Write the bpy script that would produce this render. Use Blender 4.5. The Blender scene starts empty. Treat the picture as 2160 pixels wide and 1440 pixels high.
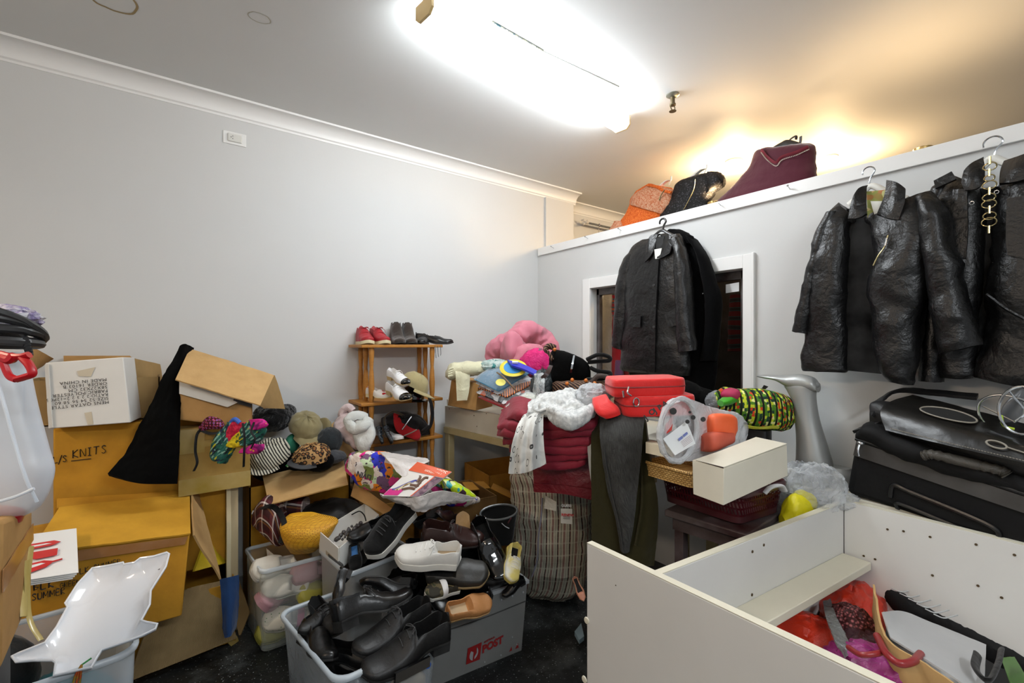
import bpy, bmesh, math, random
from mathutils import Vector, Matrix, noise
random.seed(7)
SC = bpy.context.scene
COL = SC.collection
V = Vector
CAM = V((0, 0, 1.45))
F = 964.0; CX = 1080.0; HY = 725.0
CC, SS = 0.8012, 0.5984          # left wall runs along +X, partition along Y
PX, PY = 2.6, 3.1                # partition plane, left wall plane
def ray(px, py):
    u = (px - CX) / F
    return V((CC * u + SS, -SS * u + CC, (HY - py) / F))
def P(px, py, d): return CAM + ray(px, py) * d
def onx(px, py, X): r = ray(px, py); return CAM + r * (X / r.x)
def ony(px, py, Y): r = ray(px, py); return CAM + r * (Y / r.y)
def onz(px, py, z): r = ray(px, py); return CAM + r * ((z - CAM.z) / r.z)
UP = V((0, 0, 1)); XA = V((1, 0, 0)); YA = V((0, 1, 0))
TOCAM = V((-SS, -CC, 0))

# ---------------------------------------------------------------- materials
def lin(c):
    c = c.lstrip('#')
    v = [int(c[i:i + 2], 16) / 255 for i in (0, 2, 4)]
    return tuple((x / 12.92 if x <= .04045 else ((x + .055) / 1.055) ** 2.4) for x in v) + (1,)
MATS = {}
class NB:
    """small node builder"""
    def __init__(s, name):
        s.m = bpy.data.materials.new(name); s.m.use_nodes = True
        s.t = s.m.node_tree; s.n = s.t.nodes; s.l = s.t.links
        s.b = s.n['Principled BSDF']; s.out = s.n['Material Output']
        s.tc = s.n.new('ShaderNodeTexCoord')
    def add(s, kind, **kw):
        n = s.n.new(kind)
        for k, v in kw.items():
            if hasattr(n, k): setattr(n, k, v)
        return n
    def link(s, a, b): s.l.new(a, b)
    def mapping(s, src='Object', scale=(1, 1, 1), rot=(0, 0, 0)):
        m = s.add('ShaderNodeMapping'); m.inputs['Scale'].default_value = scale; m.inputs['Rotation'].default_value = rot
        s.link(s.tc.outputs[src], m.inputs['Vector']); return m.outputs['Vector']
    def noise(s, vec, scale, detail=4, rough=.55, dist=0):
        n = s.add('ShaderNodeTexNoise'); n.inputs['Scale'].default_value = scale; n.inputs['Detail'].default_value = detail
        n.inputs['Roughness'].default_value = rough; n.inputs['Distortion'].default_value = dist
        s.link(vec, n.inputs['Vector']); return n
    def voro(s, vec, scale, feature='F1', rand=1):
        n = s.add('ShaderNodeTexVoronoi', feature=feature); n.inputs['Scale'].default_value = scale
        n.inputs['Randomness'].default_value = rand
        s.link(vec, n.inputs['Vector']); return n
    def wave(s, vec, scale, dist=0, typ='BANDS', dirn='X', prof='SIN'):
        n = s.add('ShaderNodeTexWave', wave_type=typ, bands_direction=dirn, wave_profile=prof)
        n.inputs['Scale'].default_value = scale; n.inputs['Distortion'].default_value = dist
        s.link(vec, n.inputs['Vector']); return n
    def ramp(s, fac, stops, interp='LINEAR'):
        r = s.add('ShaderNodeValToRGB'); cr = r.color_ramp; cr.interpolation = interp
        while len(cr.elements) > 1: cr.elements.remove(cr.elements[-1])
        cr.elements[0].position = stops[0][0]; cr.elements[0].color = lin(stops[0][1])
        for p, c in stops[1:]:
            e = cr.elements.new(p); e.color = lin(c)
        s.link(fac, r.inputs['Fac']); return r.outputs['Color']
    def mix(s, fac, a, b, blend='MIX'):
        m = s.add('ShaderNodeMix', data_type='RGBA', blend_type=blend)
        for i, x in ((0, fac), (6, a), (7, b)):
            if isinstance(x, str): m.inputs[i].default_value = lin(x)
            elif isinstance(x, (int, float)): m.inputs[i].default_value = x
            else: s.link(x, m.inputs[i])
        return m.outputs[2]
    def math(s, op, a, b=None):
        m = s.add('ShaderNodeMath', operation=op)
        for i, x in enumerate((a, b)):
            if x is None: continue
            if isinstance(x, (int, float)): m.inputs[i].default_value = x
            else: s.link(x, m.inputs[i])
        return m.outputs[0]
    def sep(s, vec):
        n = s.add('ShaderNodeSeparateXYZ'); s.link(vec, n.inputs[0]); return n.outputs
    def col(s, c):
        if isinstance(c, str): s.b.inputs['Base Color'].default_value = lin(c)
        else: s.link(c, s.b.inputs['Base Color'])
    def bump(s, h, strength=.3, dist=.01):
        b = s.add('ShaderNodeBump'); b.inputs['Strength'].default_value = strength; b.inputs['Distance'].default_value = dist
        s.link(h, b.inputs['Height']); s.link(b.outputs['Normal'], s.b.inputs['Normal'])
    def set(s, **kw):
        names = dict(rough='Roughness', metal='Metallic', spec='Specular IOR Level', coat='Coat Weight', sheen='Sheen Weight',
                     alpha='Alpha', trans='Transmission Weight', ior='IOR', subs='Subsurface Weight', coat_rough='Coat Roughness', aniso='Anisotropic')
        for k, v in kw.items(): s.b.inputs[names[k]].default_value = v
    def see_through(s, fac):
        """mix the surface with a transparent one"""
        t = s.add('ShaderNodeBsdfTransparent'); m = s.add('ShaderNodeMixShader')
        if isinstance(fac, (int, float)): m.inputs[0].default_value = fac
        else: s.link(fac, m.inputs[0])
        s.link(s.b.outputs[0], m.inputs[1]); s.link(t.outputs[0], m.inputs[2]); s.link(m.outputs[0], s.out.inputs['Surface'])

def mat(name, c, rough=.6, metal=0, spec=.5, var=.06, vscale=6, bump=.0, bscale=60, coat=0, sheen=0, dist=.005, subs=0):
    if name in MATS: return MATS[name]
    b = NB(name); v = b.mapping()
    if var:
        n = b.noise(v, vscale, 5)
        f = b.ramp(n.outputs['Fac'], [(.3, '#000000'), (.7, '#ffffff')])
        dark = b.mix(var, c, '#000000'); light = b.mix(var * .6, c, '#ffffff')
        b.col(b.mix(f, dark, light))
    else: b.col(c)
    b.set(rough=rough, metal=metal, spec=spec, coat=coat, sheen=sheen, subs=subs)
    if bump: b.bump(b.noise(v, bscale, 6).outputs['Fac'], bump, dist)
    MATS[name] = b.m; return b.m
def card(name, c, dark, rough=.8, corr=0):
    """corrugated card: faint flute lines, scuffs"""
    if name in MATS: return MATS[name]
    b = NB(name); v = b.mapping()
    n = b.noise(v, 9, 6, .6); n2 = b.noise(b.mapping(scale=(1, 1, .15)), 40, 3)
    f = b.ramp(n.outputs['Fac'], [(.35, '#000000'), (.75, '#ffffff')])
    c1 = b.mix(b.math('MULTIPLY', f, .55), c, dark)
    b.col(b.mix(b.math('MULTIPLY', n2.outputs['Fac'], .14), c1, dark))
    b.set(rough=rough, spec=.3)
    if corr: b.bump(b.wave(b.mapping('UV'), corr, .6).outputs['Fac'], .5, .004)
    else: b.bump(b.noise(v, 26, 5).outputs['Fac'], .12, .01)
    MATS[name] = b.m; return b.m
def leather(name, c, rough=.42, fold=14, s=.75, spec=.5):
    if name in MATS: return MATS[name]
    b = NB(name); v = b.mapping()
    n1 = b.noise(v, fold, 4, .55, .35); n2 = b.voro(v, 420); n3 = b.noise(v, fold * 3.2, 4, .6, .2)
    r1 = b.math('ABSOLUTE', b.math('SUBTRACT', n1.outputs['Fac'], .5)); r3 = b.math('ABSOLUTE', b.math('SUBTRACT', n3.outputs['Fac'], .5))
    h = b.math('ADD', b.math('MULTIPLY', r1, 1.6), b.math('ADD', b.math('MULTIPLY', n2.outputs['Distance'], .03), b.math('MULTIPLY', r3, .5)))
    b.bump(h, s, .02)
    b.col(b.mix(b.math('MULTIPLY', n1.outputs['Fac'], .5), c, b.mix(.012, c, '#ffffff')))
    b.set(rough=rough, spec=spec); MATS[name] = b.m; return b.m
def cloth(name, c, rough=.9, weave=700, fold=10, s=.35, sheen=.2, spec=.2):
    if name in MATS: return MATS[name]
    b = NB(name); v = b.mapping()
    n1 = b.noise(v, fold, 4, .5, .8); n2 = b.noise(v, weave, 2)
    h = b.math('ADD', n1.outputs['Fac'], b.math('MULTIPLY', n2.outputs['Fac'], .07))
    b.bump(h, s, .02); b.col(b.mix(b.math('MULTIPLY', n2.outputs['Fac'], .25), c, b.mix(.35, c, '#000000')))
    b.set(rough=rough, spec=spec, sheen=sheen); MATS[name] = b.m; return b.m
def plastic(name, c, clear, rough=.25, bump=0, bscale=20, sheeny=0):
    """see-through film or moulded plastic; clear = share let straight through"""
    if name in MATS: return MATS[name]
    b = NB(name); b.col(c); b.set(rough=rough, spec=.6)
    lw = b.add('ShaderNodeLayerWeight'); lw.inputs['Blend'].default_value = .35
    f = b.math('SUBTRACT', clear, b.math('MULTIPLY', lw.outputs['Facing'], clear * .7))
    if bump: b.bump(b.noise(b.mapping(), bscale, 5, .6, 1.5).outputs['Fac'], bump, .03)
    b.see_through(f); MATS[name] = b.m; return b.m
def pattern(name, fn, rough=.8, bump=.25, bscale=14, spec=.3, src='UV', sheen=0):
    if name in MATS: return MATS[name]
    b = NB(name); v = b.mapping(src); b.col(fn(b, v)); b.set(rough=rough, spec=spec, sheen=sheen)
    if bump: b.bump(b.noise(b.mapping(), bscale, 5, .6, 1).outputs['Fac'], bump, .02)
    MATS[name] = b.m; return b.m
def glow(name, c, strength):
    if name in MATS: return MATS[name]
    b = NB(name); b.col(c); b.b.inputs['Emission Color'].default_value = lin(c); b.b.inputs['Emission Strength'].default_value = strength
    MATS[name] = b.m; return b.m

# ---------------------------------------------------------------- meshes
class MB:
    def __init__(s): s.v = []; s.f = []; s.uv = []      # uv per vertex
    def vert(s, p, uv=(0, 0)): s.v.append(V(p)); s.uv.append(uv); return len(s.v) - 1
    def box(s, o, ex, ey, ez):
        o, ex, ey, ez = V(o), V(ex), V(ey), V(ez); b = len(s.v)
        lx, ly, lz = ex.length, ey.length, ez.length
        for k in (0, 1):
            for j in (0, 1):
                for i in (0, 1): s.vert(o + ex * i + ey * j + ez * k, (i * lx + j * ly, k * lz + j * ly))
        fs = [(0, 2, 3, 1), (4, 5, 7, 6), (0, 1, 5, 4), (2, 6, 7, 3), (0, 4, 6, 2), (1, 3, 7, 5)]
        if ex.cross(ey).dot(ez) < 0: fs = [f[::-1] for f in fs]
        s.f += [tuple(b + i for i in f) for f in fs]; return s
    def bx(s, x0, x1, y0, y1, z0, z1): return s.box((x0, y0, z0), (x1 - x0, 0, 0), (0, y1 - y0, 0), (0, 0, z1 - z0))
    def hexa(s, c):
        """8 corners: bottom 4 going round, top 4 going round"""
        b = len(s.v)
        for i, p in enumerate(c): s.vert(p, ((V(p) - V(c[0])).length, V(p).z))
        s.f += [tuple(b + i for i in f) for f in ((3, 2, 1, 0), (4, 5, 6, 7), (0, 1, 5, 4), (1, 2, 6, 5), (2, 3, 7, 6), (3, 0, 4, 7))]; return s
    def grid(s, rows, close=False, uvs=None):
        b = len(s.v); n = len(rows[0]); m = len(rows)
        vv = 0
        for j, r in enumerate(rows):
            if j: vv += sum((V(r[i]) - V(rows[j - 1][i])).length for i in range(n)) / n
            uu = 0
            for i, p in enumerate(r):
                if i: uu += (V(p) - V(r[i - 1])).length
                s.vert(p, uvs[j][i] if uvs else (uu, vv))
        for j in range(m - 1):
            for i in range(n if close else n - 1):
                i2 = (i + 1) % n
                s.f.append((b + j * n + i, b + j * n + i2, b + (j + 1) * n + i2, b + (j + 1) * n + i))
        return b
    def fan(s, idx, flip=False): s.f.append(tuple(idx[::-1] if flip else idx))
    def loft(s, secs, n=20, m=0, e=2.0, caps=True):
        """secs: (centre, half axis a, half axis b) rings, smoothed through m rows"""
        secs = [(V(c), V(a), V(b)) for c, a, b in secs]
        if m: secs = [tuple(cr([q[k] for q in secs], t * (len(secs) - 1) / (m - 1)) for k in range(3)) for t in range(m)]
        rows = []
        for c, a, bb in secs:
            r = []
            for i in range(n):
                t = 2 * math.pi * i / n; ct, st = math.cos(t), math.sin(t)
                r.append(c + a * math.copysign(abs(ct) ** (2 / e), ct) + bb * math.copysign(abs(st) ** (2 / e), st))
            rows.append(r)
        b = s.grid(rows, True)
        if caps:
            s.fan([b + i for i in range(n)], True); s.fan([b + (len(rows) - 1) * n + i for i in range(n)])
        return s
    def tube(s, pts, r, n=8, m=0, taper=None, flat=1.0, closed=False):
        pts = [V(p) for p in pts]
        if m: pts = [cr(pts, t * (len(pts) - 1) / (m - 1)) for t in range(m)]
        k = len(pts); rows = []; up = None
        for i, p in enumerate(pts):
            t = (pts[min(i + 1, k - 1)] - pts[max(i - 1, 0)])
            if closed: t = pts[(i + 1) % k] - pts[(i - 1) % k]
            t = t.normalized() if t.length > 1e-9 else V((0, 0, 1))
            if up is None: up = t.orthogonal().normalized()
            up = (up - t * up.dot(t)); up = up.normalized() if up.length > 1e-6 else t.orthogonal().normalized()
            sd = t.cross(up); rr = r if taper is None else r * taper(i / (k - 1))
            rows.append([p + up * math.cos(2 * math.pi * q / n) * rr + sd * math.sin(2 * math.pi * q / n) * rr * flat for q in range(n)])
        if closed: rows.append(rows[0])
        b = s.grid(rows, True)
        if not closed:
            s.fan([b + i for i in range(n)], True); s.fan([b + (len(rows) - 1) * n + i for i in range(n)])
        return s
    def lathe(s, o, axis, prof, n=20):
        """prof: (radius, height along axis)"""
        o, ax = V(o), V(axis).normalized(); a = ax.orthogonal().normalized(); c = ax.cross(a)
        rows = [[o + ax * h + a * r * math.cos(2 * math.pi * i / n) + c * r * math.sin(2 * math.pi * i / n) for i in range(n)] for r, h in prof]
        b = s.grid(rows, True); s.fan([b + i for i in range(n)], True); s.fan([b + (len(rows) - 1) * n + i for i in range(n)])
        return s
    def sheet(s, rows, nu=24, nv=24, th=.004, wr=0, wf=8, seed=0, smooth=True, loop=False):
        """a sheet through a grid of control points, with thickness; wr = height of folds"""
        rows = [[V(p) for p in r] for r in rows]; m = len(rows); g = []
        fu = cr if smooth else pl
        for j in range(nv + 1):
            t = j * (m - 1) / nv
            base = [fu([rows[q][i] for q in range(m)], t) for i in range(len(rows[0]))]
            g.append([fu(base, i * (len(base) - 1) / nu) for i in range(nu + 1)])
        def nrm(j, i):
            du = g[j][min(i + 1, nu)] - g[j][max(i - 1, 0)]; dv = g[min(j + 1, nv)][i] - g[max(j - 1, 0)][i]
            q = du.cross(dv); return q.normalized() if q.length > 1e-12 else V((0, 0, 1))
        N = [[nrm(j, i) for i in range(nu + 1)] for j in range(nv + 1)]
        if wr:
            g = [[g[j][i] + N[j][i] * wr * ridg(g[j][i] * wf + V((seed * 7.3, seed * 3.1, seed))) for i in range(nu + 1)] for j in range(nv + 1)]
        h = th / 2
        A = [[g[j][i] + N[j][i] * h for i in range(nu + 1)] for j in range(nv + 1)]
        B = [[g[j][i] - N[j][i] * h for i in range(nu + 1)] for j in range(nv + 1)]
        a = s.grid(A); b0 = len(s.f); uvA = s.uv[a:]
        c = s.grid(B); s.uv[c:] = uvA
        for q in range(b0, len(s.f)): s.f[q] = s.f[q][::-1]
        w = nu + 1; bd = [i for i in range(w)] + [j * w + nu for j in range(1, nv + 1)] + [nv * w + i for i in range(nu - 1, -1, -1)] + [j * w for j in range(nv - 1, 0, -1)]
        for q in range(len(bd)):
            x, y = bd[q], bd[(q + 1) % len(bd)]; s.f.append((a + y, a + x, c + x, c + y))
        return s
    def blob(s, c, a, b, d, n=36, m=24, wr=.15, wf=3, seed=0, e=2.0):
        """crumpled heap with half axes a, b, d"""
        c, a, b, d = V(c), V(a), V(b), V(d); rows = []
        for j in range(m + 1):
            ph = math.pi * (j / m - .5); r = []
            for i in range(n):
                t = 2 * math.pi * i / n
                q = V((math.cos(ph) * math.cos(t), math.cos(ph) * math.sin(t), math.sin(ph)))
                k = 1 + wr * ridg(q * wf + V((seed * 5.1, seed, seed * 2.7)))
                w = V([math.copysign(abs(x) ** (2 / e), x) for x in q]) * k
                r.append(c + a * w.x + b * w.y + d * w.z)
            rows.append(r)
        s.grid(rows, True); return s
    def prism(s, poly, ext):
        """outline polygon extruded by a vector"""
        poly = [V(p) for p in poly]; ext = V(ext); n = len(poly); b = len(s.v)
        o = poly[0]
        for p in poly: s.vert(p, ((p - o).length, p.z))
        for p in poly: s.vert(p + ext, ((p - o).length, p.z))
        s.f.append(tuple(range(b + n - 1, b - 1, -1))); s.f.append(tuple(range(b + n, b + 2 * n)))
        for i in range(n): s.f.append((b + i, b + (i + 1) % n, b + n + (i + 1) % n, b + n + i))
        return s
    def text(s, body, o, ux, uy, size=1, ext=.0006, bold=0, shear=0, centre=False, spacing=1, line=1):
        """lettering with its baseline at o running along ux, letters rising along uy"""
        c = bpy.data.curves.new('t', 'FONT'); c.body = body; c.size = size; c.offset = bold; c.shear = shear
        c.space_character = spacing; c.space_line = line; c.resolution_u = 3
        if centre: c.align_x = 'CENTER'
        ob = bpy.data.objects.new('t', c); COL.objects.link(ob)
        me = bpy.data.meshes.new_from_object(ob)
        ux, uy = V(ux).normalized(), V(uy); uy = (uy - ux * uy.dot(ux)).normalized(); uz = ux.cross(uy)
        b = len(s.v); n = len(me.vertices)
        for k in (0, 1):
            for q in me.vertices: s.vert(V(o) + ux * q.co.x + uy * q.co.y + uz * ext * k)
        cnt = {}
        for p in me.polygons:
            vs = list(p.vertices); s.f.append(tuple(b + n + i for i in vs)); s.f.append(tuple(b + i for i in vs[::-1]))
            for i in range(len(vs)):
                ed = (vs[i], vs[(i + 1) % len(vs)]); cnt[ed] = cnt.get(ed, 0) + 1
        for (x, y) in cnt:
            if (y, x) not in cnt: s.f.append((b + x, b + y, b + n + y, b + n + x))
        bpy.data.objects.remove(ob); bpy.data.meshes.remove(me); bpy.data.curves.remove(c); return s

def cr(p, t):
    k = len(p) - 1
    if k <= 0: return p[0].copy()
    i = min(int(t), k - 1); f = t - i
    a, b = p[i], p[i + 1]; z = p[i - 1] if i > 0 else a * 2 - b; w = p[i + 2] if i + 2 <= k else b * 2 - a
    return .5 * ((2 * a) + (b - z) * f + (2 * z - 5 * a + 4 * b - w) * f * f + (3 * a - z - 3 * b + w) * f ** 3)
def pl(p, t):
    i = min(int(t), len(p) - 2); f = t - i
    return p[i].lerp(p[i + 1], f)
def ridg(q):
    a = 1 - 2 * abs(noise.noise(q)); b = 1 - 2 * abs(noise.noise(q * 2.1 + V((9, 3, 5)))); c = noise.noise(q * 5)
    return a * .55 + b * .3 + c * .25

def obj(name, mb, m, parent=None, smooth=40, bevel=0, wr=0, wf=10, seed=0, label=None, sub=0, bseg=2, local=False):
    """one mesh object; with a parent its points are world points unless local"""
    me = bpy.data.meshes.new(name); off = V((0, 0, 0))
    if parent is not None and not local: off = world_loc(parent)
    elif parent is None:
        lo = V([min(q[i] for q in mb.v) for i in range(3)]); hi = V([max(q[i] for q in mb.v) for i in range(3)])
        off = V(((lo.x + hi.x) / 2, (lo.y + hi.y) / 2, lo.z))
    me.from_pydata([q - off for q in mb.v], [], mb.f)
    uvl = me.uv_layers.new(name='UVMap')
    for lp in me.loops: uvl.data[lp.index].uv = mb.uv[lp.vertex_index]
    bm = bmesh.new(); bm.from_mesh(me); bmesh.ops.recalc_face_normals(bm, faces=bm.faces)
    if wr:
        bm.normal_update()
        dsp = [(q, q.normal * wr * ridg((q.co + off) * wf + V((seed * 3.7, seed * 1.9, seed)))) for q in bm.verts]
        for q, dd in dsp: q.co += dd
    bm.to_mesh(me); bm.free()
    if smooth:
        for p in me.polygons: p.use_smooth = True
        me.set_sharp_from_angle(angle=math.radians(smooth))
    me.materials.append(m)
    o = bpy.data.objects.new(name, me); COL.objects.link(o)
    if parent is not None: o.parent = parent
    else: o.location = off
    if bevel:
        md = o.modifiers.new('bevel', 'BEVEL'); md.width = bevel; md.segments = bseg; md.limit_method = 'ANGLE'; md.angle_limit = .6
    if sub:
        md = o.modifiers.new('sub', 'SUBSURF'); md.levels = sub; md.render_levels = sub
    if label: o['label'] = label
    return o
def world_loc(o):
    p = V((0, 0, 0))
    while o is not None: p = p + o.location; o = o.parent
    return p
def tag(o, label, cat, group=None, kind=None):
    if label: o['label'] = label
    if cat: o['category'] = cat
    if group: o['group'] = group
    if kind: o['kind'] = kind
    return o
def thing(name, label, cat, loc, group=None):
    o = bpy.data.objects.new(name, None); COL.objects.link(o); o.empty_display_size = .05
    o.location = loc; return tag(o, label, cat, group)
def single(name, mb, m, label, cat, group=None, **kw):
    return tag(obj(name, mb, m, None, **kw), label, cat, group)
def struct(name, mb, m, **kw):
    o = obj(name, mb, m, None, **kw); o['kind'] = 'structure'; return o
# ================================================================ setting
ZC = 2.85; ZT = 2.285
def wallpaint(name, c):
    b = NB(name); v = b.mapping(); n = b.noise(v, 1.3, 4); f = b.ramp(n.outputs['Fac'], [(.35, '#000000'), (.7, '#ffffff')])
    b.col(b.mix(b.math('MULTIPLY', f, .05), c, '#8f8a80')); b.set(rough=.62, spec=.35); b.bump(b.noise(v, 90, 3).outputs['Fac'], .04, .005); return b.m
WALL = wallpaint('wall_paint', '#cccdcc'); CEIL = wallpaint('ceiling_paint', '#dedfdd'); TRIM = mat('trim_paint', '#e6e6e4', .4, var=.02)
b = NB('floor_dusty'); v = b.mapping()
n = b.noise(v, 5, 8, .7); sp = b.voro(v, 75); sp2 = b.noise(v, 130, 3, .8); msk = b.noise(v, 3.5, 5, .7)
dust = b.ramp(msk.outputs['Fac'], [(.5, '#000000'), (.68, '#ffffff')])
speck = b.ramp(sp.outputs['Distance'], [(.10, '#ffffff'), (.2, '#000000')])
sf = b.math('MULTIPLY', speck, b.math('GREATER_THAN', sp2.outputs['Fac'], .50))
base = b.mix(b.math('MULTIPLY', n.outputs['Fac'], .5), '#0c0e0d', '#23272a')
base = b.mix(b.math('MULTIPLY', dust, b.math('MULTIPLY', sp2.outputs['Fac'], .42)), base, '#8a9090')
b.col(b.mix(b.math('MULTIPLY', sf, .85), base, '#c2c8c8')); b.set(rough=.38); b.bump(n.outputs['Fac'], .3, .03); FLOOR = b.m
struct('floor', MB().bx(-3.2, 6.2, -3.2, 3.5, -.06, 0), FLOOR)
struct('ceiling', MB().bx(-3.2, 6.2, -3.2, 3.5, ZC, ZC + .08), CEIL)
struct('wall_left', MB().bx(-3.2, 3.02, PY, PY + .3, 0, ZC), WALL)
struct('wall_far', MB().bx(3.02, 6.2, PY + .21, PY + .3, 0, ZC), WALL)
struct('wall_end', MB().bx(6.1, 6.2, -3.2, PY + .21, 0, ZC), WALL)
# shallow pier where the partition meets the left wall
struct('trim_1', MB().bx(2.68, 3.02, PY - .018, PY, 0, 2.76), WALL)
def cove(name, x0, x1, yw):
    prof = [(0, 2.757), (-.003, 2.757), (-.005, 2.768), (-.012, 2.775)] + [(-.012 - .066 * (1 - math.cos(t * math.pi / 2 / 6)), 2.775 + .062 * math.sin(t * math.pi / 2 / 6)) for t in range(1, 7)] + [(-.09, 2.838), (-.09, ZC), (0, ZC)]
    m = MB(); m.prism([(x0, yw + a, z) for a, z in prof], (x1 - x0, 0, 0)); struct(name, m, TRIM, smooth=30)
cove('trim_2', -3.2, 3.06, PY); cove('trim_3', 3.04, 6.1, PY + .21)
# partition with its opening
oy0, oy1, oz0, oz1 = 1.286, 2.461, .95, 1.877
m = MB(); m.bx(PX, PX + .1, oy1, PY, 0, ZT); m.bx(PX, PX + .1, -3.2, oy0, 0, ZT); m.bx(PX, PX + .1, oy0, oy1, oz1, ZT); m.bx(PX, PX + .1, oy0, oy1, 0, oz0)
struct('wall_right', m, WALL)
struct('trim_4', MB().bx(PX - .018, PX + .12, -3.2, PY - .02, 2.222, ZT + .003), TRIM, bevel=.002)
t = MB(); a = .075
t.bx(PX - .018, PX, oy1, oy1 + a, oz0 - a, oz1 + a); t.bx(PX - .018, PX, oy0 - a * .7, oy0, oz0 - a, oz1 + a)
t.bx(PX - .018, PX, oy0, oy1, oz1, oz1 + a); t.bx(PX - .018, PX, oy0, oy1, oz0 - a, oz0)
t.bx(PX - .026, PX, oy0 - a * .7 - .012, oy0 - a * .7, oz0 - a, oz1 + a + .004)
struct('trim_5', t, TRIM, bevel=.002)
DARKWOOD = mat('dark_window_timber', '#241512', .35, var=.2)
w = tag(bpy.data.objects.new('window_1', None), None, None, kind='structure'); COL.objects.link(w); w.location = (PX + .08, (oy0 + oy1) / 2, oz0)
f = MB(); x0, x1 = PX + .06, PX + .1
f.bx(x0, x1, oy1 - .028, oy1, oz0, oz1); f.bx(x0, x1, oy0, oy0 + .05, oz0, oz1); f.bx(x0, x1, oy0, oy1, oz1 - .05, oz1); f.bx(x0, x1, oy0, oy1, oz0, oz0 + .05)
obj('window_frame', f, DARKWOOD, w, bevel=.003)
b = NB('window_glass'); b.col('#050606'); b.set(rough=.03, spec=.8); b.see_through(.86); GLASS = b.m
obj('window_pane', MB().bx(PX + .078, PX + .084, oy0 + .05, oy1 - .028, oz0 + .05, oz1 - .05), GLASS, w)
# ceiling patches
STAIN = pattern('water_stain', lambda b, v: b.ramp(b.math('ADD', b.noise(v, 3, 4).outputs['Fac'], b.math('MULTIPLY', b.sep(v)[1], 0)), [(.3, '#c9b896'), (.7, '#d8cdb4')]), .8, 0, src='Object')
def stain(px, py, rx, ry, c, seed):
    o = onz(px, py, ZC - .001); pts = []
    for i in range(40):
        t = 2 * math.pi * i / 40; k = 1 + .12 * noise.noise(V((math.cos(t) * 2, math.sin(t) * 2, seed)))
        pts.append(o + V((math.cos(t) * rx * k, math.sin(t) * ry * k, 0)))
    m = MB(); rows = [[o + (p - o) * .9 for p in pts] , pts]; m.grid([r + [r[0]] for r in rows]); return m
struct('trim_6', stain(235, -5, .085, .095, '', 1), mat('water_stain_ring', '#a8905c', .8, var=.2))
struct('trim_7', stain(547, 38, .045, .035, '', 4), mat('water_stain_faint', '#b9b6a4', .8, var=.05))

# camera and light
cd = bpy.data.cameras.new('camera'); cam = bpy.data.objects.new('camera', cd); COL.objects.link(cam); SC.camera = cam
cd.sensor_width = 36; cd.lens = F * 36 / 2160; cd.shift_y = 5 / 2160; cd.clip_start = .02
cam.location = CAM; cam.rotation_euler = (math.pi / 2, 0, -math.atan2(SS, CC))
wd = bpy.data.worlds.new('world'); SC.world = wd; wd.use_nodes = True
wd.node_tree.nodes['Background'].inputs[0].default_value = (.93, .97, 1, 1); wd.node_tree.nodes['Background'].inputs[1].default_value = .38
SC.view_settings.view_transform = 'Standard'; SC.view_settings.look = 'None'; SC.view_settings.exposure = .28; SC.view_settings.gamma = 1
SC.view_settings.use_curve_mapping = False
SC.cycles.max_bounces = 8; SC.cycles.transparent_max_bounces = 16; SC.cycles.caustics_reflective = False; SC.cycles.caustics_refractive = False
SC.cycles.use_denoising = True; SC.cycles.sample_clamp_indirect = 6

# fluorescent batten on the ceiling: two end caps, prismatic diffuser
def batten(A, B, label, strength, drop=0, tint='#f4faff'):
    A, B = V(A), V(B); A.z = B.z = ZC - drop; ex = (B - A).normalized(); ey = UP.cross(ex)
    t = thing('fluorescent_light', label, 'light', A.lerp(B, .5) - V((0, 0, .1)))
    for q in ((.15, .85) if drop else ()): obj('suspension_rod', MB().tube([A.lerp(B, q), A.lerp(B, q) + UP * drop], .006, 8), mat('batten_white', '#e9e9e6', .4), t)
    obj('mounting_tray', MB().box(A + ex * .02 - ey * .04 - UP * .03, ex * ((B - A).length - .04), ey * .08, UP * .03), mat('batten_white', '#e9e9e6', .4), t)
    prof = [(-.055, -.03), (-.056, -.08), (-.035, -.1), (.035, -.1), (.056, -.08), (.055, -.03)]
    d = MB(); d.prism([A + ex * .012 + ey * a + UP * z for a, z in prof], (B - A) - ex * .024)
    obj('diffuser', d, glow('tube_glow_%d' % strength, tint, strength), t)
    for q in (A, B - ex * .012):
        d = MB(); d.prism([q + ey * a * 1.05 + UP * z * 1.04 for a, z in prof], ex * .012)
        obj('end_cap', d, mat('yellowed_cap', '#d9bf86', .5), t)
batten(onz(893, 15, ZC - .06), onz(1312, 262, ZC - .06), 'white fluorescent batten light on the ceiling above the room', 40)
# peeled conduit scar along the ceiling
a = onz(1035, 45, ZC); c = onz(1145, 108, ZC); e = onz(1305, 183, ZC)
sc_ = thing('ceiling_conduit', 'thin painted cable run with peeled dark section beside the ceiling light', 'cable', a.lerp(e, .5) - V((0, 0, .012)))
m = MB(); m.tube([a, c], .012, 8, 10, flat=.5)
obj('peeled_section', m, pattern('peeled_paint', lambda b, v: b.ramp(b.noise(v, 14, 6, .7).outputs['Fac'], [(.42, '#24424a'), (.5, '#c9c8b4'), (.55, '#2c3f4c'), (.62, '#d6d6ce')]), .7, .4, src='Object'), sc_)
m = MB(); m.tube([c, e], .005, 8, 8); obj('cable_cover', m, mat('conduit_white', '#cfd3cc', .6), sc_)
m = MB(); m.tube([c, c + V((.0, .0, -.06))], .003, 6); obj('loose_wire', m, mat('wire_grey', '#8a8f8c', .5), sc_)
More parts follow.
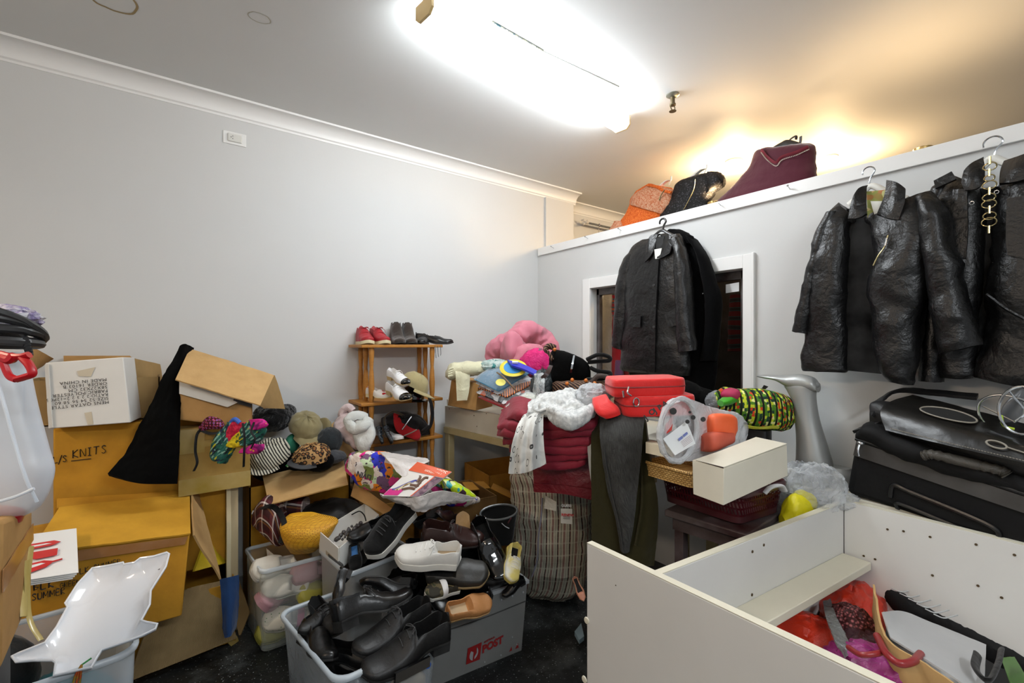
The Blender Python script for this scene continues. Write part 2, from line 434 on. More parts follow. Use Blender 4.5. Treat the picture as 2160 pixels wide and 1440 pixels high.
# sprinkler head
s0 = onz(1419, 200, ZC); t = thing('ceiling_sprinkler', 'brass fire sprinkler head hanging from the ceiling', 'sprinkler', s0 - V((0, 0, .09)))
obj('escutcheon', MB().lathe(s0, (0, 0, -1), [(.036, 0), (.036, .004), (.022, .014), (.012, .015)], 24), mat('escutcheon', '#9a9a8c', .35, .8), t)
BR = mat('old_brass', '#6b5f45', .4, .8)
obj('sprinkler_body', MB().lathe(s0, (0, 0, -1), [(.012, .012), (.012, .05), (.017, .052), (.017, .06), (.008, .062)], 16), BR, t)
m = MB()
for sx in (-1, 1): m.tube([s0 + V((sx * .014, 0, -.058)), s0 + V((sx * .02, 0, -.072)), s0 + V((sx * .006, 0, -.09))], .003, 6, 8)
m.lathe(s0 + V((0, 0, -.088)), (0, 0, -1), [(.004, 0), (.02, .003), (.02, .005)], 16); obj('deflector', m, BR, t)
# power socket high on the left wall
o = ony(495, 293, PY); t = thing('wall_socket', 'white power socket set high on the left wall', 'socket', o - V((0, .004, .04)))
obj('cover_plate', MB().bx(o.x - .058, o.x + .058, PY - .006, PY, o.z - .036, o.z + .036), TRIM, t, bevel=.002)
obj('socket_face', MB().bx(o.x - .036, o.x + .036, PY - .014, PY - .006, o.z - .022, o.z + .024), mat('socket_face', '#d8d8d2', .4), t, bevel=.004)
m = MB()
for dx, dz in ((-.012, .006), (-.012, -.008), (-.02, -.001)): m.bx(o.x + dx, o.x + dx + .003, PY - .0148, PY - .0138, o.z + dz, o.z + dz + .006)
obj('pin_slot', m, mat('slot_dark', '#3a3a38', .6), t)
# curtain rod with a crystal finial in the next room
a = ony(1240, 470, 3.22); bb = V((a.x + 1.6, 3.22, a.z))
t = thing('curtain_rod', 'chrome curtain rod with crystal finial in the next room', 'rod', a)
CH = mat('chrome', '#c9ccd0', .12, 1, var=0)
obj('rod_pole', MB().tube([a, bb], .012, 12), CH, t)
m = MB()
for q in range(9):
    an = q * 2.4; m.blob(a + V((-.05 + .022 * math.sin(q * 1.7), .022 * math.cos(an), .022 * math.sin(an))), (.011, 0, 0), (0, .011, 0), (0, 0, .011), 6, 4, 0)
m.lathe(a - V((.04, 0, 0)), XA, [(.006, 0), (.016, .01), (.016, .04)], 12); obj('crystal_finial', m, mat('crystal', '#e3e0da', .05, .3, 1), t)
k = a + V((.16, 0, 0)); m = MB(); m.tube([k + V((0, .0, .016)), k + V((0, -.012, .012)), k + V((0, -.016, 0)), k + V((0, 0, -.03)), k + V((0, 0, -.09))], .004, 6, 14)
h = single('clothes_hanger', m, CH, 'wire hook of a clothes hanger on the chrome curtain rod', 'hanger')
# warm spotlights behind the partition
WARM = (1.0, .68, .36)
def spotlamp(px, py, X, lab):
    o = onx(px, py, X); t = thing('uplight_spotlight', lab, 'light', o - V((0, 0, .05)))
    obj('lamp_can', MB().lathe(o - V((0, 0, .07)), UP, [(.02, 0), (.034, .02), (.036, .075), (.03, .078)], 20), mat('brass_can', '#b79a5e', .3, .7), t)
    obj('lamp_stalk', MB().tube([o - V((0, 0, .07)), V((o.x, o.y, ZT + .003 - .02)), V((PX + .1, o.y, ZT - .03))], .008, 8), CH, t)
    ld = bpy.data.lights.new('spot_glow', 'SPOT'); ld.energy = 8; ld.color = WARM; ld.spot_size = math.radians(150); ld.spot_blend = .8; ld.shadow_soft_size = .03
    l = bpy.data.objects.new('spot_glow', ld); COL.objects.link(l); l.parent = t; l.location = (0, 0, .075); l.rotation_euler = (math.pi, .0, 0)
    return t
spotlamp(1505, 428, 2.78, 'small brass spotlight standing on the partition between black and maroon tops')
spotlamp(1947, 315, 2.76, 'small brass spotlight on the partition between the two right leather jackets')

def bulb(px, py, lab):
    o = onz(px, py, ZC - .05); t = thing('ceiling_lamp', lab, 'lamp', o - V((0, 0, .05)))
    obj('lamp_rose', MB().lathe(o + UP * .05, -UP, [(.06, 0), (.06, .012), (.03, .02)], 20), TRIM, t)
    obj('lamp_globe', MB().blob(o, (.05, 0, 0), (0, .05, 0), (0, 0, .035), 20, 12, 0), glow('warm_bulb', '#ffe2b0', 90), t)
    ld = bpy.data.lights.new('bulb_light', 'POINT'); ld.energy = 26; ld.color = WARM; ld.shadow_soft_size = .06
    l = bpy.data.objects.new('bulb_light', ld); COL.objects.link(l); l.parent = t; l.location = (0, 0, -.08)
bulb(1548, 352, 'glowing ceiling lamp in the next room beside the black top')
bulb(1748, 345, 'glowing ceiling lamp in the next room beside the maroon blouse')
# two added fill lights out of view, shaped like the ceiling batten
batten((-.2, -1.1, 0), (1.2, -1.1, 0), 'added white fill light shaped as a batten, unseen behind the camera', 48, .35)
batten((-1.75, .2, 0), (-1.75, 1.6, 0), 'added warm fill light shaped as a batten, unseen left of the view', 42, .35, '#ffe4c6')
# ================================================================ wall garments
WH = mat('white_hanger', '#e8e8e2', .35); BKP = mat('black_plastic', '#0d0d0e', .35); LE = leather('black_leather', '#040405', .38, 11, .35, .45)
LE2 = leather('black_leather_creased', '#040405', .36, 10, .4, .45)
FELT = cloth('black_wool', '#020203', .95, 500, 8, .3, .02, .1); BLK = mat('black_inside', '#030303', .95, spec=.1)
STEEL = mat('steel', '#b9bbbd', .25, .95, var=0); GOLD = mat('aged_gold', '#b9a878', .25, .9)
for i, (px, py, wh) in enumerate(((1168, 524, 'leftmost, above the corner of the table'), (1240, 504, 'second from the left, near the curtain rod'), (1310, 487, 'third from the left, below the orange top'),
                              (1520, 434, 'below the black top'), (1666, 400, 'below the maroon blouse'))):
    o = onx(px, py, PX - .018)
    m = MB(); m.tube([o + V((.01, 0, 0)), o + V((-.035, -.004, .012))], .0022, 8); m.lathe(o + V((-.034, -.004, .012)), (-1, -.1, .3), [(.0022, 0), (.0055, .001), (.0055, .003)], 10)
    single('nail', m, STEEL, 'steel nail in the white rail, ' + wh, 'nail', 'nails along the partition rail')

def rowsX(rows, X, th, m=40, n=28, e=2.4, wr=.012, wf=9, seed=1):
    """a garment body: rows of (left pixel, right pixel) on the plane X, swelling to half-thickness th"""
    secs = []
    for k, (l, r) in enumerate(rows):
        L, R = onx(*l, X), onx(*r, X); t = th[k] if isinstance(th, (list, tuple)) else th
        secs.append(((L + R) / 2, (R - L) / 2, V((-t, 0, 0))))
    return MB().loft(secs, n, m, e)
def flap(pts, X, th=.006, nu=14, nv=10, wr=.002, seed=0, wf=18):
    """collar, pocket flap: grid of (px, py, x offset)"""
    return MB().sheet([[onx(a, b_, X - c) for a, b_, c in r] for r in pts], nu, nv, th, wr, wf, seed)
def tubeX(pts, X, rs, flat=.75, n=20, m=30, e=2.0):
    """sleeve: (px left, py), (px right, py) pairs"""
    return None
def hook(px, py, X, top, r=.02, mt=STEEL, w=.0025, turn=1):
    """hanger hook rising from (px,py) to height top, hung on the rail nail"""
    o = onx(px, py, X); z = top; c = V((X, o.y, z - r)); pts = [o, V((X, o.y, (o.z + c.z) / 2))]
    pts = [o, V((X, o.y - turn * r * .3, o.z + (c.z - o.z) * .6))]
    for q in range(9):
        a = -math.pi * .05 + q * math.pi * 1.15 / 8
        pts.append(c + V((0, -turn * math.cos(a) * r, math.sin(a) * r)))
    return MB().tube(pts, w, 8, 30)

# --- centre: long black leather coat on a black hanger
X = 2.44
hg = thing('coat_hanger', 'black plastic coat hanger holding the long leather coat before the window', 'hanger', onx(1392, 500, X))
obj('hook', hook(1398, 489, X, onx(1398, 461, X).z, .022, w=.006), BKP, hg)
A = onx(1350, 520, X); B = onx(1432, 502, X); C_ = onx(1395, 486, X)
obj('shoulder_bar', MB().tube([A, A.lerp(C_, .55), C_, C_.lerp(B, .45), B], .012, 10, 24, flat=.6), BKP, hg)
jk = thing('leather_coat', 'long black leather coat with flap pockets hanging before the window', 'coat', onx(1380, 785, X))
body = [((1352, 510), (1432, 497)), ((1336, 527), (1441, 512)), ((1326, 560), (1447, 545)), ((1322, 624), (1449, 610)), ((1319, 680), (1451, 672)), ((1314, 735), (1453, 735)), ((1311, 772), (1453, 772)), ((1312, 779), (1452, 791))]
obj('coat_body', rowsX(body, X, [.03, .055, .07, .075, .07, .065, .06, .055], 48, 40, 2.6), LE, jk, wr=.015, wf=5.5, seed=3)
m = rowsX([((1340, 522), (1366, 516)), ((1318, 552), (1346, 552)), ((1307, 590), (1335, 600)), ((1302, 640), (1329, 650)), ((1298, 700), (1321, 705)), ((1295, 729), (1316, 736))], X - .01, [.03, .05, .055, .055, .05, .045], 30, 22, 2.1)
obj('sleeve', m, LE, jk, wr=.01, wf=11, seed=5)
m = rowsX([((1408, 510), (1432, 502)), ((1424, 530), (1450, 545)), ((1428, 580), (1455, 590)), ((1431, 640), (1459, 645)), ((1431, 700), (1464, 700)), ((1433, 743), (1467, 737))], X - .05, [.03, .05, .055, .055, .05, .045], 30, 22, 2.1)
obj('sleeve', m, LE, jk, wr=.01, wf=11, seed=8)
obj('collar', flap([[(1393, 494, .03), (1374, 497, .06), (1366, 512, .075)], [(1386, 500, .05), (1370, 514, .08), (1362, 532, .085)], [(1381, 528, .085), (1372, 542, .09), (1361, 553, .088)]], X, .01), LE, jk)
obj('collar', flap([[(1393, 494, .03), (1408, 492, .06), (1416, 500, .07)], [(1398, 512, .06), (1410, 513, .08), (1417, 520, .085)], [(1386, 545, .088), (1398, 543, .09), (1413, 534, .088)]], X, .01), LE, jk)
obj('lining', flap([[(1376, 503, .062), (1402, 498, .062)], [(1380, 545, .08), (1392, 545, .08)]], X, .004), BLK, jk)
obj('neck_label', flap([[(1380, 526, .087), (1396, 523, .087)], [(1382, 546, .09), (1391, 545, .09)]], X, .002), mat('label_white', '#dcdcd4', .6), jk, label='white woven neck label')
obj('placket', flap([[(1378, 548, .092), (1390, 547, .092)], [(1370, 660, .088), (1384, 660, .09)], [(1369, 782, .072), (1382, 785, .072)]], X, .012, 8, 24, .004, 2), LE, jk)
for px, py in ((1380, 602), (1382, 646), (1380, 690)):
    o = onx(px, py, X - .094); obj('button', MB().lathe(o, (-1, 0, 0), [(.004, 0), (.009, .002), (.009, .006), (.004, .007)], 14), BKP, jk)
obj('pocket_flap', flap([[(1324, 668, .085), (1352, 667, .088)], [(1325, 690, .088), (1338, 702, .092), (1352, 688, .09)]][:1] + [[(1326, 690, .09), (1351, 690, .092)]], X, .008), LE, jk)
obj('pocket_flap', flap([[(1402, 664, .088), (1440, 640, .08)], [(1410, 690, .092), (1436, 684, .085)]], X, .008), LE, jk)
# the dark wool coat behind it
X2 = 2.53
wk = thing('wool_coat', 'black wool coat hanging behind the long leather coat', 'coat', onx(1470, 790, X2))
obj('coat_body', rowsX([((1400, 498), (1446, 489)), ((1400, 520), (1470, 510)), ((1402, 570), (1492, 560)), ((1405, 640), (1508, 640)), ((1410, 720), (1512, 730)), ((1420, 800), (1508, 800)), ((1430, 830), (1500, 830))], X2, [.02, .04, .05, .05, .05, .05, .04], 40, 30), FELT, wk, wr=.007, wf=6, seed=4)
obj('sleeve', rowsX([((1450, 496), (1468, 508)), ((1470, 530), (1492, 545)), ((1482, 580), (1508, 590)), ((1490, 640), (1520, 632)), ((1490, 700), (1516, 700)), ((1480, 760), (1508, 760))], X2 - .03, .045, 30, 20, 2), FELT, wk, wr=.006, wf=9, seed=2)
obj('hood', rowsX([((1408, 487), (1432, 484)), ((1410, 497), (1458, 498)), ((1420, 510), (1466, 512))], X2 - .04, [.02, .035, .02], 16, 18, 2), FELT, wk, wr=.01, wf=16)
for px, py in ((1461, 617), (1483, 619)):
    o = onx(px, py, X2 - .078); obj('snap_button', MB().lathe(o, (-1, 0, 0), [(.003, 0), (.004, .003)], 8), STEEL, wk)

# --- right: black leather jacket, open, on a white hanger
X = 2.43
hg = thing('coat_hanger', 'white plastic hanger with chrome hook in the open leather jacket', 'hanger', onx(1850, 405, X))
obj('hook', hook(1832, 400, X, onx(1832, 352, X).z, .022, w=.003), CH, hg)
A = onx(1790, 432, X); B = onx(1912, 420, X); C_ = onx(1838, 392, X)
obj('shoulder_bar', MB().tube([A, A.lerp(C_, .6), C_ , C_.lerp(B, .4), B], .016, 10, 24, flat=.7), WH, hg)
jk = thing('leather_jacket', 'open short black leather jacket with patterned lining on white hanger', 'jacket', onx(1810, 790, X))
lb = [((1770, 432), (1806, 470)), ((1742, 470), (1794, 475)), ((1722, 530), (1790, 530)), ((1713, 600), (1786, 600)), ((1707, 660), (1784, 660)), ((1699, 720), (1784, 720)), ((1694, 766), (1784, 772)), ((1696, 778), (1782, 780))]
obj('front_panel', rowsX(lb, X, [.03, .06, .07, .07, .065, .06, .05, .045], 44, 30, 2.4), LE2, jk, wr=.018, wf=5, seed=11)
rb = [((1830, 462), (1960, 410)), ((1842, 480), (1978, 450)), ((1850, 540), (1972, 540)), ((1840, 600), (1958, 610)), ((1842, 650), (1942, 660)), ((1852, 720), (1936, 720)), ((1862, 780), (1924, 785)), ((1878, 802), (1922, 806))]
obj('front_panel', rowsX(rb, X - .02, [.03, .06, .075, .08, .07, .07, .06, .05], 44, 30, 2.3), LE2, jk, wr=.022, wf=5, seed=14)
obj('lining', flap([[(1786, 440, .02), (1846, 440, .02)], [(1780, 600, .015), (1850, 600, .015)], [(1776, 780, .01), (1876, 790, .01)]], X, .008, 10, 20, .004), BLK, jk)
obj('sleeve', rowsX([((1745, 452), (1768, 448)), ((1722, 500), (1748, 505)), ((1706, 570), (1730, 580)), ((1690, 635), (1718, 640)), ((1674, 697), (1708, 703))], X - .02, [.03, .05, .05, .05, .045], 30, 22, 2), LE2, jk, wr=.01, wf=11, seed=6)
obj('sleeve', rowsX([((1934, 420), (1962, 408)), ((1945, 450), (1992, 450)), ((1950, 520), (2014, 520)), ((1962, 600), (2036, 610)), ((1974, 670), (2054, 680)), ((1985, 742), (2064, 722))], X - .06, [.03, .06, .065, .065, .06, .05], 36, 24, 2.1), LE2, jk, wr=.018, wf=6, seed=9)
obj('collar', flap([[(1828, 392, .02), (1812, 396, .06), (1802, 412, .075)], [(1826, 405, .04), (1806, 420, .08), (1794, 440, .085)], [(1829, 452, .086), (1812, 460, .09), (1790, 462, .088)]], X, .012), LE2, jk)
obj('collar', flap([[(1872, 380, .03), (1890, 384, .06), (1910, 398, .07)], [(1868, 410, .05), (1888, 418, .085), (1908, 428, .085)], [(1850, 452, .088), (1872, 460, .092), (1896, 464, .09)]], X, .012), LE2, jk)
obj('neck_lining', flap([[(1828, 404, .03), (1872, 400, .03)], [(1830, 460, .05), (1852, 458, .05)]], X, .004), pattern('jacket_lining', lambda b, v: b.ramp(b.voro(v, 45).outputs['Color'], [(.3, '#8a8f4a'), (.5, '#a5522e'), (.7, '#c9c98a')]), .6, 0), jk, label='olive patterned neck lining')
obj('neck_label', flap([[(1836, 424, .053), (1866, 424, .053)], [(1844, 452, .056), (1858, 452, .056)]], X, .002), MATS['label_white'], jk, label='white neck label')
zp = [onx(px, py, X - .102) for px, py in ((1873, 496), (1866, 520), (1852, 540), (1842, 560))]
obj('zip', MB().tube(zp, .0028, 8, 16), GOLD, jk); obj('zip_pull', MB().tube([onx(1870, 502, X - .112), onx(1866, 518, X - .112)], .006, 8, flat=.5), STEEL, jk)
obj('waist_seam', MB().tube([onx(px, py, X - .083) for px, py in ((1846, 640), (1870, 650), (1900, 648), (1932, 648))], .004, 6, 20), LE2, jk)

# --- far right: black leather coat with chain belt
X = 2.505
hg = thing('coat_hanger', 'white plastic hanger with tall chrome hook behind the chain belt', 'hanger', onx(2090, 350, X))
obj('hook', hook(2094, 340, X, onx(2090, 289, X).z, .026, w=.0032), CH, hg)
A = onx(2050, 372, X); B = onx(2150, 352, X); C_ = onx(2092, 334, X)
obj('shoulder_bar', MB().tube([A, A.lerp(C_, .6), C_, C_.lerp(B, .4), B], .017, 10, 24, flat=.7), WH, hg)
jk = thing('leather_coat', 'black leather coat with shoulder straps under the chain belt', 'coat', onx(2120, 815, X))
obj('front_panel', rowsX([((2010, 372), (2066, 400)), ((1975, 420), (2072, 420)), ((1978, 500), (2074, 500)), ((1985, 600), (2070, 600)), ((1990, 690), (2066, 690)), ((1985, 770), (2062, 780)), ((1985, 792), (2060, 792))], X, [.03, .06, .07, .065, .06, .055, .05], 40, 28, 2.4), LE2, jk, wr=.018, wf=5, seed=21)
obj('front_panel', rowsX([((2110, 392), (2230, 330)), ((2112, 430), (2262, 400)), ((2100, 520), (2270, 500)), ((2088, 620), (2272, 620)), ((2078, 720), (2276, 740)), ((2064, 788), (2280, 838))], X - .015, [.03, .065, .08, .08, .07, .06], 44, 32, 2.4), LE2, jk, wr=.02, wf=5, seed=22)
obj('lining', flap([[(2058, 400, .02), (2125, 390, .02)], [(2060, 600, .02), (2110, 600, .02)], [(2050, 790, .02), (2090, 795, .02)]], X, .008, 10, 20, .004), BLK, jk)
obj('sleeve', rowsX([((1968, 400), (2000, 388)), ((1950, 450), (1990, 450)), ((1946, 560), (1990, 560)), ((1946, 680), (1992, 690)), ((1942, 800), (1990, 804))], X - .005, [.03, .05, .055, .05, .045], 32, 22, 2), LE2, jk, wr=.011, wf=10, seed=25)
obj('collar', flap([[(2072, 334, .02), (2052, 344, .06), (2034, 362, .07)], [(2074, 350, .05), (2056, 366, .085), (2030, 386, .085)], [(2078, 384, .08), (2062, 398, .09), (2036, 402, .088)]], X, .012), LE2, jk)
obj('collar', flap([[(2120, 340, .03), (2150, 330, .06), (2185, 318, .07)], [(2112, 362, .05), (2145, 356, .085), (2190, 344, .085)], [(2108, 388, .085), (2140, 384, .092), (2185, 372, .09)]], X, .012), LE2, jk)
obj('shoulder_strap', flap([[(1970, 382, .07), (2008, 362, .07)], [(1974, 398, .08), (2018, 378, .08)]], X, .01), LE2, jk)
obj('storm_flap', flap([[(2010, 400, .075), (2040, 398, .08)], [(2006, 480, .082), (2042, 480, .085)], [(2008, 538, .08), (2038, 545, .08)]], X, .01), LE2, jk)
obj('storm_flap', flap([[(2124, 420, .1), (2172, 410, .1)], [(2122, 500, .105), (2175, 500, .105)], [(2128, 540, .104), (2150, 552, .106), (2176, 548, .104)]][:2] + [[(2126, 538, .104), (2176, 550, .104)]], X, .01), LE2, jk)
for px, py in ((2050, 428), (2102, 405)):
    o = onx(px, py, X - .088); obj('eyelet', MB().tube([o + V((0, math.cos(q) * .006, math.sin(q) * .006)) for q in [i * math.pi / 6 for i in range(12)]], .0018, 6, closed=True), STEEL, jk)
obj('pocket_welt', MB().tube([onx(px, py, X - .094) for px, py in ((2080, 620), (2120, 650), (2160, 672))], .006, 6, 12), LE2, jk)
# chain belt of gold rings hung on the hanger
ch = thing('chain_belt', 'gold ring chain belt hanging from the rightmost coat hanger', 'belt', onx(2087, 488, X - .11))
for px, py, r in ((2088, 351, 19), (2087, 375, 15), (2087, 390, 20), (2086, 416, 18), (2086, 430, 20), (2087, 455, 18), (2086, 468, 21)):
    o = onx(px, py, X - .11); rr = r / F * 1.62 * .55; m = MB()
    m.tube([o + V((.003 * math.sin(q * 2), math.cos(q) * rr, math.sin(q) * rr * .8)) for q in [i * math.pi / 12 for i in range(24)]], .0022, 8, closed=True)
    obj('ring', m, GOLD, ch)
for px, py in ((2088, 338), (2087, 364), (2087, 403), (2087, 442), (2086, 484)):
    o = onx(px, py, X - .11); obj('link', MB().tube([o + V((0, 0, .014)), o - V((0, 0, .014))], .004, 8), GOLD, ch)

# --- tops hung on the far side of the partition
XB = 2.82
def topw(name, label, cat, rows, m_, th, seed, wr=.01):
    t = thing(name, label, cat, onx(rows[-1][0][0], rows[-1][0][1], XB))
    obj('fabric_body', rowsX(rows, XB, th, 34, 30, 2.2), m_, t, wr=wr, wf=9, seed=seed); return t
TW = pattern('orange_tweed', lambda b, v: b.mix(b.ramp(b.noise(v, 90, 5, .8).outputs['Fac'], [(.4, '#000000'), (.6, '#ffffff')]), '#a8552c', '#c9a184'), .9, .4, 30, src='Object')
OR = pattern('orange_knit', lambda b, v: b.mix(b.ramp(b.noise(v, 120, 4, .8).outputs['Fac'], [(.4, '#000000'), (.62, '#ffffff')]), '#b8480f', '#e07a38'), .9, .4, 40, src='Object')
t = topw('sleeveless_jumper', 'orange and beige tweed top hung behind the partition, leftmost', 'top', [((1368, 389), (1416, 398)), ((1346, 403), (1422, 410)), ((1334, 420), (1420, 424)), ((1328, 440), (1412, 446)), ((1310, 470), (1380, 478)), ((1282, 492), (1370, 500)), ((1250, 530), (1360, 540))], OR, [.02, .05, .06, .06, .06, .06, .06], 31)
obj('ruffle', rowsX([((1366, 392), (1418, 400)), ((1342, 410), (1421, 414)), ((1334, 424), (1418, 434)), ((1334, 432), (1404, 452))], XB - .01, [.03, .062, .075, .07], 18, 26, 2.2), TW, t, wr=.008, wf=14, seed=3, label='beige tweed ruffle')
obj('ruffle', rowsX([((1302, 470), (1312, 468)), ((1285, 488), (1330, 490)), ((1262, 515), (1330, 520))], XB - .03, .05, 12, 16, 2.2), TW, t, wr=.008, wf=14, seed=5, label='beige tweed lower ruffle')
obj('neckband', MB().tube([onx(px, py, XB - .05) for px, py in ((1366, 390), (1385, 394), (1400, 402), (1416, 406))], .012, 8, 16, flat=.6), OR, t)
obj('button_trim', MB().tube([onx(px, py, XB - .085) for px, py in ((1402, 400), (1394, 412), (1390, 422))], .004, 8, 10), GOLD, t)
def shoulderhook(px0, py0, px1, py1, mt, lab):
    h = thing('coat_hanger', lab, 'hanger', onx(px0, py0, XB))
    a, c = onx(px0, py0, XB), onx(px1, py1, XB)
    obj('shoulder_bar', MB().loft([(a, (0, .012, -.012), (.012, 0, 0)), (a.lerp(c, .6), (0, .02, -.02), (.016, 0, 0)), (c, (0, .026, 0), (.012, 0, 0))], 14, 16, 2.6), mt, h)
    obj('hook', MB().tube([c + V((0, -.01, -.03)), c + V((0, -.028, .0)), c + V((0, -.03, .025))], .009, 8, 10, flat=.5), mt, h)
shoulderhook(1385, 398, 1408, 382, WH, 'white hanger in the orange tweed top')
BKT = pattern('black_sequin', lambda b, v: b.ramp(b.voro(v, 160).outputs['Color'], [(.72, '#070708'), (.8, '#3a3a40')]), .6, .4, 60, src='Object')
t = topw('sleeveless_jumper', 'black sequinned top with frilled sleeve hung behind the partition', 'top', [((1452, 378), (1498, 366)), ((1428, 390), (1512, 372)), ((1420, 410), (1510, 400)), ((1412, 432), (1498, 420)), ((1396, 452), (1494, 436)), ((1380, 490), (1490, 470))], BKT, [.02, .055, .06, .06, .06, .06], 33)
obj('frilled_sleeve', rowsX([((1494, 366), (1515, 364)), ((1494, 380), (1527, 374)), ((1496, 396), (1524, 388)), ((1494, 408), (1508, 402))], XB - .02, [.03, .05, .05, .03], 18, 20, 2), BKT, t, wr=.012, wf=20, seed=7)
obj('trim_chain', MB().tube([onx(px, py, XB - .068) for px, py in ((1467, 378), (1464, 398), (1452, 424), (1442, 442))], .003, 6, 16), GOLD, t)
shoulderhook(1452, 378, 1482, 358, WH, 'white hanger in the black sequinned top')
BUR = cloth('burgundy_velvet', '#4a0a22', .7, 500, 9, .35, .5)
t = topw('velvet_blouse', 'burgundy blouse with beaded neckline hung behind the partition', 'blouse', [((1606, 318), (1706, 306)), ((1596, 324), (1718, 314)), ((1588, 345), (1719, 340)), ((1572, 370), (1718, 372)), ((1540, 405), (1716, 400)), ((1500, 440), (1712, 430))], BUR, [.02, .06, .07, .075, .08, .08], 35, .014)
nk = [(1606, 317), (1618, 332), (1637, 345), (1650, 332), (1680, 322), (1706, 310)]
obj('neck_band', MB().tube([onx(px, py, XB - .075) for px, py in nk], .014, 8, 24, flat=.4), cloth('burgundy_band', '#6e1f2c', .7), t)
m = MB(); pp = [onx(px, py + 5, XB - .088) for px, py in nk]
for q in range(46): m.blob(cr(pp, q * 5 / 45.001), (.003, 0, 0), (0, .0035, 0), (0, 0, .0035), 6, 4, 0)
obj('neck_beading', m, mat('bead_silver', '#b9b0a6', .3, .5), t, label='row of silver beads')
h = thing('coat_hanger', 'black hanger standing up out of the burgundy blouse', 'hanger', onx(1660, 318, XB))
a, c, e = onx(1622, 320, XB), onx(1664, 300, XB), onx(1700, 310, XB)
obj('shoulder_bar', MB().loft([(a, (0, 0, .012), (.012, 0, 0)), (a.lerp(c, .6) + V((0, 0, -.01)), (0, 0, .03), (.016, 0, 0)), (c + V((0, 0, -.02)), (0, 0, .035), (.016, 0, 0)), (e, (0, 0, .015), (.012, 0, 0))], 14, 20, 2.4), BKP, h)
obj('hook', MB().tube([c, onx(1668, 293, XB), onx(1679, 287, XB), onx(1679, 294, XB)], .009, 8, 12, flat=.5), BKP, h)
obj('hook', MB().tube([onx(1682, 312, XB), onx(1688, 300, XB), onx(1689, 288, XB)], .011, 8, 12, flat=.5), BKP, h)
# --- seen through the window: garments, and a panel added to keep the view dark
struct('added_backdrop', MB().bx(3.2, 3.25, 0.2, 2.62, 0, 2.1), mat('dark_backdrop', '#0a0908', .9))
XW = 2.95
KN = cloth('white_knit', '#d8d2c4', .95, 160, 12, .8)
t = single('knit_dress', rowsX([((1278, 618), (1294, 612)), ((1272, 660), (1294, 660)), ((1266, 740), (1292, 740)), ((1262, 830), (1290, 830))], XW, .05, 26, 20, 2), KN, 'white knitted dress seen through the left of the window', 'dress', wr=.01, wf=9)
t = thing('striped_dress', 'red dress with teal striped yoke seen through the window', 'dress', onx(1300, 830, XW + .05))
obj('skirt', rowsX([((1288, 660), (1312, 660)), ((1290, 740), (1318, 740)), ((1290, 830), (1330, 830))], XW + .05, .06, 26, 20, 2), cloth('red_satin', '#b31522', .5, 300), t, wr=.01)
obj('yoke', rowsX([((1288, 612), (1310, 606)), ((1286, 640), (1312, 640)), ((1284, 668), (1314, 668))], XW + .04, .06, 14, 20, 2), pattern('yoke_stripes', lambda b, v: b.ramp(b.wave(v, 4.5, 1, dirn='Y').outputs['Fac'], [(.2, '#b31522'), (.4, '#1f7d78'), (.6, '#35365f'), (.8, '#c9572b')], 'CONSTANT'), .8, .2), t)
single('mauve_scarf', rowsX([((1300, 760), (1312, 760)), ((1298, 800), (1314, 800)), ((1300, 835), (1316, 835))], XW - .06, .02, 16, 14), cloth('mauve', '#7b4a78', .6), 'mauve sequinned scarf seen through the window', 'scarf', wr=.006)
single('teal_dress', rowsX([((1545, 625), (1560, 622)), ((1540, 680), (1566, 680)), ((1538, 740), (1566, 740))], 3.1, .05, 20, 16), pattern('teal_stripes', lambda b, v: b.ramp(b.wave(v, 5, 1.5, dirn='Y').outputs['Fac'], [(.3, '#4a0f18'), (.6, '#1a3f42'), (.8, '#1c1c22')], 'CONSTANT'), .8, .2), 'dark red and teal garment in the right of the window', 'dress', wr=.008)
single('paper_note', MB().sheet([[onx(1531, 600, 2.655), onx(1559, 595, 2.655)], [onx(1531, 618, 2.655), onx(1559, 614, 2.655)]], 6, 4, .001), mat('paper', '#e6e8e8', .8, var=.02), 'small white paper note stuck inside the window at upper right', 'note')
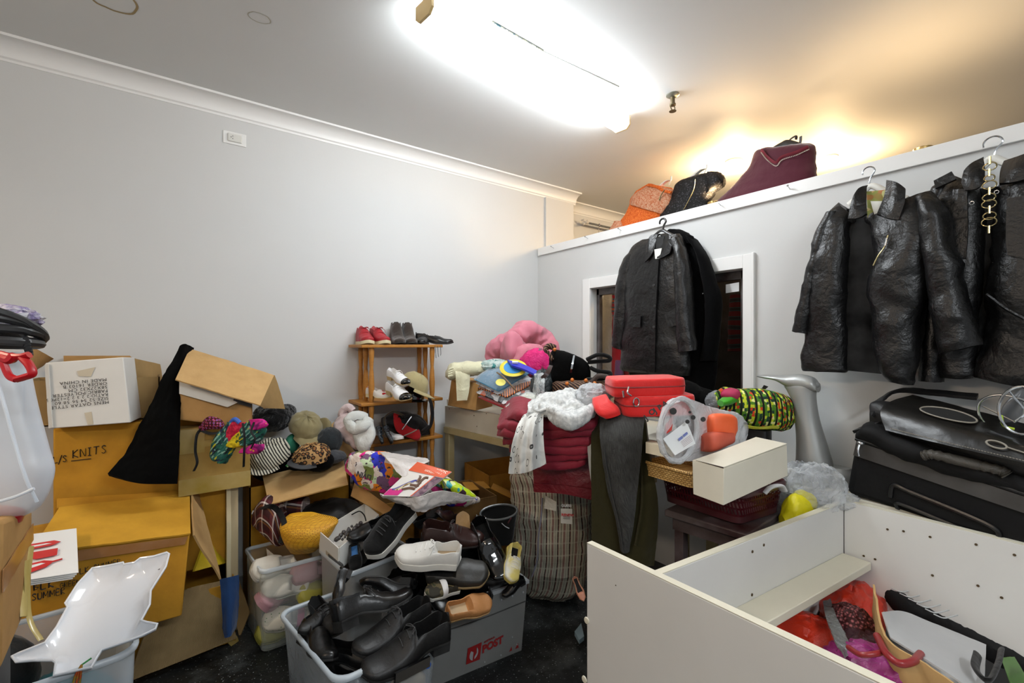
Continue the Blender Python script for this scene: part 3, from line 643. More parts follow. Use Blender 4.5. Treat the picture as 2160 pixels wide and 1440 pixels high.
# ================================================================ shoes
def interp(tab, s):
    if s <= tab[0][0]: return tab[0][1]
    for (a, x), (b_, y) in zip(tab, tab[1:]):
        if s <= b_:
            f = (s - a) / (b_ - a); f = f * f * (3 - 2 * f); return x + (y - x) * f
    return tab[-1][1]
STY = dict(
    # W half width table, TOP height table (of the upper above the sole), HEEL height, sole thickness, sole margin, opening end, toe power
    derby=dict(W=[(0, .62), (.06, .8), (.3, .74), (.62, 1), (.85, .86), (1, .42)], T=[(0, .235), (.12, .24), (.3, .2), (.4, .235), (.5, .25), (.64, .185), (.8, .13), (.93, .115), (1, .075)], heel=.095, st=.022, mg=1.05, op=(.03, .07, .36, .43), lace=(.42, .6, 4)),
    square=dict(W=[(0, .62), (.06, .8), (.3, .74), (.62, 1), (.85, .88), (1, .66)], T=[(0, .235), (.12, .24), (.3, .2), (.4, .235), (.5, .25), (.64, .18), (.8, .115), (.93, .095), (1, .06)], heel=.095, st=.022, mg=1.04, op=(.03, .07, .36, .43), lace=(.42, .58, 3)),
    loafer=dict(W=[(0, .6), (.06, .78), (.3, .74), (.62, 1), (.85, .84), (1, .5)], T=[(0, .22), (.12, .215), (.35, .165), (.5, .21), (.6, .205), (.8, .13), (.93, .11), (1, .07)], heel=.08, st=.02, mg=1.04, op=(.03, .07, .44, .52), lace=None),
    sneaker=dict(W=[(0, .66), (.06, .84), (.3, .8), (.62, 1), (.85, .92), (1, .5)], T=[(0, .24), (.12, .23), (.3, .18), (.4, .225), (.48, .24), (.64, .17), (.8, .12), (.93, .11), (1, .075)], heel=0, st=.1, mg=1.07, op=(.03, .07, .36, .43), lace=(.42, .68, 5)),
    boot=dict(W=[(0, .62), (.08, .82), (.3, .76), (.62, 1), (.85, .88), (1, .5)], T=[(0, .5), (.1, .52), (.3, .53), (.38, .5), (.46, .33), (.62, .2), (.8, .14), (.93, .12), (1, .08)], heel=.09, st=.03, mg=1.05, op=(.04, .09, .27, .34), lace=None),
    chukka=dict(W=[(0, .64), (.08, .84), (.3, .8), (.62, 1), (.85, .9), (1, .5)], T=[(0, .42), (.1, .4), (.26, .36), (.36, .38), (.46, .31), (.62, .2), (.8, .14), (.93, .12), (1, .08)], heel=.0, st=.07, mg=1.06, op=(.04, .09, .3, .38), lace=(.42, .56, 2)),
    moc=dict(W=[(0, .6), (.06, .8), (.3, .78), (.62, 1), (.85, .92), (1, .55)], T=[(0, .19), (.12, .18), (.35, .15), (.5, .2), (.6, .2), (.8, .15), (.93, .13), (1, .09)], heel=.0, st=.035, mg=1.04, op=(.03, .07, .44, .52), lace=None),
    flat=dict(W=[(0, .55), (.06, .72), (.3, .66), (.62, 1), (.85, .82), (1, .3)], T=[(0, .17), (.12, .15), (.4, .1), (.6, .1), (.7, .12), (.85, .1), (1, .05)], heel=.0, st=.03, mg=1.03, op=(.03, .07, .6, .7), lace=None),
    clog=dict(W=[(0, .7), (.06, .84), (.3, .84), (.62, 1.08), (.85, 1), (1, .6)], T=[(0, .1), (.12, .12), (.3, .12), (.42, .27), (.55, .27), (.75, .2), (.93, .13), (1, .08)], heel=0, st=.1, mg=1.05, op=(.05, .1, .36, .45), lace=None))
def shoe(style, label, heelP, toeP, up=UP, cu=None, cs=None, ci=None, cl=None, ch=None, name=None, group=None, width=.34, toecap=None, cat='shoe', laceup=True, strap=None, wscale=1, part_labels=True):
    st = STY[style]; heelP, toeP = V(heelP), V(toeP); L = (toeP - heelP).length
    ex = (toeP - heelP).normalized(); up = V(up); ez = (up - ex * up.dot(ex)).normalized(); ey = ez.cross(ex)
    w = width * L / 2 * wscale; t = thing(name or {'derby': 'derby_shoe', 'square': 'derby_shoe', 'loafer': 'loafer', 'sneaker': 'sneaker', 'boot': 'ankle_boot', 'chukka': 'desert_boot', 'moc': 'moccasin', 'flat': 'flat_shoe', 'clog': 'clog'}[style], label, cat, (heelP + toeP) / 2, group)
    t.rotation_euler = Matrix((ex, ey, ez)).transposed().to_euler()
    X0 = -L / 2
    hl = st['heel'] * L; sth = st['st'] * L
    def bz(s):   # top of sole
        b0 = hl * (1 - interp([(.25, 0), (.62, 1)], s)) + sth
        return b0 + .04 * L * max(0, (s - .78) / .22) ** 2
    def W(s): return interp(st['W'], s) * w
    def bend(s): return .035 * L * math.sin(s * math.pi) * 0
    o0, o1, o2, o3 = st['op']
    S = [0, .012, .03, .05, .08, .12, .17, .22, .27, .31, .35, .39, .43, .47, .52, .58, .64, .7, .76, .82, .87, .91, .945, .97, .988, 1]
    ys = [-1, -.97, -.91, -.84, -.74, -.5, -.2, .2, .5, .74, .84, .91, .97, 1]
    rows = []; inner = []
    for s in S:
        e = math.sqrt(max(0, 1 - max(0, (s - .9) / .1) ** 2.6)) if s > .9 else 1
        e = max(e, .06); hb = math.sqrt(max(.02, 1 - (1 - min(1, s / .06)) ** 2)) if s < .06 else 1
        wt = W(s) * e * hb; z0 = bz(s); zt = z0 + interp(st['T'], s) * L * (1 if s < .9 else .55 + .45 * e)
        k = min(1, max(0, (s - o0) / (o1 - o0))) * min(1, max(0, 1 - (s - o2) / (o3 - o2)))
        lean = .8 if style != 'boot' else .86
        side = []
        for q in (0, .12, .4, .75): side.append((wt * (1.0 + .06 * math.sin(q * math.pi)) * (1 - (1 - lean) * max(0, q - .2)), z0 + (zt - z0) * q * .9))
        wtop = wt * lean; r = [(-a, z) for a, z in side]
        for y in ys:
            dome = zt - (zt - z0) * .16 * abs(y) ** 2.2 - (zt - z0) * (.10 * y * y)
            rim = zt - (zt - z0) * .1 * (1 if abs(y) > .9 else 1)
            fl = z0 + .012 * L
            a = abs(y); cav = rim if a >= .9 else (fl if a <= .75 else fl + (rim - fl) * ((a - .74) / .16))
            zz = dome * (1 - k) + cav * k
            r.append((wtop * y, zz))
        r += [(a, z) for a, z in side[::-1]]
        rows.append([V((X0 + s * L, a, z)) for a, z in r])
    m = MB(); b0 = m.grid(rows, True); n = len(rows[0])
    m.fan([b0 + i for i in range(n)], True); m.fan([b0 + (len(rows) - 1) * n + i for i in range(n)])
    obj('upper', m, cu, t, local=True, smooth=60)
    # sole
    def ring(s, g, z, ee=1):
        e = math.sqrt(max(0, 1 - max(0, (s - .9) / .1) ** 2.6)) if s > .9 else 1
        hb = math.sqrt(max(.02, 1 - (1 - min(1, s / .06)) ** 2)) if s < .06 else 1
        return W(s) * max(e, .06) * hb * g
    SS2 = [-.012 + (1.024) * q / 28 for q in range(29)]; rows = []
    for s in SS2:
        c = min(1, max(0, s)); hw = ring(c, st['mg'] + .02, 0); zt = bz(c) + .006 * L; zb = bz(c) - sth
        rows.append([V((X0 + s * L, y * hw, z)) for y, z in ((-1, zb), (-1.02, (zt + zb) / 2), (-1, zt), (-.5, zt), (0, zt), (.5, zt), (1, zt), (1.02, (zt + zb) / 2), (1, zb), (.5, zb), (0, zb), (-.5, zb))])
    m = MB(); b0 = m.grid(rows, True); n = 12
    m.fan([b0 + i for i in range(n)], True); m.fan([b0 + 28 * n + i for i in range(n)])
    obj('sole', m, cs, t, local=True, smooth=50)
    if hl:
        rows = []
        for q in range(9):
            s = -.008 + .26 * q / 8; c = max(0, s); hw = ring(c, st['mg'], 0) * .98; zt = bz(c) - sth + .002
            rows.append([V((X0 + s * L, y * hw, z)) for y, z in ((-.97, 0), (-1, zt), (0, zt), (1, zt), (.97, 0), (0, 0))])
        m = MB(); b0 = m.grid(rows, True); m.fan([b0 + i for i in range(6)], True); m.fan([b0 + 48 + i for i in range(6)])
        obj('heel', m, ch or cs, t, local=True, smooth=30)
    # insole
    rows = []
    for q in range(12):
        s = o0 + .01 + (o3 - o0 - .02) * q / 11; hw = ring(s, .7, 0); z = bz(s) + .022 * L
        rows.append([V((X0 + s * L, hw * y, z)) for y in (-1, -.5, 0, .5, 1)])
    obj('insole', MB().sheet(rows, 8, 11, .004, smooth=False), ci or BLK, t, local=True)
    if toecap:
        rows = []
        for q in range(11):
            s = .78 + .225 * q / 10; c = min(1, s); e = math.sqrt(max(0.004, 1 - max(0, (c - .9) / .1) ** 2.6)) if c > .9 else 1
            wt = W(c) * max(e, .06) * 1.07; z0 = bz(c) + .004 * L; zt = z0 + (interp(st['T'], c) * L + .012 * L) * (1 if c < .9 else .55 + .45 * e)
            rows.append([V((X0 + s * L + .004 * (s > .97), math.cos(a) * wt, z0 + (zt - z0) * max(0, math.sin(a)) ** .6)) for a in [math.pi * i / 14 for i in range(15)]])
        m = MB(); m.grid(rows); obj('toe_cap', m, toecap, t, local=True, label='toe cap of another colour')
    if st['lace'] and cl is not None:
        s0, s1, nl = st['lace']; m = MB()
        def top(s, y):
            z0 = bz(s); zt = z0 + interp(st['T'], s) * L; yy = y / .8
            return zt - (zt - z0) * (.16 * abs(yy) ** 2.2 + .1 * yy * yy) + .006 * L
        for q in range(nl):
            s = s0 + (s1 - s0) * q / (nl - 1); hw = W(s) * .42
            m.tube([V((X0 + (s + .01 * y) * L, hw * y, top(s, .42 * y))) for y in (-1, -.5, 0, .5, 1)], .0062 * L * 1.6 if style == 'sneaker' else .0075 * L, 6, 9, flat=.6)
        s = s0; z = top(s, 0) + .01 * L; x = X0 + s * L
        for sg in (-1, 1):
            m.tube([V((x, 0, z)), V((x + .03 * L, sg * .06 * L, z + .02 * L)), V((x + .07 * L, sg * .09 * L, z)), V((x + .03 * L, sg * .03 * L, z + .01 * L)), V((x, 0, z))], .006 * L, 6, 18)
            m.tube([V((x, 0, z)), V((x + .02 * L, sg * .07 * L, z)), V((x + .05 * L, sg * .14 * L, z - .05 * L)), V((x + .07 * L, sg * .16 * L, z - .12 * L))], .0055 * L, 6, 14)
        obj('laces', m, cl, t, local=True)
    if strap:
        s = .5 if strap[0] == 'vamp' else .2; m = MB(); rows = []
        for q in range(5):
            c = s + (q / 4 - .5) * .14; z0 = bz(c); zt = z0 + interp(st['T'], c) * L; wt = W(c) * 1.04
            rows.append([V((X0 + c * L, math.cos(a) * wt, z0 + (zt - z0 + .008 * L) * max(0, math.sin(a)) ** .7)) for a in [math.pi * i / 14 for i in range(15)]])
        obj('strap', m.sheet(rows, 16, 6, .006, smooth=False), strap[1], t, local=True)
    return t
SB = leather('shoe_black', '#040405', .3, 22, .07); SBM = leather('shoe_black_matte', '#060607', .48, 22, .1); SPAT = mat('patent_black', '#060708', .08, coat=1, var=0)
SBR = leather('shoe_brown', '#2c1612', .34, 20, .08); SOL = mat('sole_black', '#060606', .6, spec=.3); LBK = mat('lace_black', '#19191b', .7)
WSOL = mat('sole_white', '#e2e0d8', .5, var=.08, vscale=30); CANV = cloth('white_canvas', '#dcdad4', .9, 900, 14, .2); LWH = mat('lace_white', '#e4e2dc', .8)
TANS = mat('sole_tan', '#b98e52', .7, var=.15, vscale=20); REDL = leather('shoe_red', '#9a0f1c', .5, 22, .1); CREAM = mat('sole_cream', '#d9cfa8', .6)
SUEDE = cloth('brown_suede', '#332a24', .95, 700, 16, .35, .4); TANL = leather('tan_leather', '#a5713f', .6, 20, .2); GREYL = leather('grey_leather', '#23221f', .45, 22, .1)
BSU = cloth('black_suede', '#050505', .95, 700, 16, .3, .2); BLUEI = mat('blue_insole', '#1a5e9a', .6); BEIGE = mat('beige_lining', '#b49b78', .8)
WTL = leather('white_leather', '#dcdcdc', .4, 20, .06)
# ================================================================ left wall: cartons, tubs, hats
CARD = card('carton_tan', '#b88f58', '#8a6638'); CARDY = card('carton_yellow', '#c9922a', '#94681c'); CARDI = card('carton_inside', '#a58656', '#7c6440')
CARDL = card('carton_light', '#c4a06c', '#9c7c4c'); WCARD = mat('white_card', '#dcdad4', .7, var=.06); CORR = card('carton_corrugated', '#a48a60', '#6e5a3a', corr=60)
TAPE = mat('packing_tape', '#a88b2a', .3, var=.2, coat=.3); TAPEB = mat('brown_tape', '#9a6420', .3, var=.15, coat=.3); INK = mat('marker_ink', '#1d1510', .7, var=0)
def obox(m, o, ex, ey, ez, t=.005, top=True):
    """open carton: four walls and a bottom"""
    nx, ny = ex.normalized() * t, ey.normalized() * t; nz = ez.normalized() * t
    m.box(o, ex, ey, nz); m.box(o, ex, ny, ez); m.box(o + ey - ny, ex, ny, ez); m.box(o, nx, ey, ez); m.box(o + ex - nx, nx, ey, ez); return m
def flapq(a, b_, c, d, th=.006, wr=.004, seed=0):
    """carton flap with corners a b (hinge) c d (free edge)"""
    return MB().sheet([[a, b_], [d, c]], 12, 8, th, wr, 7, seed)
STROKES = {'L': [[(0, 1), (0, 0), (.6, 0)]], '/': [[(.5, 1.15), (0, -.35)]], 'S': [[(.55, .85), (.25, 1), (.05, .8), (.3, .5), (.5, .25), (.3, 0), (0, .12)]], 'K': [[(0, 1), (0, 0)], [(.55, 1), (0, .45), (.6, 0)]],
           'N': [[(0, 0), (0, 1), (.55, 0), (.6, 1)]], 'I': [[(.2, 1), (.2, 0)], [(0, 1), (.4, 1)], [(0, 0), (.4, 0)]], 'T': [[(0, 1), (.7, 1)], [(.35, 1), (.3, 0)]], 'B': [[(0, 0), (0, 1), (.45, .85), (.05, .52), (.5, .3), (0, 0)]],
           'U': [[(0, 1), (.05, .1), (.4, 0), (.55, .3), (.55, 1)]], 'M': [[(0, 0), (.05, 1), (.35, .3), (.65, 1), (.7, 0)]], 'E': [[(.5, 1), (0, 1), (0, 0), (.5, 0)], [(0, .5), (.4, .5)]], 'R': [[(0, 0), (0, 1), (.5, .8), (.05, .5), (.55, 0)]],
           'G': [[(.55, .85), (.2, 1), (0, .5), (.2, 0), (.55, .1), (.55, .45), (.3, .45)]], 'C': [[(.55, .85), (.2, 1), (0, .5), (.2, 0), (.55, .12)]], 'A': [[(0, 0), (.3, 1), (.6, 0)], [(.12, .4), (.48, .4)]], ' ': [], '-': [[(0, .5), (.5, .5)]]}
def hand(m, body, o, ux, uy, h, w=.0022, gap=.28):
    """marker handwriting"""
    ux, uy = V(ux).normalized(), V(uy).normalized(); nz = ux.cross(uy) * .0008; x = 0
    for c in body:
        for s in STROKES[c]: m.tube([o + ux * (x + p[0] * h * .8) + uy * p[1] * h + nz for p in s], w, 6, len(s) * 5, flat=.4)
        x += h * (.8 * (max([p[0] for s in STROKES[c] for p in s]) if STROKES[c] else .4) + gap)
    return m
YF = 2.72
# L/S KNITS carton standing behind
k0 = ony(72, 905, YF); k1 = ony(385, 893, YF); z1 = 1.09
t = thing('cardboard_carton', 'tall yellow carton marked in pen, below the white box', 'box', ((k0.x + .38) / 2, 2.9, .345))
x0, x1 = -.40, .262
obj('carton_body', MB().bx(x0, x1, YF, 3.07, .345, z1), CARDY, t, bevel=.006, wr=.0)
o = ony(112, 972, YF - .001); m = MB(); h = .045
hand(m, 'L/S', ony(113, 976, YF - .002), XA, UP, .026, gap=.1); hand(m, 'KNITS', ony(154, 966, YF - .002), XA + UP * .08, UP, .034, gap=.22)
m.tube([ony(150, 972, YF - .003), ony(192, 967, YF - .003)], .002, 6, 6, flat=.4); obj('handwriting', m, INK, t)
# open carton at the wall with the white box in it
t = thing('cardboard_carton', 'open brown carton with raised flaps behind the white box', 'box', (-.1, 2.9, z1))
bx0, bx1 = ony(68, 880, 2.96).x, ony(338, 880, 2.96).x
obj('carton_body', obox(MB(), V((bx0, 2.8, z1 + .001)), V((bx1 - bx0, 0, 0)), V((0, .28, 0)), V((0, 0, .2))), CARDI, t)
obj('flap', flapq(ony(62, 800, 2.80), ony(70, 782, 3.07), ony(112, 755, 3.06), ony(62, 730, 2.86), seed=1), CARD, t)
obj('flap', flapq(ony(340, 805, 3.06), ony(136, 800, 3.07), ony(134, 750, 3.08), ony(274, 750, 3.08), seed=2), CARD, t)
obj('flap', flapq(ony(278, 815, 2.80), ony(342, 806, 3.05), ony(336, 768, 3.04), ony(272, 754, 2.84), seed=3), CARDI, t)
# tipped white box, printing upside down
D = 1.93
a, b_, c, d = P(95, 765, 1.88), P(260, 753, D + .07), P(276, 891, D + .06), P(104, 904, 1.88)
n = (b_ - a).cross(d - a).normalized(); n = n if n.y > 0 else -n
t = thing('white_box', 'white carton with upside-down black printing on top of the pen-marked carton', 'box', (a + c) / 2)
m = MB(); dp = n * .2; m.hexa([d, c, c + dp, d + dp, a, b_, b_ + dp, a + dp]); obj('carton_body', m, WCARD, t, bevel=.004)
ux = (a - b_).normalized(); uy = -(a - d).normalized(); uy = (uy - ux * uy.dot(ux)).normalized(); nf = ux.cross(uy)
def wb(u, v_): return a.lerp(b_, u).lerp(d.lerp(c, u), v_) - n * .0006
m = MB()
for i, s in enumerate(('MENS QATAR STYLE', 'SIZE:52 54 56 58 60', 'RATIO:2 2 3 2 2=12PCS', 'FABRIC:POLYESTER', '58X27X32 CM', 'ORDER 16103 B', 'MADE IN CHINA')):
    m.text(s, wb(.75, .64 - i * .057), ux, uy, .0185 * (1.0 if i != 2 else .94), .0004, 0, spacing=1.12)
obj('printed_text', m, INK, t)
m = MB().sheet([[wb(.38, .16), wb(.62, .12)], [wb(.40, .24), wb(.55, .26)]], 8, 4, .0008); obj('tape_strip', m, mat('torn_tape', '#c9bca2', .4, var=.15), t)
m = MB(); m.sheet([[wb(.43, .8), wb(.52, .79)], [wb(.46, .99), wb(.53, .98)]], 6, 4, .0008); obj('tape_strip', m, mat('torn_tape', '#c9bca2', .4, var=.15), t)
obj('flap', MB().sheet([[b_ + n * .002, b_ + n * .05], [c + n * .002, c + n * .05]], 6, 10, .004, .003, 8) if False else MB().sheet([[wb(.0, .02) - n * .004, wb(.055, .02) - n * .012], [wb(.0, .99) - n * .004, wb(.055, .98) - n * .012]], 6, 12, .003, .002, 9), WCARD, t)
# black skirt draped over the pen-marked carton
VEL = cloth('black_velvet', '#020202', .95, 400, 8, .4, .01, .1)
rows = [[P(378, 733, 2.22), P(390, 726, 2.24), P(408, 734, 2.30)], [P(345, 800, 2.13), P(368, 800, 2.12), P(385, 800, 2.16)], [P(300, 890, 2.06), P(345, 895, 2.02), P(380, 895, 2.08)],
        [P(262, 960, 1.98), P(325, 965, 1.97), P(378, 965, 2.03)], [P(228, 1000, 1.91), P(295, 1019, 1.92), P(374, 1020, 2.0)]]
single('black_skirt', MB().sheet(rows, 30, 44, .02, .012, 9, 3), VEL, 'black velvet skirt draped down between the boxes', 'skirt')
# tilted tan carton with its flap
a, b_, c, d = P(400, 735, 2.28), P(578, 791, 2.42), P(549, 855, 2.18), P(370, 800, 2.05)   # big top flap
e, f = P(378, 885, 2.1), P(533, 903, 2.24)
t = thing('cardboard_carton', 'tilted tan carton with open flap leaning on the wall by the black skirt', 'box', (e + f) / 2)
u, w_ = (b_ - a), None
fr = [e, f, P(546, 850, 2.26), P(378, 800, 2.12)]; dep = V((.03, .33, .06)); 
m = MB(); ex = f - e; ez = fr[3] - e; obox(m, e, ex, dep, ez + V((0, 0, .02)), .006); obj('carton_body', m, CARD, t)
obj('flap', flapq(a, b_, c, d, seed=5), CARDL, t)
obj('flap', flapq(P(578, 791, 2.42), P(545, 855, 2.27), P(556, 860, 2.33), P(600, 862, 2.5), seed=6), CARDI, t)
m = MB().sheet([[fr[3].lerp(e, .05) + V((-.0, -.012, 0)), fr[2].lerp(f, .05).lerp(fr[3], .2) + V((0, -.012, 0))], [fr[3].lerp(e, .35) + V((0, -.014, 0)), P(480, 858, 2.17)]], 16, 6, .003, .004, 15, 2)
obj('white_tape', m, mat('white_tape', '#d2d0c8', .5, var=.1), t)
obj('shipping_label', MB().sheet([[P(493, 838, 2.195), P(532, 848, 2.225)], [P(492, 848, 2.195), P(530, 859, 2.225)]], 4, 3, .002), mat('label_black', '#14110f', .5), t)
# taped carton below
YB = 2.62
a = ony(377, 905, YB); b_ = ony(528, 903, YB); zb = ony(450, 1036, YB).z
t = thing('cardboard_carton', 'carton sealed with yellow tape under the embroidered cloths', 'box', ((a.x + b_.x) / 2, YB + .2, zb))
obj('carton_body', MB().bx(a.x, b_.x, YB, 3.06, zb, a.z), card('carton_olive', '#a98a4a', '#7c6430'), t, bevel=.005)
m = MB(); h = a.z - zb
m.bx(a.x - .001, b_.x + .001, YB - .002, YB, zb, zb + h * .24); m.bx(a.x - .001, a.x + .1, YB - .002, YB, zb + h * .62, zb + h * .98); m.bx(a.x + .1, b_.x - .02, YB - .0024, YB, zb + h * .7, zb + h * .8); obj('tape_strip', m, TAPE, t)
# beige cabinet holding it
cab0, cab1 = ony(404, 1100, 2.66).x, ony(488, 1100, 2.66).x
t = thing('beige_cabinet', 'pale beige cabinet standing under the carton with yellow tape', 'cabinet', ((.27 + cab1) / 2, 2.86, 0))
obj('cabinet_body', MB().bx(.275, cab1 - .02, 2.69, 3.06, 0, zb - .001), mat('beige_laminate', '#c2b08a', .5), t, bevel=.003)
obj('edge_trim', MB().bx(cab1 - .02, cab1, 2.67, 3.06, 0, zb - .001), mat('cream_edge', '#d9cca8', .5), t, bevel=.003)
# ---- big yellow carton in front and the lower one
YL = 2.57
xr = onz(506, 1345, 0).x
t = thing('cardboard_carton', 'bottom carton on the floor with torn corrugated flap and blue cloth', 'box', (-.1, 2.6, 0))
obj('carton_body', obox(MB(), V((-.62, YL + .02, 0)), V((xr + .6, 0, 0)), V((0, .46, 0)), V((0, 0, .29))), CARDY, t)
obj('flap', MB().sheet([[onz(270, 1436, .03), onz(400, 1385, .03), onz(500, 1345, .03)], [P(300, 1350, 1.95), P(390, 1300, 2.08), P(470, 1265, 2.2)], [P(330, 1270, 2.02), P(400, 1240, 2.1), P(464, 1225, 2.22)]], 24, 12, .008, .006, 8, 4), CORR, t, label='torn flap of ribbed cardboard')
obj('flap', flapq(P(505, 1345, 2.27), P(462, 1150, 2.5), P(497, 1205, 2.42), P(527, 1290, 2.33), seed=9), CARDI, t)
obj('tape_strip', MB().sheet([[P(478, 1352, 2.2), P(500, 1340, 2.25)], [P(488, 1362, 2.19), P(504, 1352, 2.23)]], 6, 4, .002, .003, 20), TAPE, t)
single('blue_cloth', MB().sheet([[P(464, 1221, 2.12), P(484, 1217, 2.13), P(503, 1212, 2.17)], [P(468, 1270, 2.08), P(486, 1275, 2.08), P(503, 1265, 2.13)], [P(472, 1325, 2.05), P(485, 1330, 2.04), P(499, 1315, 2.10)], [P(475, 1345, 2.03), P(483, 1343, 2.03), P(488, 1338, 2.05)]], 16, 20, .012, .006, 14, 2), cloth('navy_jersey', '#16335c', .9), 'navy blue cloth hanging out of the bottom carton', 'cloth')
single('yellow_folder', MB().sheet([[P(408, 1205, 2.12), P(474, 1188, 2.3)], [P(428, 1150, 2.2), P(462, 1140, 2.36)]], 8, 6, .01), mat('folder_yellow', '#d1b416', .5), 'bright yellow folder showing behind the large yellow carton', 'folder')
# big one
A0 = V((-.62, 2.31, .335)); Y2 = 2.66
t = thing('cardboard_carton', 'large yellow carton with open right flap under the stack of papers', 'box', (-.2, 2.45, .3))
xr2 = .06
m = MB(); pts = [V((-.72, 2.36, .31)), ony(383, 1299, 2.34), V((.06, Y2, .36)), V((-.72, Y2, .34)), ony(52, 1172, 2.33), ony(400, 1128, 2.34), ony(400, 1044, Y2), V((-.72, Y2, .7))]
m.hexa(pts); obj('carton_body', m, CARDY, t, bevel=.006)
obj('top_flap', flapq(ony(125, 1070, 2.60), ony(400, 1040, 2.66), ony(402, 1125, 2.33), ony(62, 1168, 2.32), .007, .005, 3), card('carton_top', '#d4a032', '#a87c22'), t)
obj('top_flap', MB().sheet([[ony(120, 1052, 2.69), ony(398, 1034, 2.69)], [ony(120, 1072, 2.62), ony(372, 1046, 2.66)]], 14, 6, .006, .004, 6, 1), CARDY, t)
obj('side_flap', flapq(ony(402, 1036, 2.66), ony(406, 1130, 2.34), P(464, 1222, 2.06), P(414, 1034, 2.26), .007, .006, 6), CARDL, t, label='open side flap showing pale inside')
obj('tape_strip', MB().sheet([[ony(120, 1166, 2.326), ony(396, 1132, 2.328)], [ony(160, 1184, 2.328), ony(390, 1148, 2.33)]], 14, 4, .002, .002, 9), TAPEB, t)
m = MB()
def yf(px, py): return ony(px, py, 2.333)
hand(m, 'BLK', yf(72, 1245), XA - UP * .06, UP, .026, .0026); hand(m, 'SUMMER', yf(68, 1266), XA - UP * .03, UP, .022, .0024, .2)
hand(m, 'GREEN', yf(127, 1240), XA - UP * .02, UP, .018, .0014, .2); hand(m, 'BLK SUMMER', yf(160, 1212), XA + UP * .04, UP, .02, .0016, .2); obj('handwriting', m, INK, t)
# stack of printed papers
t0 = None
for i in range(4):
    dz = -.007 * (3 - i); sh = (i * 5 - 8)
    c4 = [P(48 + sh, 1128, 1.66), P(157 + sh * .6, 1114, 1.72), P(160 + sh * .8, 1207, 1.56), P(45 + sh, 1224, 1.5)]
    c4 = [q + V((0, 0, dz)) for q in c4]
    if i < 3: single('paper_sheet', flapq(c4[0], c4[1], c4[2], c4[3], .003, .001, i), mat('paper', '#e6e8e8', .8, var=.02), ('lowest', 'second lowest', 'second highest')[i] + ' white sheet in the paper stack on the large yellow carton', 'paper', 'stack of printed papers')
    else:
        t = thing('printed_paper', 'top white paper sheet with red print on the large yellow carton', 'paper', c4[3], 'stack of printed papers')
        obj('sheet', flapq(c4[0], c4[1], c4[2], c4[3], .003, .001, i), MATS['paper'], t)
        def pw(u, v_): return c4[0].lerp(c4[1], u).lerp(c4[3].lerp(c4[2], u), v_) + V((0, -.003, .007))
        RED = mat('print_red', '#c4201c', .6, var=.05); m = MB()
        for poly in ([(.0, .28), (.55, .26), (.68, .31), (.5, .37), (0, .40)], [(.05, .47), (.62, .45), (.6, .6), (.2, .63), (.05, .58)], [(0, .72), (.35, .68), (.55, .72), (.4, .82), (0, .92)]):
            m.prism([pw(*q) for q in poly], V((0, -.0006, .001)))
        m.tube([pw(.5, .73), pw(.7, .70)], .003, 6); obj('red_print', m, RED, t)
        m = MB()
        for poly in ([(.0, .325), (.4, .31), (.5, .325), (.3, .345), (0, .36)], [(0, .76), (.3, .73), (.38, .75), (.2, .79), (0, .83)]): m.prism([pw(*q) + V((0, -.0008, .0012)) for q in poly], V((0, -.0004, .0006)))
        obj('white_print', m, MATS['paper'], t)
# ---- far left: carton with tape, frosted tub, coil
t = thing('cardboard_carton', 'worn tan carton at the left edge under the frosted tub', 'box', P(10, 1380, 1.2))
ex0_ = V((CC, -SS, 0))
A = [P(-180, 1440, .85), P(2, 1400, .92), P(66, 1250, 1.15), P(-150, 1250, 1.15)]; bot = V((0, 0, -.12))
Tp = [P(-180, 1100, .85), P(6, 1098, .92), P(68, 1075, 1.15), P(-150, 1075, 1.15)]
obj('carton_body', MB().hexa([q + bot * .1 for q in A] + Tp), CARD, t, bevel=.008)
sup = [q - ex0_ * .05 for q in A]; zs_ = min(q.z for q in A) - .013
single('black_crate', MB().hexa([V((q.x, q.y, 0)) for q in sup] + [V((q.x, q.y, zs_)) for q in sup]), mat('crate_black', '#0a0b0c', .6), 'black crate under the worn carton at the left edge', 'crate', bevel=.01)
rr = lambda u, z: (Tp[1].lerp(Tp[2], u)).lerp(A[1].lerp(A[2], u), z) + V((.003, -.003, 0))
m = MB(); m.sheet([[rr(0, .34), rr(1, .16)], [rr(0, .5), rr(1, .36)]], 10, 5, .002, .002, 12); obj('tape_strip', m, TAPEB, t)
m = MB(); m.tube([rr(.75, .5), P(58, 1240, 1.08), P(60, 1290, 1.07), P(68, 1320, 1.06), P(87, 1350, 1.05)], .006, 6, 24, flat=.25); m.tube([rr(.9, .4), P(52, 1260, 1.07), P(50, 1300, 1.05)], .008, 6, 12, flat=.2); obj('loose_tape', m, mat('loose_tape', '#b5a056', .3, coat=.5), t)
FROST = plastic('frosted_plastic', '#dde5ee', .42, .3)
t = thing('frosted_tub', 'frosted plastic tub with red clip handle at the left edge', 'tub', P(20, 1085, 1.0))
D = .98
rows = []
def tub(px_l, px_r, py, d0, th): 
    L_, R_ = P(px_l, py, d0), P(px_r, py, d0 + .1); bx_ = ray((px_l + px_r) / 2, HY); return ((L_ + R_) / 2, (R_ - L_) / 2, -bx_.normalized() * th * .5)
obj('tub_body', MB().loft([tub(-170, 58, 742, D, .14), tub(-185, 80, 850, D, .16), tub(-200, 104, 940, D, .17), tub(-208, 115, 990, D, .175), tub(-200, 90, 1055, D, .17), tub(-180, 40, 1085, D, .15)], 32, 40, 3.2, caps=True), FROST, t)
obj('moulded_edge', MB().tube([P(-6, 800, .87), P(8, 850, .87), P(30, 930, .87), P(55, 1010, .87), P(78, 1058, .88)], .003, 8, 24), FROST, t)
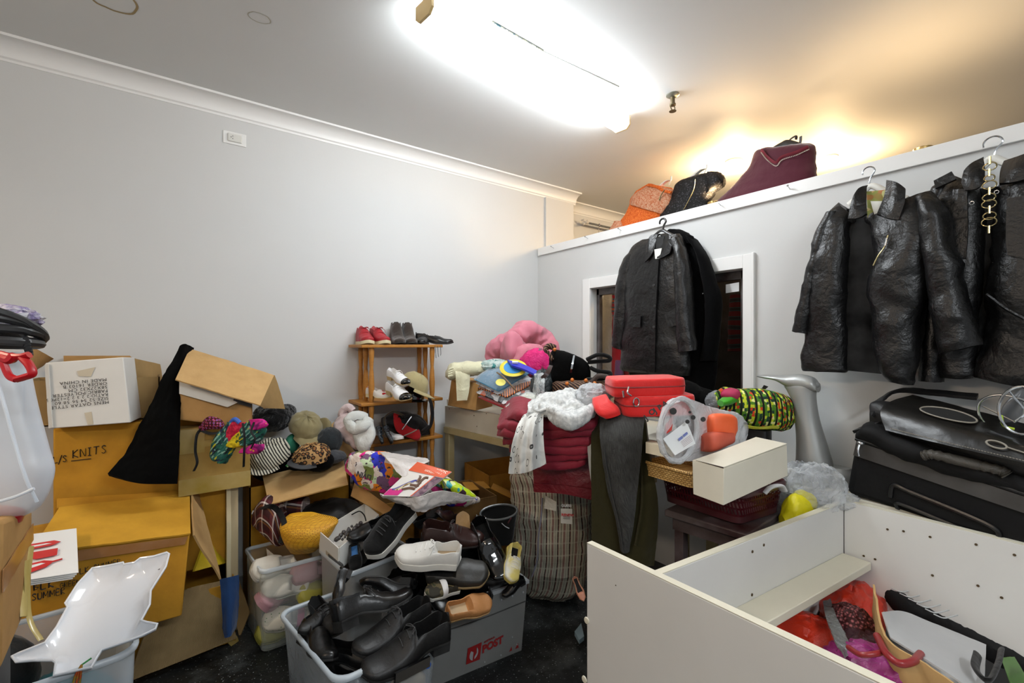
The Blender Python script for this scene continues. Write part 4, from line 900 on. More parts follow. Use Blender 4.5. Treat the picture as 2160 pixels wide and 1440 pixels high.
obj('moulded_edge', MB().tube([P(-20, 1062, .86), P(30, 1048, .86), P(72, 1030, .87)], .003, 8, 20), FROST, t)
REDP = mat('red_plastic', '#b3101a', .3, var=0)
obj('tub_base', MB().loft([tub(-150, 55, 1078, D - .02, .13), tub(-140, 48, 1094, D - .02, .12)], 24, 6, 2.6), REDP, t, label='red base ring')
m = MB(); dd = .88
for pts in ([(2, 752), (18, 790), (34, 800)], [(34, 800), (52, 795), (68, 788), (62, 770), (46, 752)], [(0, 746), (24, 752), (46, 752), (62, 748)]): m.tube([P(x, y, dd) for x, y in pts], .0055, 8, 20, flat=1.3)
m.tube([P(0, 750, dd), P(20, 758, dd), P(30, 750, dd)], .009, 8, 12); obj('clip_handle', m, REDP, t, label='red clip handle')
t = thing('rubber_hose', 'coil of black rubber hose lying on the frosted tub', 'hose', P(5, 735, .95))
RUB = mat('black_rubber', '#0d0f11', .45); m = MB(); c0 = P(-12, 712, .96)
ex_, ey_ = V((CC, -SS, 0)), V((SS, CC, .0))
for q in range(4):
    cc = c0 + UP * (.012 * q - .01) + ex_ * (.006 * q)
    m.tube([cc + (ex_ * math.cos(a) * (.07 - .005 * q) + ey_ * math.sin(a) * .065 + UP * (.014 * math.sin(a + q) - .02 * math.sin(a))) for a in [i * math.pi / 16 for i in range(32)]], .0095, 8, closed=True)
obj('hose_coil', m, RUB, t)
m = MB()
for q in range(6): m.tube([P(-10 + 6 * q, 690 + 5 * q, .98), P(20 + 5 * q, 695 + 5 * q, .98), P(40 + 4 * q, 703 + 7 * q, .97), P(55 + q * 1.5, 715 + 7 * q, .95)], .006, 6, 12, flat=.7)
obj('hose_end', m, RUB, t)
FILM = plastic('clear_film', '#dfe3ea', .62, .12, .8, 26)
single('plastic_packet', MB().blob(P(-12, 672, 1.02), ex_ * .07, ey_ * .06, UP * .028, 40, 24, .35, 4, 2), pattern('mauve_packet', lambda b, v: b.ramp(b.noise(v, 16, 4).outputs['Fac'], [(.42, '#e6e4ea'), (.55, '#8d7fae'), (.66, '#f0eef0')]), .15, .8, 30, src='Object'), 'shiny film packet with mauve cloth above the hose coil', 'packet')
single('clear_film', MB().sheet([[P(0, 652, .98), P(30, 660, .98), P(62, 657, 1.0)], [P(0, 672, .97), P(30, 676, .97), P(50, 676, .98)]], 18, 10, .002, .008, 22, 4), FILM, 'crumpled clear film corner sticking out above the hose coil', 'film')

# ---- white fish shaped dish on clear tub
D1, D2 = 1.35, 1.75     # tail near, nose far
out = [(25, 1384), (38, 1378), (95, 1355), (120, 1322), (143, 1280), (138, 1272), (165, 1230), (195, 1198), (232, 1192), (260, 1186), (262, 1190), (284, 1186), (296, 1177), (325, 1173), (352, 1165), (357, 1168), (350, 1195), (318, 1245), (316, 1275), (298, 1308), (310, 1312), (332, 1316), (328, 1326), (300, 1340), (268, 1352), (215, 1370), (205, 1385), (193, 1407), (114, 1425), (118, 1398), (112, 1393), (70, 1393), (35, 1396)]
def fd(px, py): return 1.29 + (1425 - py) / 260 * .36
op = [P(x, y, fd(x, y)) for x, y in out]
cen = sum(op, V()) / len(op); nrm = (op[15] - op[29]).cross(op[21] - op[6]).normalized(); nrm = nrm if nrm.z > 0 else -nrm
t = thing('fish_dish', 'glossy white dish shaped like a fish resting on the clear tub', 'dish', cen - V((0, 0, .05)))
bm = bmesh.new(); vs = [bm.verts.new(p) for p in op]; bm.faces.new(vs); bmesh.ops.triangulate(bm, faces=bm.faces[:])
for _ in range(3): bmesh.ops.subdivide_edges(bm, edges=bm.edges[:], cuts=1, use_grid_fill=True)
segs = [(op[i], op[(i + 1) % len(op)]) for i in range(len(op))]
def dist(p):
    r = 9
    for a, b_ in segs:
        ab = b_ - a; tt = max(0, min(1, (p - a).dot(ab) / ab.length_squared)); r = min(r, (a + ab * tt - p).length)
    return r
top = {}
for q in bm.verts:
    dd = dist(q.co); top[q.index] = dd
bm.verts.index_update(); m = MB(); idx = {}
vv = list(bm.verts)
for q in vv:
    dd = dist(q.co); f_ = min(1, dd / .045); z = -.034 * (1 - (1 - f_) ** 2)
    idx[q] = m.vert(q.co + nrm * z)
nb = len(vv)
for q in vv:
    dd = dist(q.co); f_ = min(1, dd / .045); z = -.034 * (1 - (1 - f_) ** 2)
    m.vert(q.co + nrm * (z - .006))
for fc in bm.faces:
    ids = [idx[q] for q in fc.verts]; m.f.append(tuple(ids)); m.f.append(tuple(i + nb for i in ids[::-1]))
for ed in bm.edges:
    if len(ed.link_faces) == 1: a, b_ = idx[ed.verts[0]], idx[ed.verts[1]]; m.f.append((a, b_, b_ + nb, a + nb))
bm.free()
obj('dish_body', m, mat('white_glaze', '#e4e7ec', .12, coat=.6, var=.01), t, smooth=70)
obj('rim', MB().tube([p + nrm * .001 for p in op], .0035, 8, closed=True), MATS['white_glaze'], t)
e = P(329, 1187, fd(329, 1187)); obj('eye_hole', MB().lathe(e - nrm * .034, nrm, [(.005, 0), (.005, .004)], 12), mat('eye_dark', '#2a1510', .6), t, label='dark eye hole')
o = P(172, 1402, fd(172, 1402)); m = MB(); m.tube([o, o + V((.02, .01, .006))], .0025, 6); obj('green_cord', m, mat('cord_green', '#1d7a35', .7), t)
m = MB()
for q in range(3): m.tube([o, o + V((-.012 + .006 * q, -.02, -.02)), o + V((-.02 + .008 * q, -.03, -.07))], .003, 6, 10)
obj('rust_cord', m, pattern('rust_cord', lambda b, v: b.ramp(b.noise(v, 60).outputs['Fac'], [(.4, '#a8431a'), (.6, '#7a7a2a')]), .8, 0, src='Object'), t)
# clear tubs under the dish
CLR = plastic('clear_tub', '#d6e0e8', .72, .2); CLR2 = plastic('clear_tub_rim', '#d2dae0', .15, .25)
def crate(name, label, o, ex, ey, h, flare=.88, rim=.014, matb=None, matr=None, r=.14, rings=True):
    """moulded storage tub: rounded rectangle flaring up to a rolled rim"""
    o, ex, ey = V(o), V(ex), V(ey); c = o + ex / 2 + ey / 2
    t = thing(name, label, 'tub', c)
    def ring(k, z, s=1):
        pts = []; rx = r * min(ex.length, ey.length) / ex.length; ry = r * min(ex.length, ey.length) / ey.length
        for cx, cy, a0 in ((1, 1, 0), (-1, 1, 1), (-1, -1, 2), (1, -1, 3)):
            for q in range(6):
                a = (a0 + q / 5) * math.pi / 2
                pts.append(c + ex * k * (cx * (.5 - rx) + rx * math.cos(a)) + ey * k * (cy * (.5 - ry) + ry * math.sin(a)) + UP * z)
        return pts
    m = MB(); n = 24; th = .012
    outer = [ring(flare, .0), ring(flare + .01, .004), ring(.5 * (flare + .97), h * .5), ring(.97, h)]; inn = [ring(.95, h), ring(flare - .02, .008)]
    b = m.grid(outer + inn, True); m.fan([b + i for i in range(n)], True); m.fan([b + 5 * n + i for i in range(n)])
    obj('tub_body', m, matb or CLR, t, smooth=50)
    m = MB(); m.grid([ring(.96, h - .012), ring(1.0, h - .014), ring(1.015, h - .004), ring(1.0, h + .004), ring(.955, h + .004), ring(.945, h - .004), ring(.96, h - .012)], True)
    obj('rim', m, matr or CLR2, t, smooth=70)
    return t, ring
A = onz(25, 1330, .3); t, rg = crate('storage_tub', 'clear storage tub under the white fish dish holding teal things', V((-.5, 1.8, .0)), V((.42, .03, 0)), V((-.03, .46, 0)), .5)
single('teal_cloth', MB().blob(V((-.3, 2.04, .2)), (.16, .0, 0), (0, .18, 0), (0, 0, .17), 30, 18, .12, 3, 4), cloth('teal_fabric', '#12808f', .7), 'teal cloth folded inside the tub under the fish dish', 'cloth')
t = thing('storage_tub', 'dark navy tub with pale handle rim at the lower left corner', 'tub', V((-.62, 1.15, 0)))
# dark bag bottom left
t2 = t
m = MB(); m.blob(P(-12, 1440, 1.42), ex_ * .1, ey_ * .09, UP * .13, 30, 20, .12, 2, 6); obj('bag_body', m, cloth('dark_nylon', '#0d1214', .6, 300), t2)
t2.name = 'dark_bag'; t2['label'] = 'black nylon bag with teal patch at the lower left corner'; t2['category'] = 'bag'
obj('teal_patch', MB().sheet([[P(0, 1345, 1.3), P(22, 1352, 1.3)], [P(0, 1385, 1.29), P(14, 1382, 1.29)]], 6, 6, .006), mat('teal_patch', '#1a8f96', .5), t2)
# ================================================================ shoe rack
OAK = pattern('pine_wood', lambda b, v: b.mix(b.math('MULTIPLY', b.noise(b.mapping(scale=(3, 30, 30)), 4, 4).outputs['Fac'], .7), '#b9803a', '#7e4f1c'), .45, 0, src='Object')
rk = thing('shoe_rack', 'wooden shoe rack with turned posts standing against the left wall', 'rack', (1.22, 2.95, 0))
ZS = [1.425, 1.06, .80, .50]
for z in ZS: obj('shelf', MB().bx(.945, 1.51, 2.82, 3.08, z, z + .02), OAK, rk, bevel=.004)
for x in (1.018, 1.442):
    for y in (2.85, 2.955, 3.05):
        m = MB()
        for z1_, z0_ in ((ZS[0], ZS[1] + .02), (ZS[1], ZS[2] + .02), (ZS[2], ZS[3] + .02), (ZS[3], 0)):
            h = z1_ - z0_; m.lathe((x, y, z0_), UP, [(.013, 0), (.017, h * .12), (.019, h * .3), (.014, h * .55), (.011, h * .62), (.016, h * .82), (.018, h * .93), (.016, h)], 14)
        obj('post', m, OAK, rk)
ZT0 = ZS[0] + .021
def onrack(x, y, yaw, L, z):
    d = V((math.cos(yaw), math.sin(yaw), 0)) * L / 2; return V((x, y, z)) - d, V((x, y, z)) + d
h_, t_ = onrack(1.01, 2.95, math.radians(-98), .26, ZT0); shoe('chukka', 'red desert boot with cream sole, leftmost on the top rack shelf', h_, t_, cu=REDL, cs=CREAM, cl=MATS.get('x') or mat('lace_red', '#8a1420', .8))
h_, t_ = onrack(1.105, 2.94, math.radians(-92), .26, ZT0); shoe('chukka', 'red desert boot with open collar, beside the brown boots', h_, t_, cu=REDL, cs=CREAM, ci=BEIGE, cl=MATS['lace_red'])
h_, t_ = onrack(1.235, 2.95, math.radians(-104), .255, ZT0); shoe('boot', 'brown chelsea boot next to the red desert boots', h_, t_, cu=SUEDE, cs=SOL, ci=BEIGE)
h_, t_ = onrack(1.32, 2.955, math.radians(-104), .255, ZT0); shoe('boot', 'brown chelsea boot next to the black shoes on the top shelf', h_, t_, cu=SUEDE, cs=SOL, ci=BEIGE)
h_, t_ = onrack(1.425, 2.96, math.radians(-120), .255, ZT0); shoe('loafer', 'black slip-on shoe seen from its heel on the top shelf', h_, t_, cu=SB, cs=SOL)
h_, t_ = onrack(1.50, 2.93, math.radians(-40), .27, ZT0); shoe('loafer', 'black slip-on shoe overhanging the right end of the top shelf', h_, t_, cu=SB, cs=SOL)
m = MB()
for px in (918, 923, 929): m.tube([ony(px, 729, 2.81), ony(px + 1, 745, 2.8), ony(px + (2 if px < 925 else 0), 755 + (918 - px) * .5, 2.8)], .002, 6, 8)
single('shoelaces', m, mat('lace_grey', '#4a4d50', .8), 'grey shoelaces dangling from the right end of the top shelf', 'laces')
Zm = ZS[1] + .021
shoe('derby', 'white brogue with black toe cap on top of its pair', P(822, 797, 2.86), P(864, 812, 2.74), up=(-.1, -.45, .8), cu=WTL, cs=mat('sole_beige', '#b9a070', .6), ci=BEIGE, cl=LWH, toecap=SPAT, name='brogue')
shoe('derby', 'white brogue with black toe cap at the shelf edge', P(822, 828, 2.85), P(864, 846, 2.68), up=(-.1, -.45, .8), cu=WTL, cs=MATS['sole_beige'], ci=BEIGE, cl=LWH, toecap=SPAT, name='brogue')
FLO = pattern('red_dot_canvas', lambda b, v: b.ramp(b.voro(v, 17).outputs['Distance'], [(.2, '#b3121c'), (.26, '#dad6d0')]), .7, .1, src='Object')
shoe('loafer', 'white flat shoe with red heart spots on the middle rack shelf', P(776, 836, 2.95), P(824, 840, 2.84), up=UP, cu=FLO, cs=CREAM, ci=BEIGE)
def cap(name, label, c, fwd, up, r, m_crown, m_peak, m_btn=None, crumple=.05, seed=0, peak=.85, cat='hat', sq=1.0):
    """baseball cap: six-panel crown, peak, button"""
    c = V(c); fwd = V(fwd).normalized(); up = V(up); up = (up - fwd * up.dot(fwd)).normalized(); sd = up.cross(fwd)
    t = thing(name, label, cat, c); m = MB(); rows = []
    for j in range(13):
        ph = math.pi / 2 * j / 12; k = math.cos(ph) ** .8; rr = []
        for i in range(36):
            a = 2 * math.pi * i / 36; seam = 1 - .012 * (abs(math.sin(3 * a)) < .12); q = V((math.cos(a), math.sin(a), j / 12))
            w = seam * (1 + crumple * ridg(q * 2 + V((seed, seed * 2, 0)))); rr.append(c + (fwd * math.cos(a) * r * 1.1 + sd * math.sin(a) * r * .92) * k * w + up * math.sin(ph) * r * .98 * sq * (1 + crumple * 1.5 * ridg(q * 1.7 + V((0, seed, 5)))))
        rows.append(rr)
    b0 = m.grid(rows, True); m.fan([b0 + i for i in range(36)], True); m.fan([b0 + 12 * 36 + i for i in range(36)]); obj('crown', m, m_crown, t)
    rows = []
    for j in range(7):
        q = j / 6; rr = []
        for i in range(13):
            a = (i / 12 - .5) * 2.1; ext = peak * q * (1 - abs(a / 1.05) ** 3 * .92)
            rr.append(c + fwd * (math.cos(a) * r * 1.08 + ext * r * 1.0) + sd * math.sin(a) * r * (.92 + .12 * q) - up * (abs(math.sin(a)) ** 2 * .22 * r * q + .05 * r * q))
        rows.append(rr)
    obj('peak', MB().sheet(rows, 18, 10, .005), m_peak, t)
    obj('button', MB().blob(c + up * r * .99 * sq, fwd * .009, sd * .009, up * .006, 10, 6, 0), m_btn or m_crown, t); return t
KH = cloth('khaki_cotton', '#8a7f5c', .9, 500, 9, .3); KH2 = cloth('khaki_light', '#9c9068', .9, 500, 9, .3)
cap('khaki_baseball_hat', 'khaki cap lying beside the white brogues on the rack', P(872, 815, 2.88), V((.55, -.8, -.45)), V((-.2, .5, .8)), .085, KH2, KH2, crumple=.1, seed=3)
cap('glossy_baseball_hat', 'glossy black cap with long strap on the right of the middle shelf', P(868, 838, 2.95), V((.5, -.7, -.1)), UP, .075, SPAT, SPAT, seed=5, peak=.5)
m = MB(); pts = [ony(902, 838, 2.80), ony(908, 858, 2.79), ony(909, 880, 2.79), ony(904, 900, 2.8), ony(893, 912, 2.82), ony(880, 915, 2.84)]
single('webbing_belt', m.sheet([[p, p + V((.022, .0, .0))] for p in pts], 4, 30, .004), cloth('strap_black', '#111112', .8), 'black webbing strap hanging from the middle shelf down to the red bag', 'strap')
# lowest visible shelf
Zl = ZS[2] + .021
SEQ = pattern('grey_sequins', lambda b, v: b.ramp(b.voro(v, 130).outputs['Color'], [(.3, '#23262a'), (.7, '#5a6066')]), .25, .2, 40, src='Object')
shoe('flat', 'dark sequinned slipper on its side on the lower shelf, left', P(795, 905, 2.88), P(802, 934, 2.74), up=(.8, -.4, .3), cu=SEQ, cs=SOL, wscale=1.2)
shoe('flat', 'dark sequinned slipper on its side on the lower shelf, right', P(808, 905, 2.9), P(822, 932, 2.74), up=(.8, -.4, .3), cu=SEQ, cs=SOL, wscale=1.2)
shoe('flat', 'white sandal with ridged sole on the lower rack shelf', P(815, 920, 2.92), P(848, 928, 2.78), cu=WTL, cs=WSOL, ci=WTL)
t = thing('red_backpack', 'red and black sports bag stuffed on the lower rack shelf', 'bag', (1.28, 2.93, Zl))
m = MB(); m.loft([(ony(812, 890, 2.93), (0, 0, .03), (0, .05, 0)), (ony(840, 893, 2.92), (0, 0, .075), (0, .08, 0)), (ony(870, 897, 2.92), (0, 0, .08), (0, .08, 0)), (ony(902, 905, 2.93), (0, 0, .03), (0, .05, 0))], 24, 24, 2.2)
obj('bag_body', m, cloth('bag_black', '#0e0e10', .6, 300), t, wr=.012, wf=14)
m = MB(); m.loft([(ony(838, 880, 2.86), (.02, 0, .0), (0, .02, .03)), (ony(850, 900, 2.84), (.05, 0, 0), (0, .03, .04)), (ony(872, 912, 2.83), (.045, 0, 0), (0, .03, .035)), (ony(878, 920, 2.83), (.02, 0, 0), (0, .02, .02))], 20, 20, 2.3)
obj('red_pocket', m, cloth('bag_red', '#a50f18', .7, 300), t, wr=.008, wf=16)
m = MB()
m.tube([ony(814, 905, 2.83), ony(811, 882, 2.82), ony(826, 869, 2.82), ony(842, 872, 2.82), ony(856, 880, 2.82)], .012, 8, 24, flat=.35)
m2 = MB(); m2.tube([ony(848, 878, 2.81), ony(880, 876, 2.81), ony(900, 896, 2.81), ony(890, 908, 2.81)], .011, 8, 24, flat=.35)
obj('shoulder_strap', m, cloth('strap_tan', '#4a3f30', .8), t); obj('shoulder_strap', m2, MATS['bag_black'], t)
obj('zip', MB().tube([ony(868, 878, 2.805), ony(858, 892, 2.80), ony(848, 906, 2.79)], .005, 6, 12), STEEL, t)
obj('white_piping', MB().tube([ony(852, 919, 2.785), ony(868, 912, 2.78), ony(879, 906, 2.79)], .004, 6, 12), mat('piping_grey', '#8a8478', .7), t)
for i, (z0_, c) in enumerate(((.523, '#3a3d40'), (.552, '#1d1f22'), (.585, '#5a5d5e'))):
    m = MB(); m.loft([((1.10, 2.94, z0_ + .016), (0, 0, .012), (0, .1, 0)), ((1.12, 2.94, z0_ + .016), (0, 0, .016), (0, .105, 0)), ((1.40, 2.94, z0_ + .016), (0, 0, .015), (0, .105, 0)), ((1.42, 2.94, z0_ + .016), (0, 0, .01), (0, .1, 0))], 20, 16, 4)
    single('folded_cloth', m, cloth('folded_%d' % i, c, .9), ('dark grey', 'black', 'pale grey')[i] + ' folded cloth under the lower rack shelf', 'cloth', wr=.004)
# pale robe bundle hanging on the left end of the lower shelf
PK = cloth('pale_pink_fleece', '#c9b6b6', .95, 240, 14, .6); WT = cloth('white_fleece', '#c9ccc8', .95, 260, 12, .6)
t = thing('robe_bundle', 'pale pink and white robe bundled off the left end of the rack', 'robe', P(757, 945, 2.72))
m = MB(); m.loft([(P(728, 872, 2.85), ex_ * .03, UP * .02), (P(735, 890, 2.78), ex_ * .06, V((0, -.05, .02))), (P(742, 905, 2.74), ex_ * .085, V((0, -.06, .0))), (P(752, 925, 2.72), ex_ * .075, V((0, -.06, 0))), (P(760, 945, 2.7), ex_ * .03, V((0, -.03, 0)))], 30, 36, 2.1)
obj('robe_body', m, PK, t, wr=.03, wf=8, seed=4)
m = MB(); m.tube([P(772, 880, 2.72), P(750, 876, 2.68), P(734, 888, 2.66), P(748, 905, 2.64), P(768, 898, 2.64), P(778, 885, 2.68)], .026, 12, 36, flat=.7); obj('collar_roll', m, WT, t, wr=.008, wf=18)
m = MB(); m.loft([(P(765, 890, 2.68), ex_ * .05, V((0, -.03, .01))), (P(768, 915, 2.66), ex_ * .06, V((0, -.035, 0))), (P(766, 938, 2.64), ex_ * .04, V((0, -.035, 0))), (P(766, 953, 2.64), ex_ * .02, V((0, -.02, 0)))], 24, 26, 2.1); obj('robe_sleeve', m, WT, t, wr=.013, wf=10, seed=6)
m = MB(); m.tube([P(724, 884, 2.78), P(722, 868, 2.78), P(734, 858, 2.78), P(744, 866, 2.78)], .02, 10, 20); obj('robe_belt', m, PK, t, wr=.006, wf=20)
# ================================================================ carton of hats
YH = 2.80
t = thing('hat_carton', 'open tan carton full of hats below the tilted carton', 'box', (.62, 2.9, 0))
hx0, hx1 = ony(526, 1100, YH).x, ony(738, 1100, YH).x
zt_ = ony(640, 1010, YH).z
obj('carton_body', obox(MB(), V((hx0, YH, 0)), V((hx1 - hx0, 0, 0)), V((0, .27, 0)), V((0, 0, zt_)), .007), CARDY, t)
obj('front_flap', flapq(ony(554, 1004, YH - .005), ony(724, 966, YH - .005), P(734, 1020, 2.40), P(567, 1065, 2.30), .007, .003, 2), CARDL, t)
obj('side_flap', flapq(ony(690, 905, 3.0), ony(722, 968, YH), ony(752, 960, YH + .05), ony(704, 890, 3.04), .006, .003, 5), CARDL, t)
# hats
FUR = cloth('black_fur', '#060607', 1, 160, 30, 1.0, .3)
def hat_blob(name, label, c, a, b_, d, m_, seed, wr=.12, cat='hat'):
    return single(name, MB().blob(c, a, b_, d, 40, 24, wr, 2.4, seed), m_, label, cat)
hat_blob('fur_hat', 'fluffy black hat at the back of the hat carton', P(575, 880, 2.66), ex_ * .1, ey_ * .09, UP * .075, FUR, 1, .2)
hat_blob('fur_hat', 'fluffy black hat beside the khaki cap', P(602, 872, 2.72), ex_ * .055, ey_ * .07, UP * .05, FUR, 5, .2)
STR = pattern('striped_cotton', lambda b, v: b.ramp(b.wave(b.mapping('Object', rot=(.2, .5, .3)), 26, .6).outputs['Fac'], [(.35, '#2c2a26'), (.5, '#c9c4b2')], 'LINEAR'), .9, .2)
cap('striped_baseball_hat', 'black and cream striped cap at the front of the hat carton', P(570, 962, 2.5), V((-.5, -.5, -.3)), V((.1, -.15, .95)), .095, STR, STR, crumple=.2, seed=2, peak=.5, sq=.8)
cap('khaki_baseball_hat', 'khaki cap with broad peak on top of the hat pile', P(645, 900, 2.66), V((.12, -.85, -.5)), V((-.1, .35, .9)), .092, KH, KH, crumple=.14, seed=8, peak=1.05, sq=.8)
LEO = pattern('leopard', lambda b, v: b.mix(b.ramp(b.voro(v, 42).outputs['Distance'], [(.28, '#1a0f0a'), (.36, '#1a0f0a'), (.42, '#000000')]), b.ramp(b.noise(v, 20).outputs['Fac'], [(.4, '#6b4a2a'), (.6, '#b08a58')]), b.ramp(b.voro(v, 42).outputs['Distance'], [(.0, '#8a5c30'), (.3, '#1a0f0a'), (.42, '#1a0f0a'), (.5, '#a98352')]), 'MIX'), .8, .2, src='Object')
LEO = pattern('leopard_print', lambda b, v: b.ramp(b.voro(v, 46).outputs['Distance'], [(.0, '#7a5028'), (.26, '#8a5c30'), (.34, '#160d08'), (.5, '#160d08'), (.58, '#a98352')]), .8, .25, src='Object')
cap('leopard_baseball_hat', 'leopard print cap in the middle of the hat carton', P(658, 962, 2.5), V((-.75, -.5, -.12)), V((.1, -.2, .95)), .088, LEO, mat('peak_grey', '#2d2d30', .8), crumple=.22, seed=4, peak=.55, sq=.62)
hat_blob('wool_beanie', 'dark grey wool beanie to the right of the khaki cap', P(695, 930, 2.66), ex_ * .065, ey_ * .08, UP * .075, cloth('charcoal_wool', '#23282b', .95, 200, 12, .5), 7)
hat_blob('wool_beanie', 'grey beanie lying at the right front corner of the hat carton', P(700, 963, 2.6), ex_ * .075, ey_ * .07, UP * .035, cloth('grey_wool', '#3a3c40', .95, 200, 12, .5), 9)
hat_blob('wool_beanie', 'black beanie below the leopard cap', P(672, 972, 2.52), ex_ * .08, ey_ * .06, UP * .055, FELT, 11, .08)
hat_blob('black_felt_hat', 'black hat filling the left front of the hat carton', P(575, 985, 2.62), ex_ * .11, ey_ * .1, UP * .07, FELT, 12, .1)
hat_blob('black_felt_hat', 'black hat deep in the middle of the hat carton', P(640, 985, 2.66), ex_ * .13, ey_ * .1, UP * .09, MATS['black_wool'], 14, .1)
single('khaki_headband', MB().loft([(P(672, 895, 2.68), ex_ * .02, UP * .02), (P(684, 893, 2.68), ex_ * .02, UP * .035), (P(694, 898, 2.7), ex_ * .015, UP * .03)], 16, 12, 3), KH, 'khaki cloth loop behind the dark grey beanie', 'strap')
hat_blob('green_felt_hat', 'bright green cap peeking out left of the leopard cap', P(617, 935, 2.62), ex_ * .035, ey_ * .05, UP * .055, mat('green_felt', '#1a7a5c', .8), 15, .04)
single('paper_ticket', MB().sheet([[P(602, 982, 2.47), P(622, 966, 2.47)], [P(606, 985, 2.46), P(628, 974, 2.46)]], 6, 4, .004, .002, 30), pattern('green_label', lambda b, v: b.ramp(b.noise(v, 90).outputs['Fac'], [(.45, '#1f9a4a'), (.6, '#dfe8d8')]), .6, 0, src='Object'), 'small green and white label at the front of the hat carton', 'label')
# embroidered cloths over the taped carton
EMB = pattern('embroidery', lambda b, v: b.mix(b.ramp(b.wave(b.mapping('UV', rot=(0, 0, .6)), 16, 2).outputs['Fac'], [(.2, '#000000'), (.6, '#ffffff')]), b.ramp(b.voro(v, 60).outputs['Color'], [(.25, '#1c5a4a'), (.42, '#b7b321'), (.55, '#20264a'), (.7, '#7fae9f')], 'CONSTANT'), b.ramp(b.noise(v, 30).outputs['Fac'], [(.4, '#101c22'), (.6, '#2e6b62')])), .8, .4)
MAG = pattern('magenta_print', lambda b, v: b.ramp(b.voro(v, 34).outputs['Distance'], [(.1, '#e0b51c'), (.2, '#c4187c'), (.5, '#d02a8c'), (.7, '#7a1660')]), .7, .3, src='Object')
YEL = pattern('yellow_embroidery', lambda b, v: b.ramp(b.noise(v, 40, 4).outputs['Fac'], [(.4, '#a8930f'), (.55, '#e0c81e'), (.65, '#2a4a1c')]), .8, .3, src='Object')
CRM = pattern('crimson_embroidery', lambda b, v: b.ramp(b.noise(v, 70, 4).outputs['Fac'], [(.4, '#9a0c30'), (.6, '#d0284a')]), .8, .4, src='Object')
DOT = pattern('bead_rows', lambda b, v: b.ramp(b.voro(v, 80, rand=.2).outputs['Distance'], [(.25, '#3a54b4'), (.35, '#c9506a'), (.5, '#3a0c18')]), .6, .4, src='Object')
D = 2.13
t = thing('embroidered_headband', 'beaded maroon headband with black ties over the taped carton', 'headband', P(440, 905, D))
obj('band', MB().loft([(P(420, 905, D), UP * .012, V((0, -.02, 0))), (P(440, 892, D - .03), UP * .028, V((0, -.03, 0))), (P(465, 895, D - .03), UP * .022, V((0, -.03, 0))), (P(474, 903, D), UP * .01, V((0, -.02, 0)))], 18, 20), DOT, t, wr=.004, wf=20)
obj('tie', MB().tube([P(424, 905, D - .02), P(415, 918, D - .04), P(412, 950, D - .05), P(416, 975, D - .05), P(409, 993, D - .05)], .008, 8, 24, flat=.3), BLK, t)
obj('tie', MB().tube([P(424, 907, D - .02), P(445, 914, D - .05), P(470, 910, D - .05)], .007, 8, 16, flat=.4), BLK, t)
t = thing('embroidered_scarf', 'multicoloured embroidered scarf knotted over the taped carton', 'scarf', P(480, 930, D))
for n_, m_, secs, sd_ in (('tail', EMB, [(484, 900, .02), (478, 920, .045), (470, 945, .05), (465, 965, .04), (468, 976, .015)], 1), ('fold', EMB, [(496, 892, .03), (490, 912, .035), (484, 935, .03), (486, 948, .012)], 2),
                          ('fold', CRM, [(505, 892, .03), (500, 906, .042), (496, 922, .035), (494, 932, .012)], 3), ('fold', YEL, [(515, 912, .02), (507, 925, .04), (499, 938, .04), (494, 942, .015)], 4),
                          ('fold', EMB, [(540, 888, .03), (535, 905, .055), (528, 925, .05), (520, 938, .03)], 5), ('fold', MAG, [(543, 886, .03), (546, 896, .035), (540, 905, .02)], 6), ('fold', MAG, [(545, 938, .02), (532, 948, .045), (522, 956, .035), (514, 950, .012)], 7)):
    m = MB().loft([(P(x, y, D - .04 - .008 * sd_), ex_ * w_, V((-.01, -.02, .006))) for x, y, w_ in secs], 20, 24, 2.1); obj(n_, m, m_, t, wr=.008, wf=22, seed=sd_)
obj('tie', MB().tube([P(512, 892, D - .12), P(516, 925, D - .13), P(515, 955, D - .13), P(514, 984, D - .12)], .007, 8, 20, flat=.4), BLK, t)
obj('tie', MB().tube([P(536, 890, D - .13), P(530, 910, D - .14), P(538, 925, D - .14), P(530, 945, D - .13)], .006, 8, 20, flat=.5), BLK, t)
obj('blue_edge', MB().tube([P(488, 890, D - .07), P(496, 884, D - .08), P(506, 892, D - .08)], .01, 8, 12), mat('bright_blue', '#1f56b4', .7), t)
# ================================================================ printed shopping bag and cartons under the table
def pbag(b, v):
    n = b.noise(v, 5, 3).outputs['Fac']; dv_ = b.add('ShaderNodeVectorMath', operation='MULTIPLY_ADD'); b.link(b.noise(b.mapping('Object'), 14, 3).outputs['Color'], dv_.inputs[0]); dv_.inputs[1].default_value = (.06, .06, .06); b.link(b.mapping('Object'), dv_.inputs[2]); c = b.voro(dv_.outputs[0], 20)
    pal = b.ramp(b.sep(c.outputs['Color'])[0], [(0, '#e0208a'), (.16, '#ece6e2'), (.32, '#ee8a1c'), (.40, '#7a5a7a'), (.5, '#cfe4bc'), (.58, '#2a34c0'), (.64, '#efe0d4'), (.8, '#e0408a'), (.9, '#7c8a4a')], 'CONSTANT')
    return b.mix(b.math('GREATER_THAN', b.noise(v, 40, 3).outputs['Fac'], .62), pal, '#3a2a34')
PB = pattern('bag_print', pbag, .3, .5, 22)
PBW = mat('bag_white', '#d6d0cc', .3, var=.05, bump=.5, bscale=24, dist=.02)
t = thing('shopping_bag', 'crumpled white plastic bag with colourful print in front of the rack', 'bag', P(860, 1040, 2.3))
D = 2.42
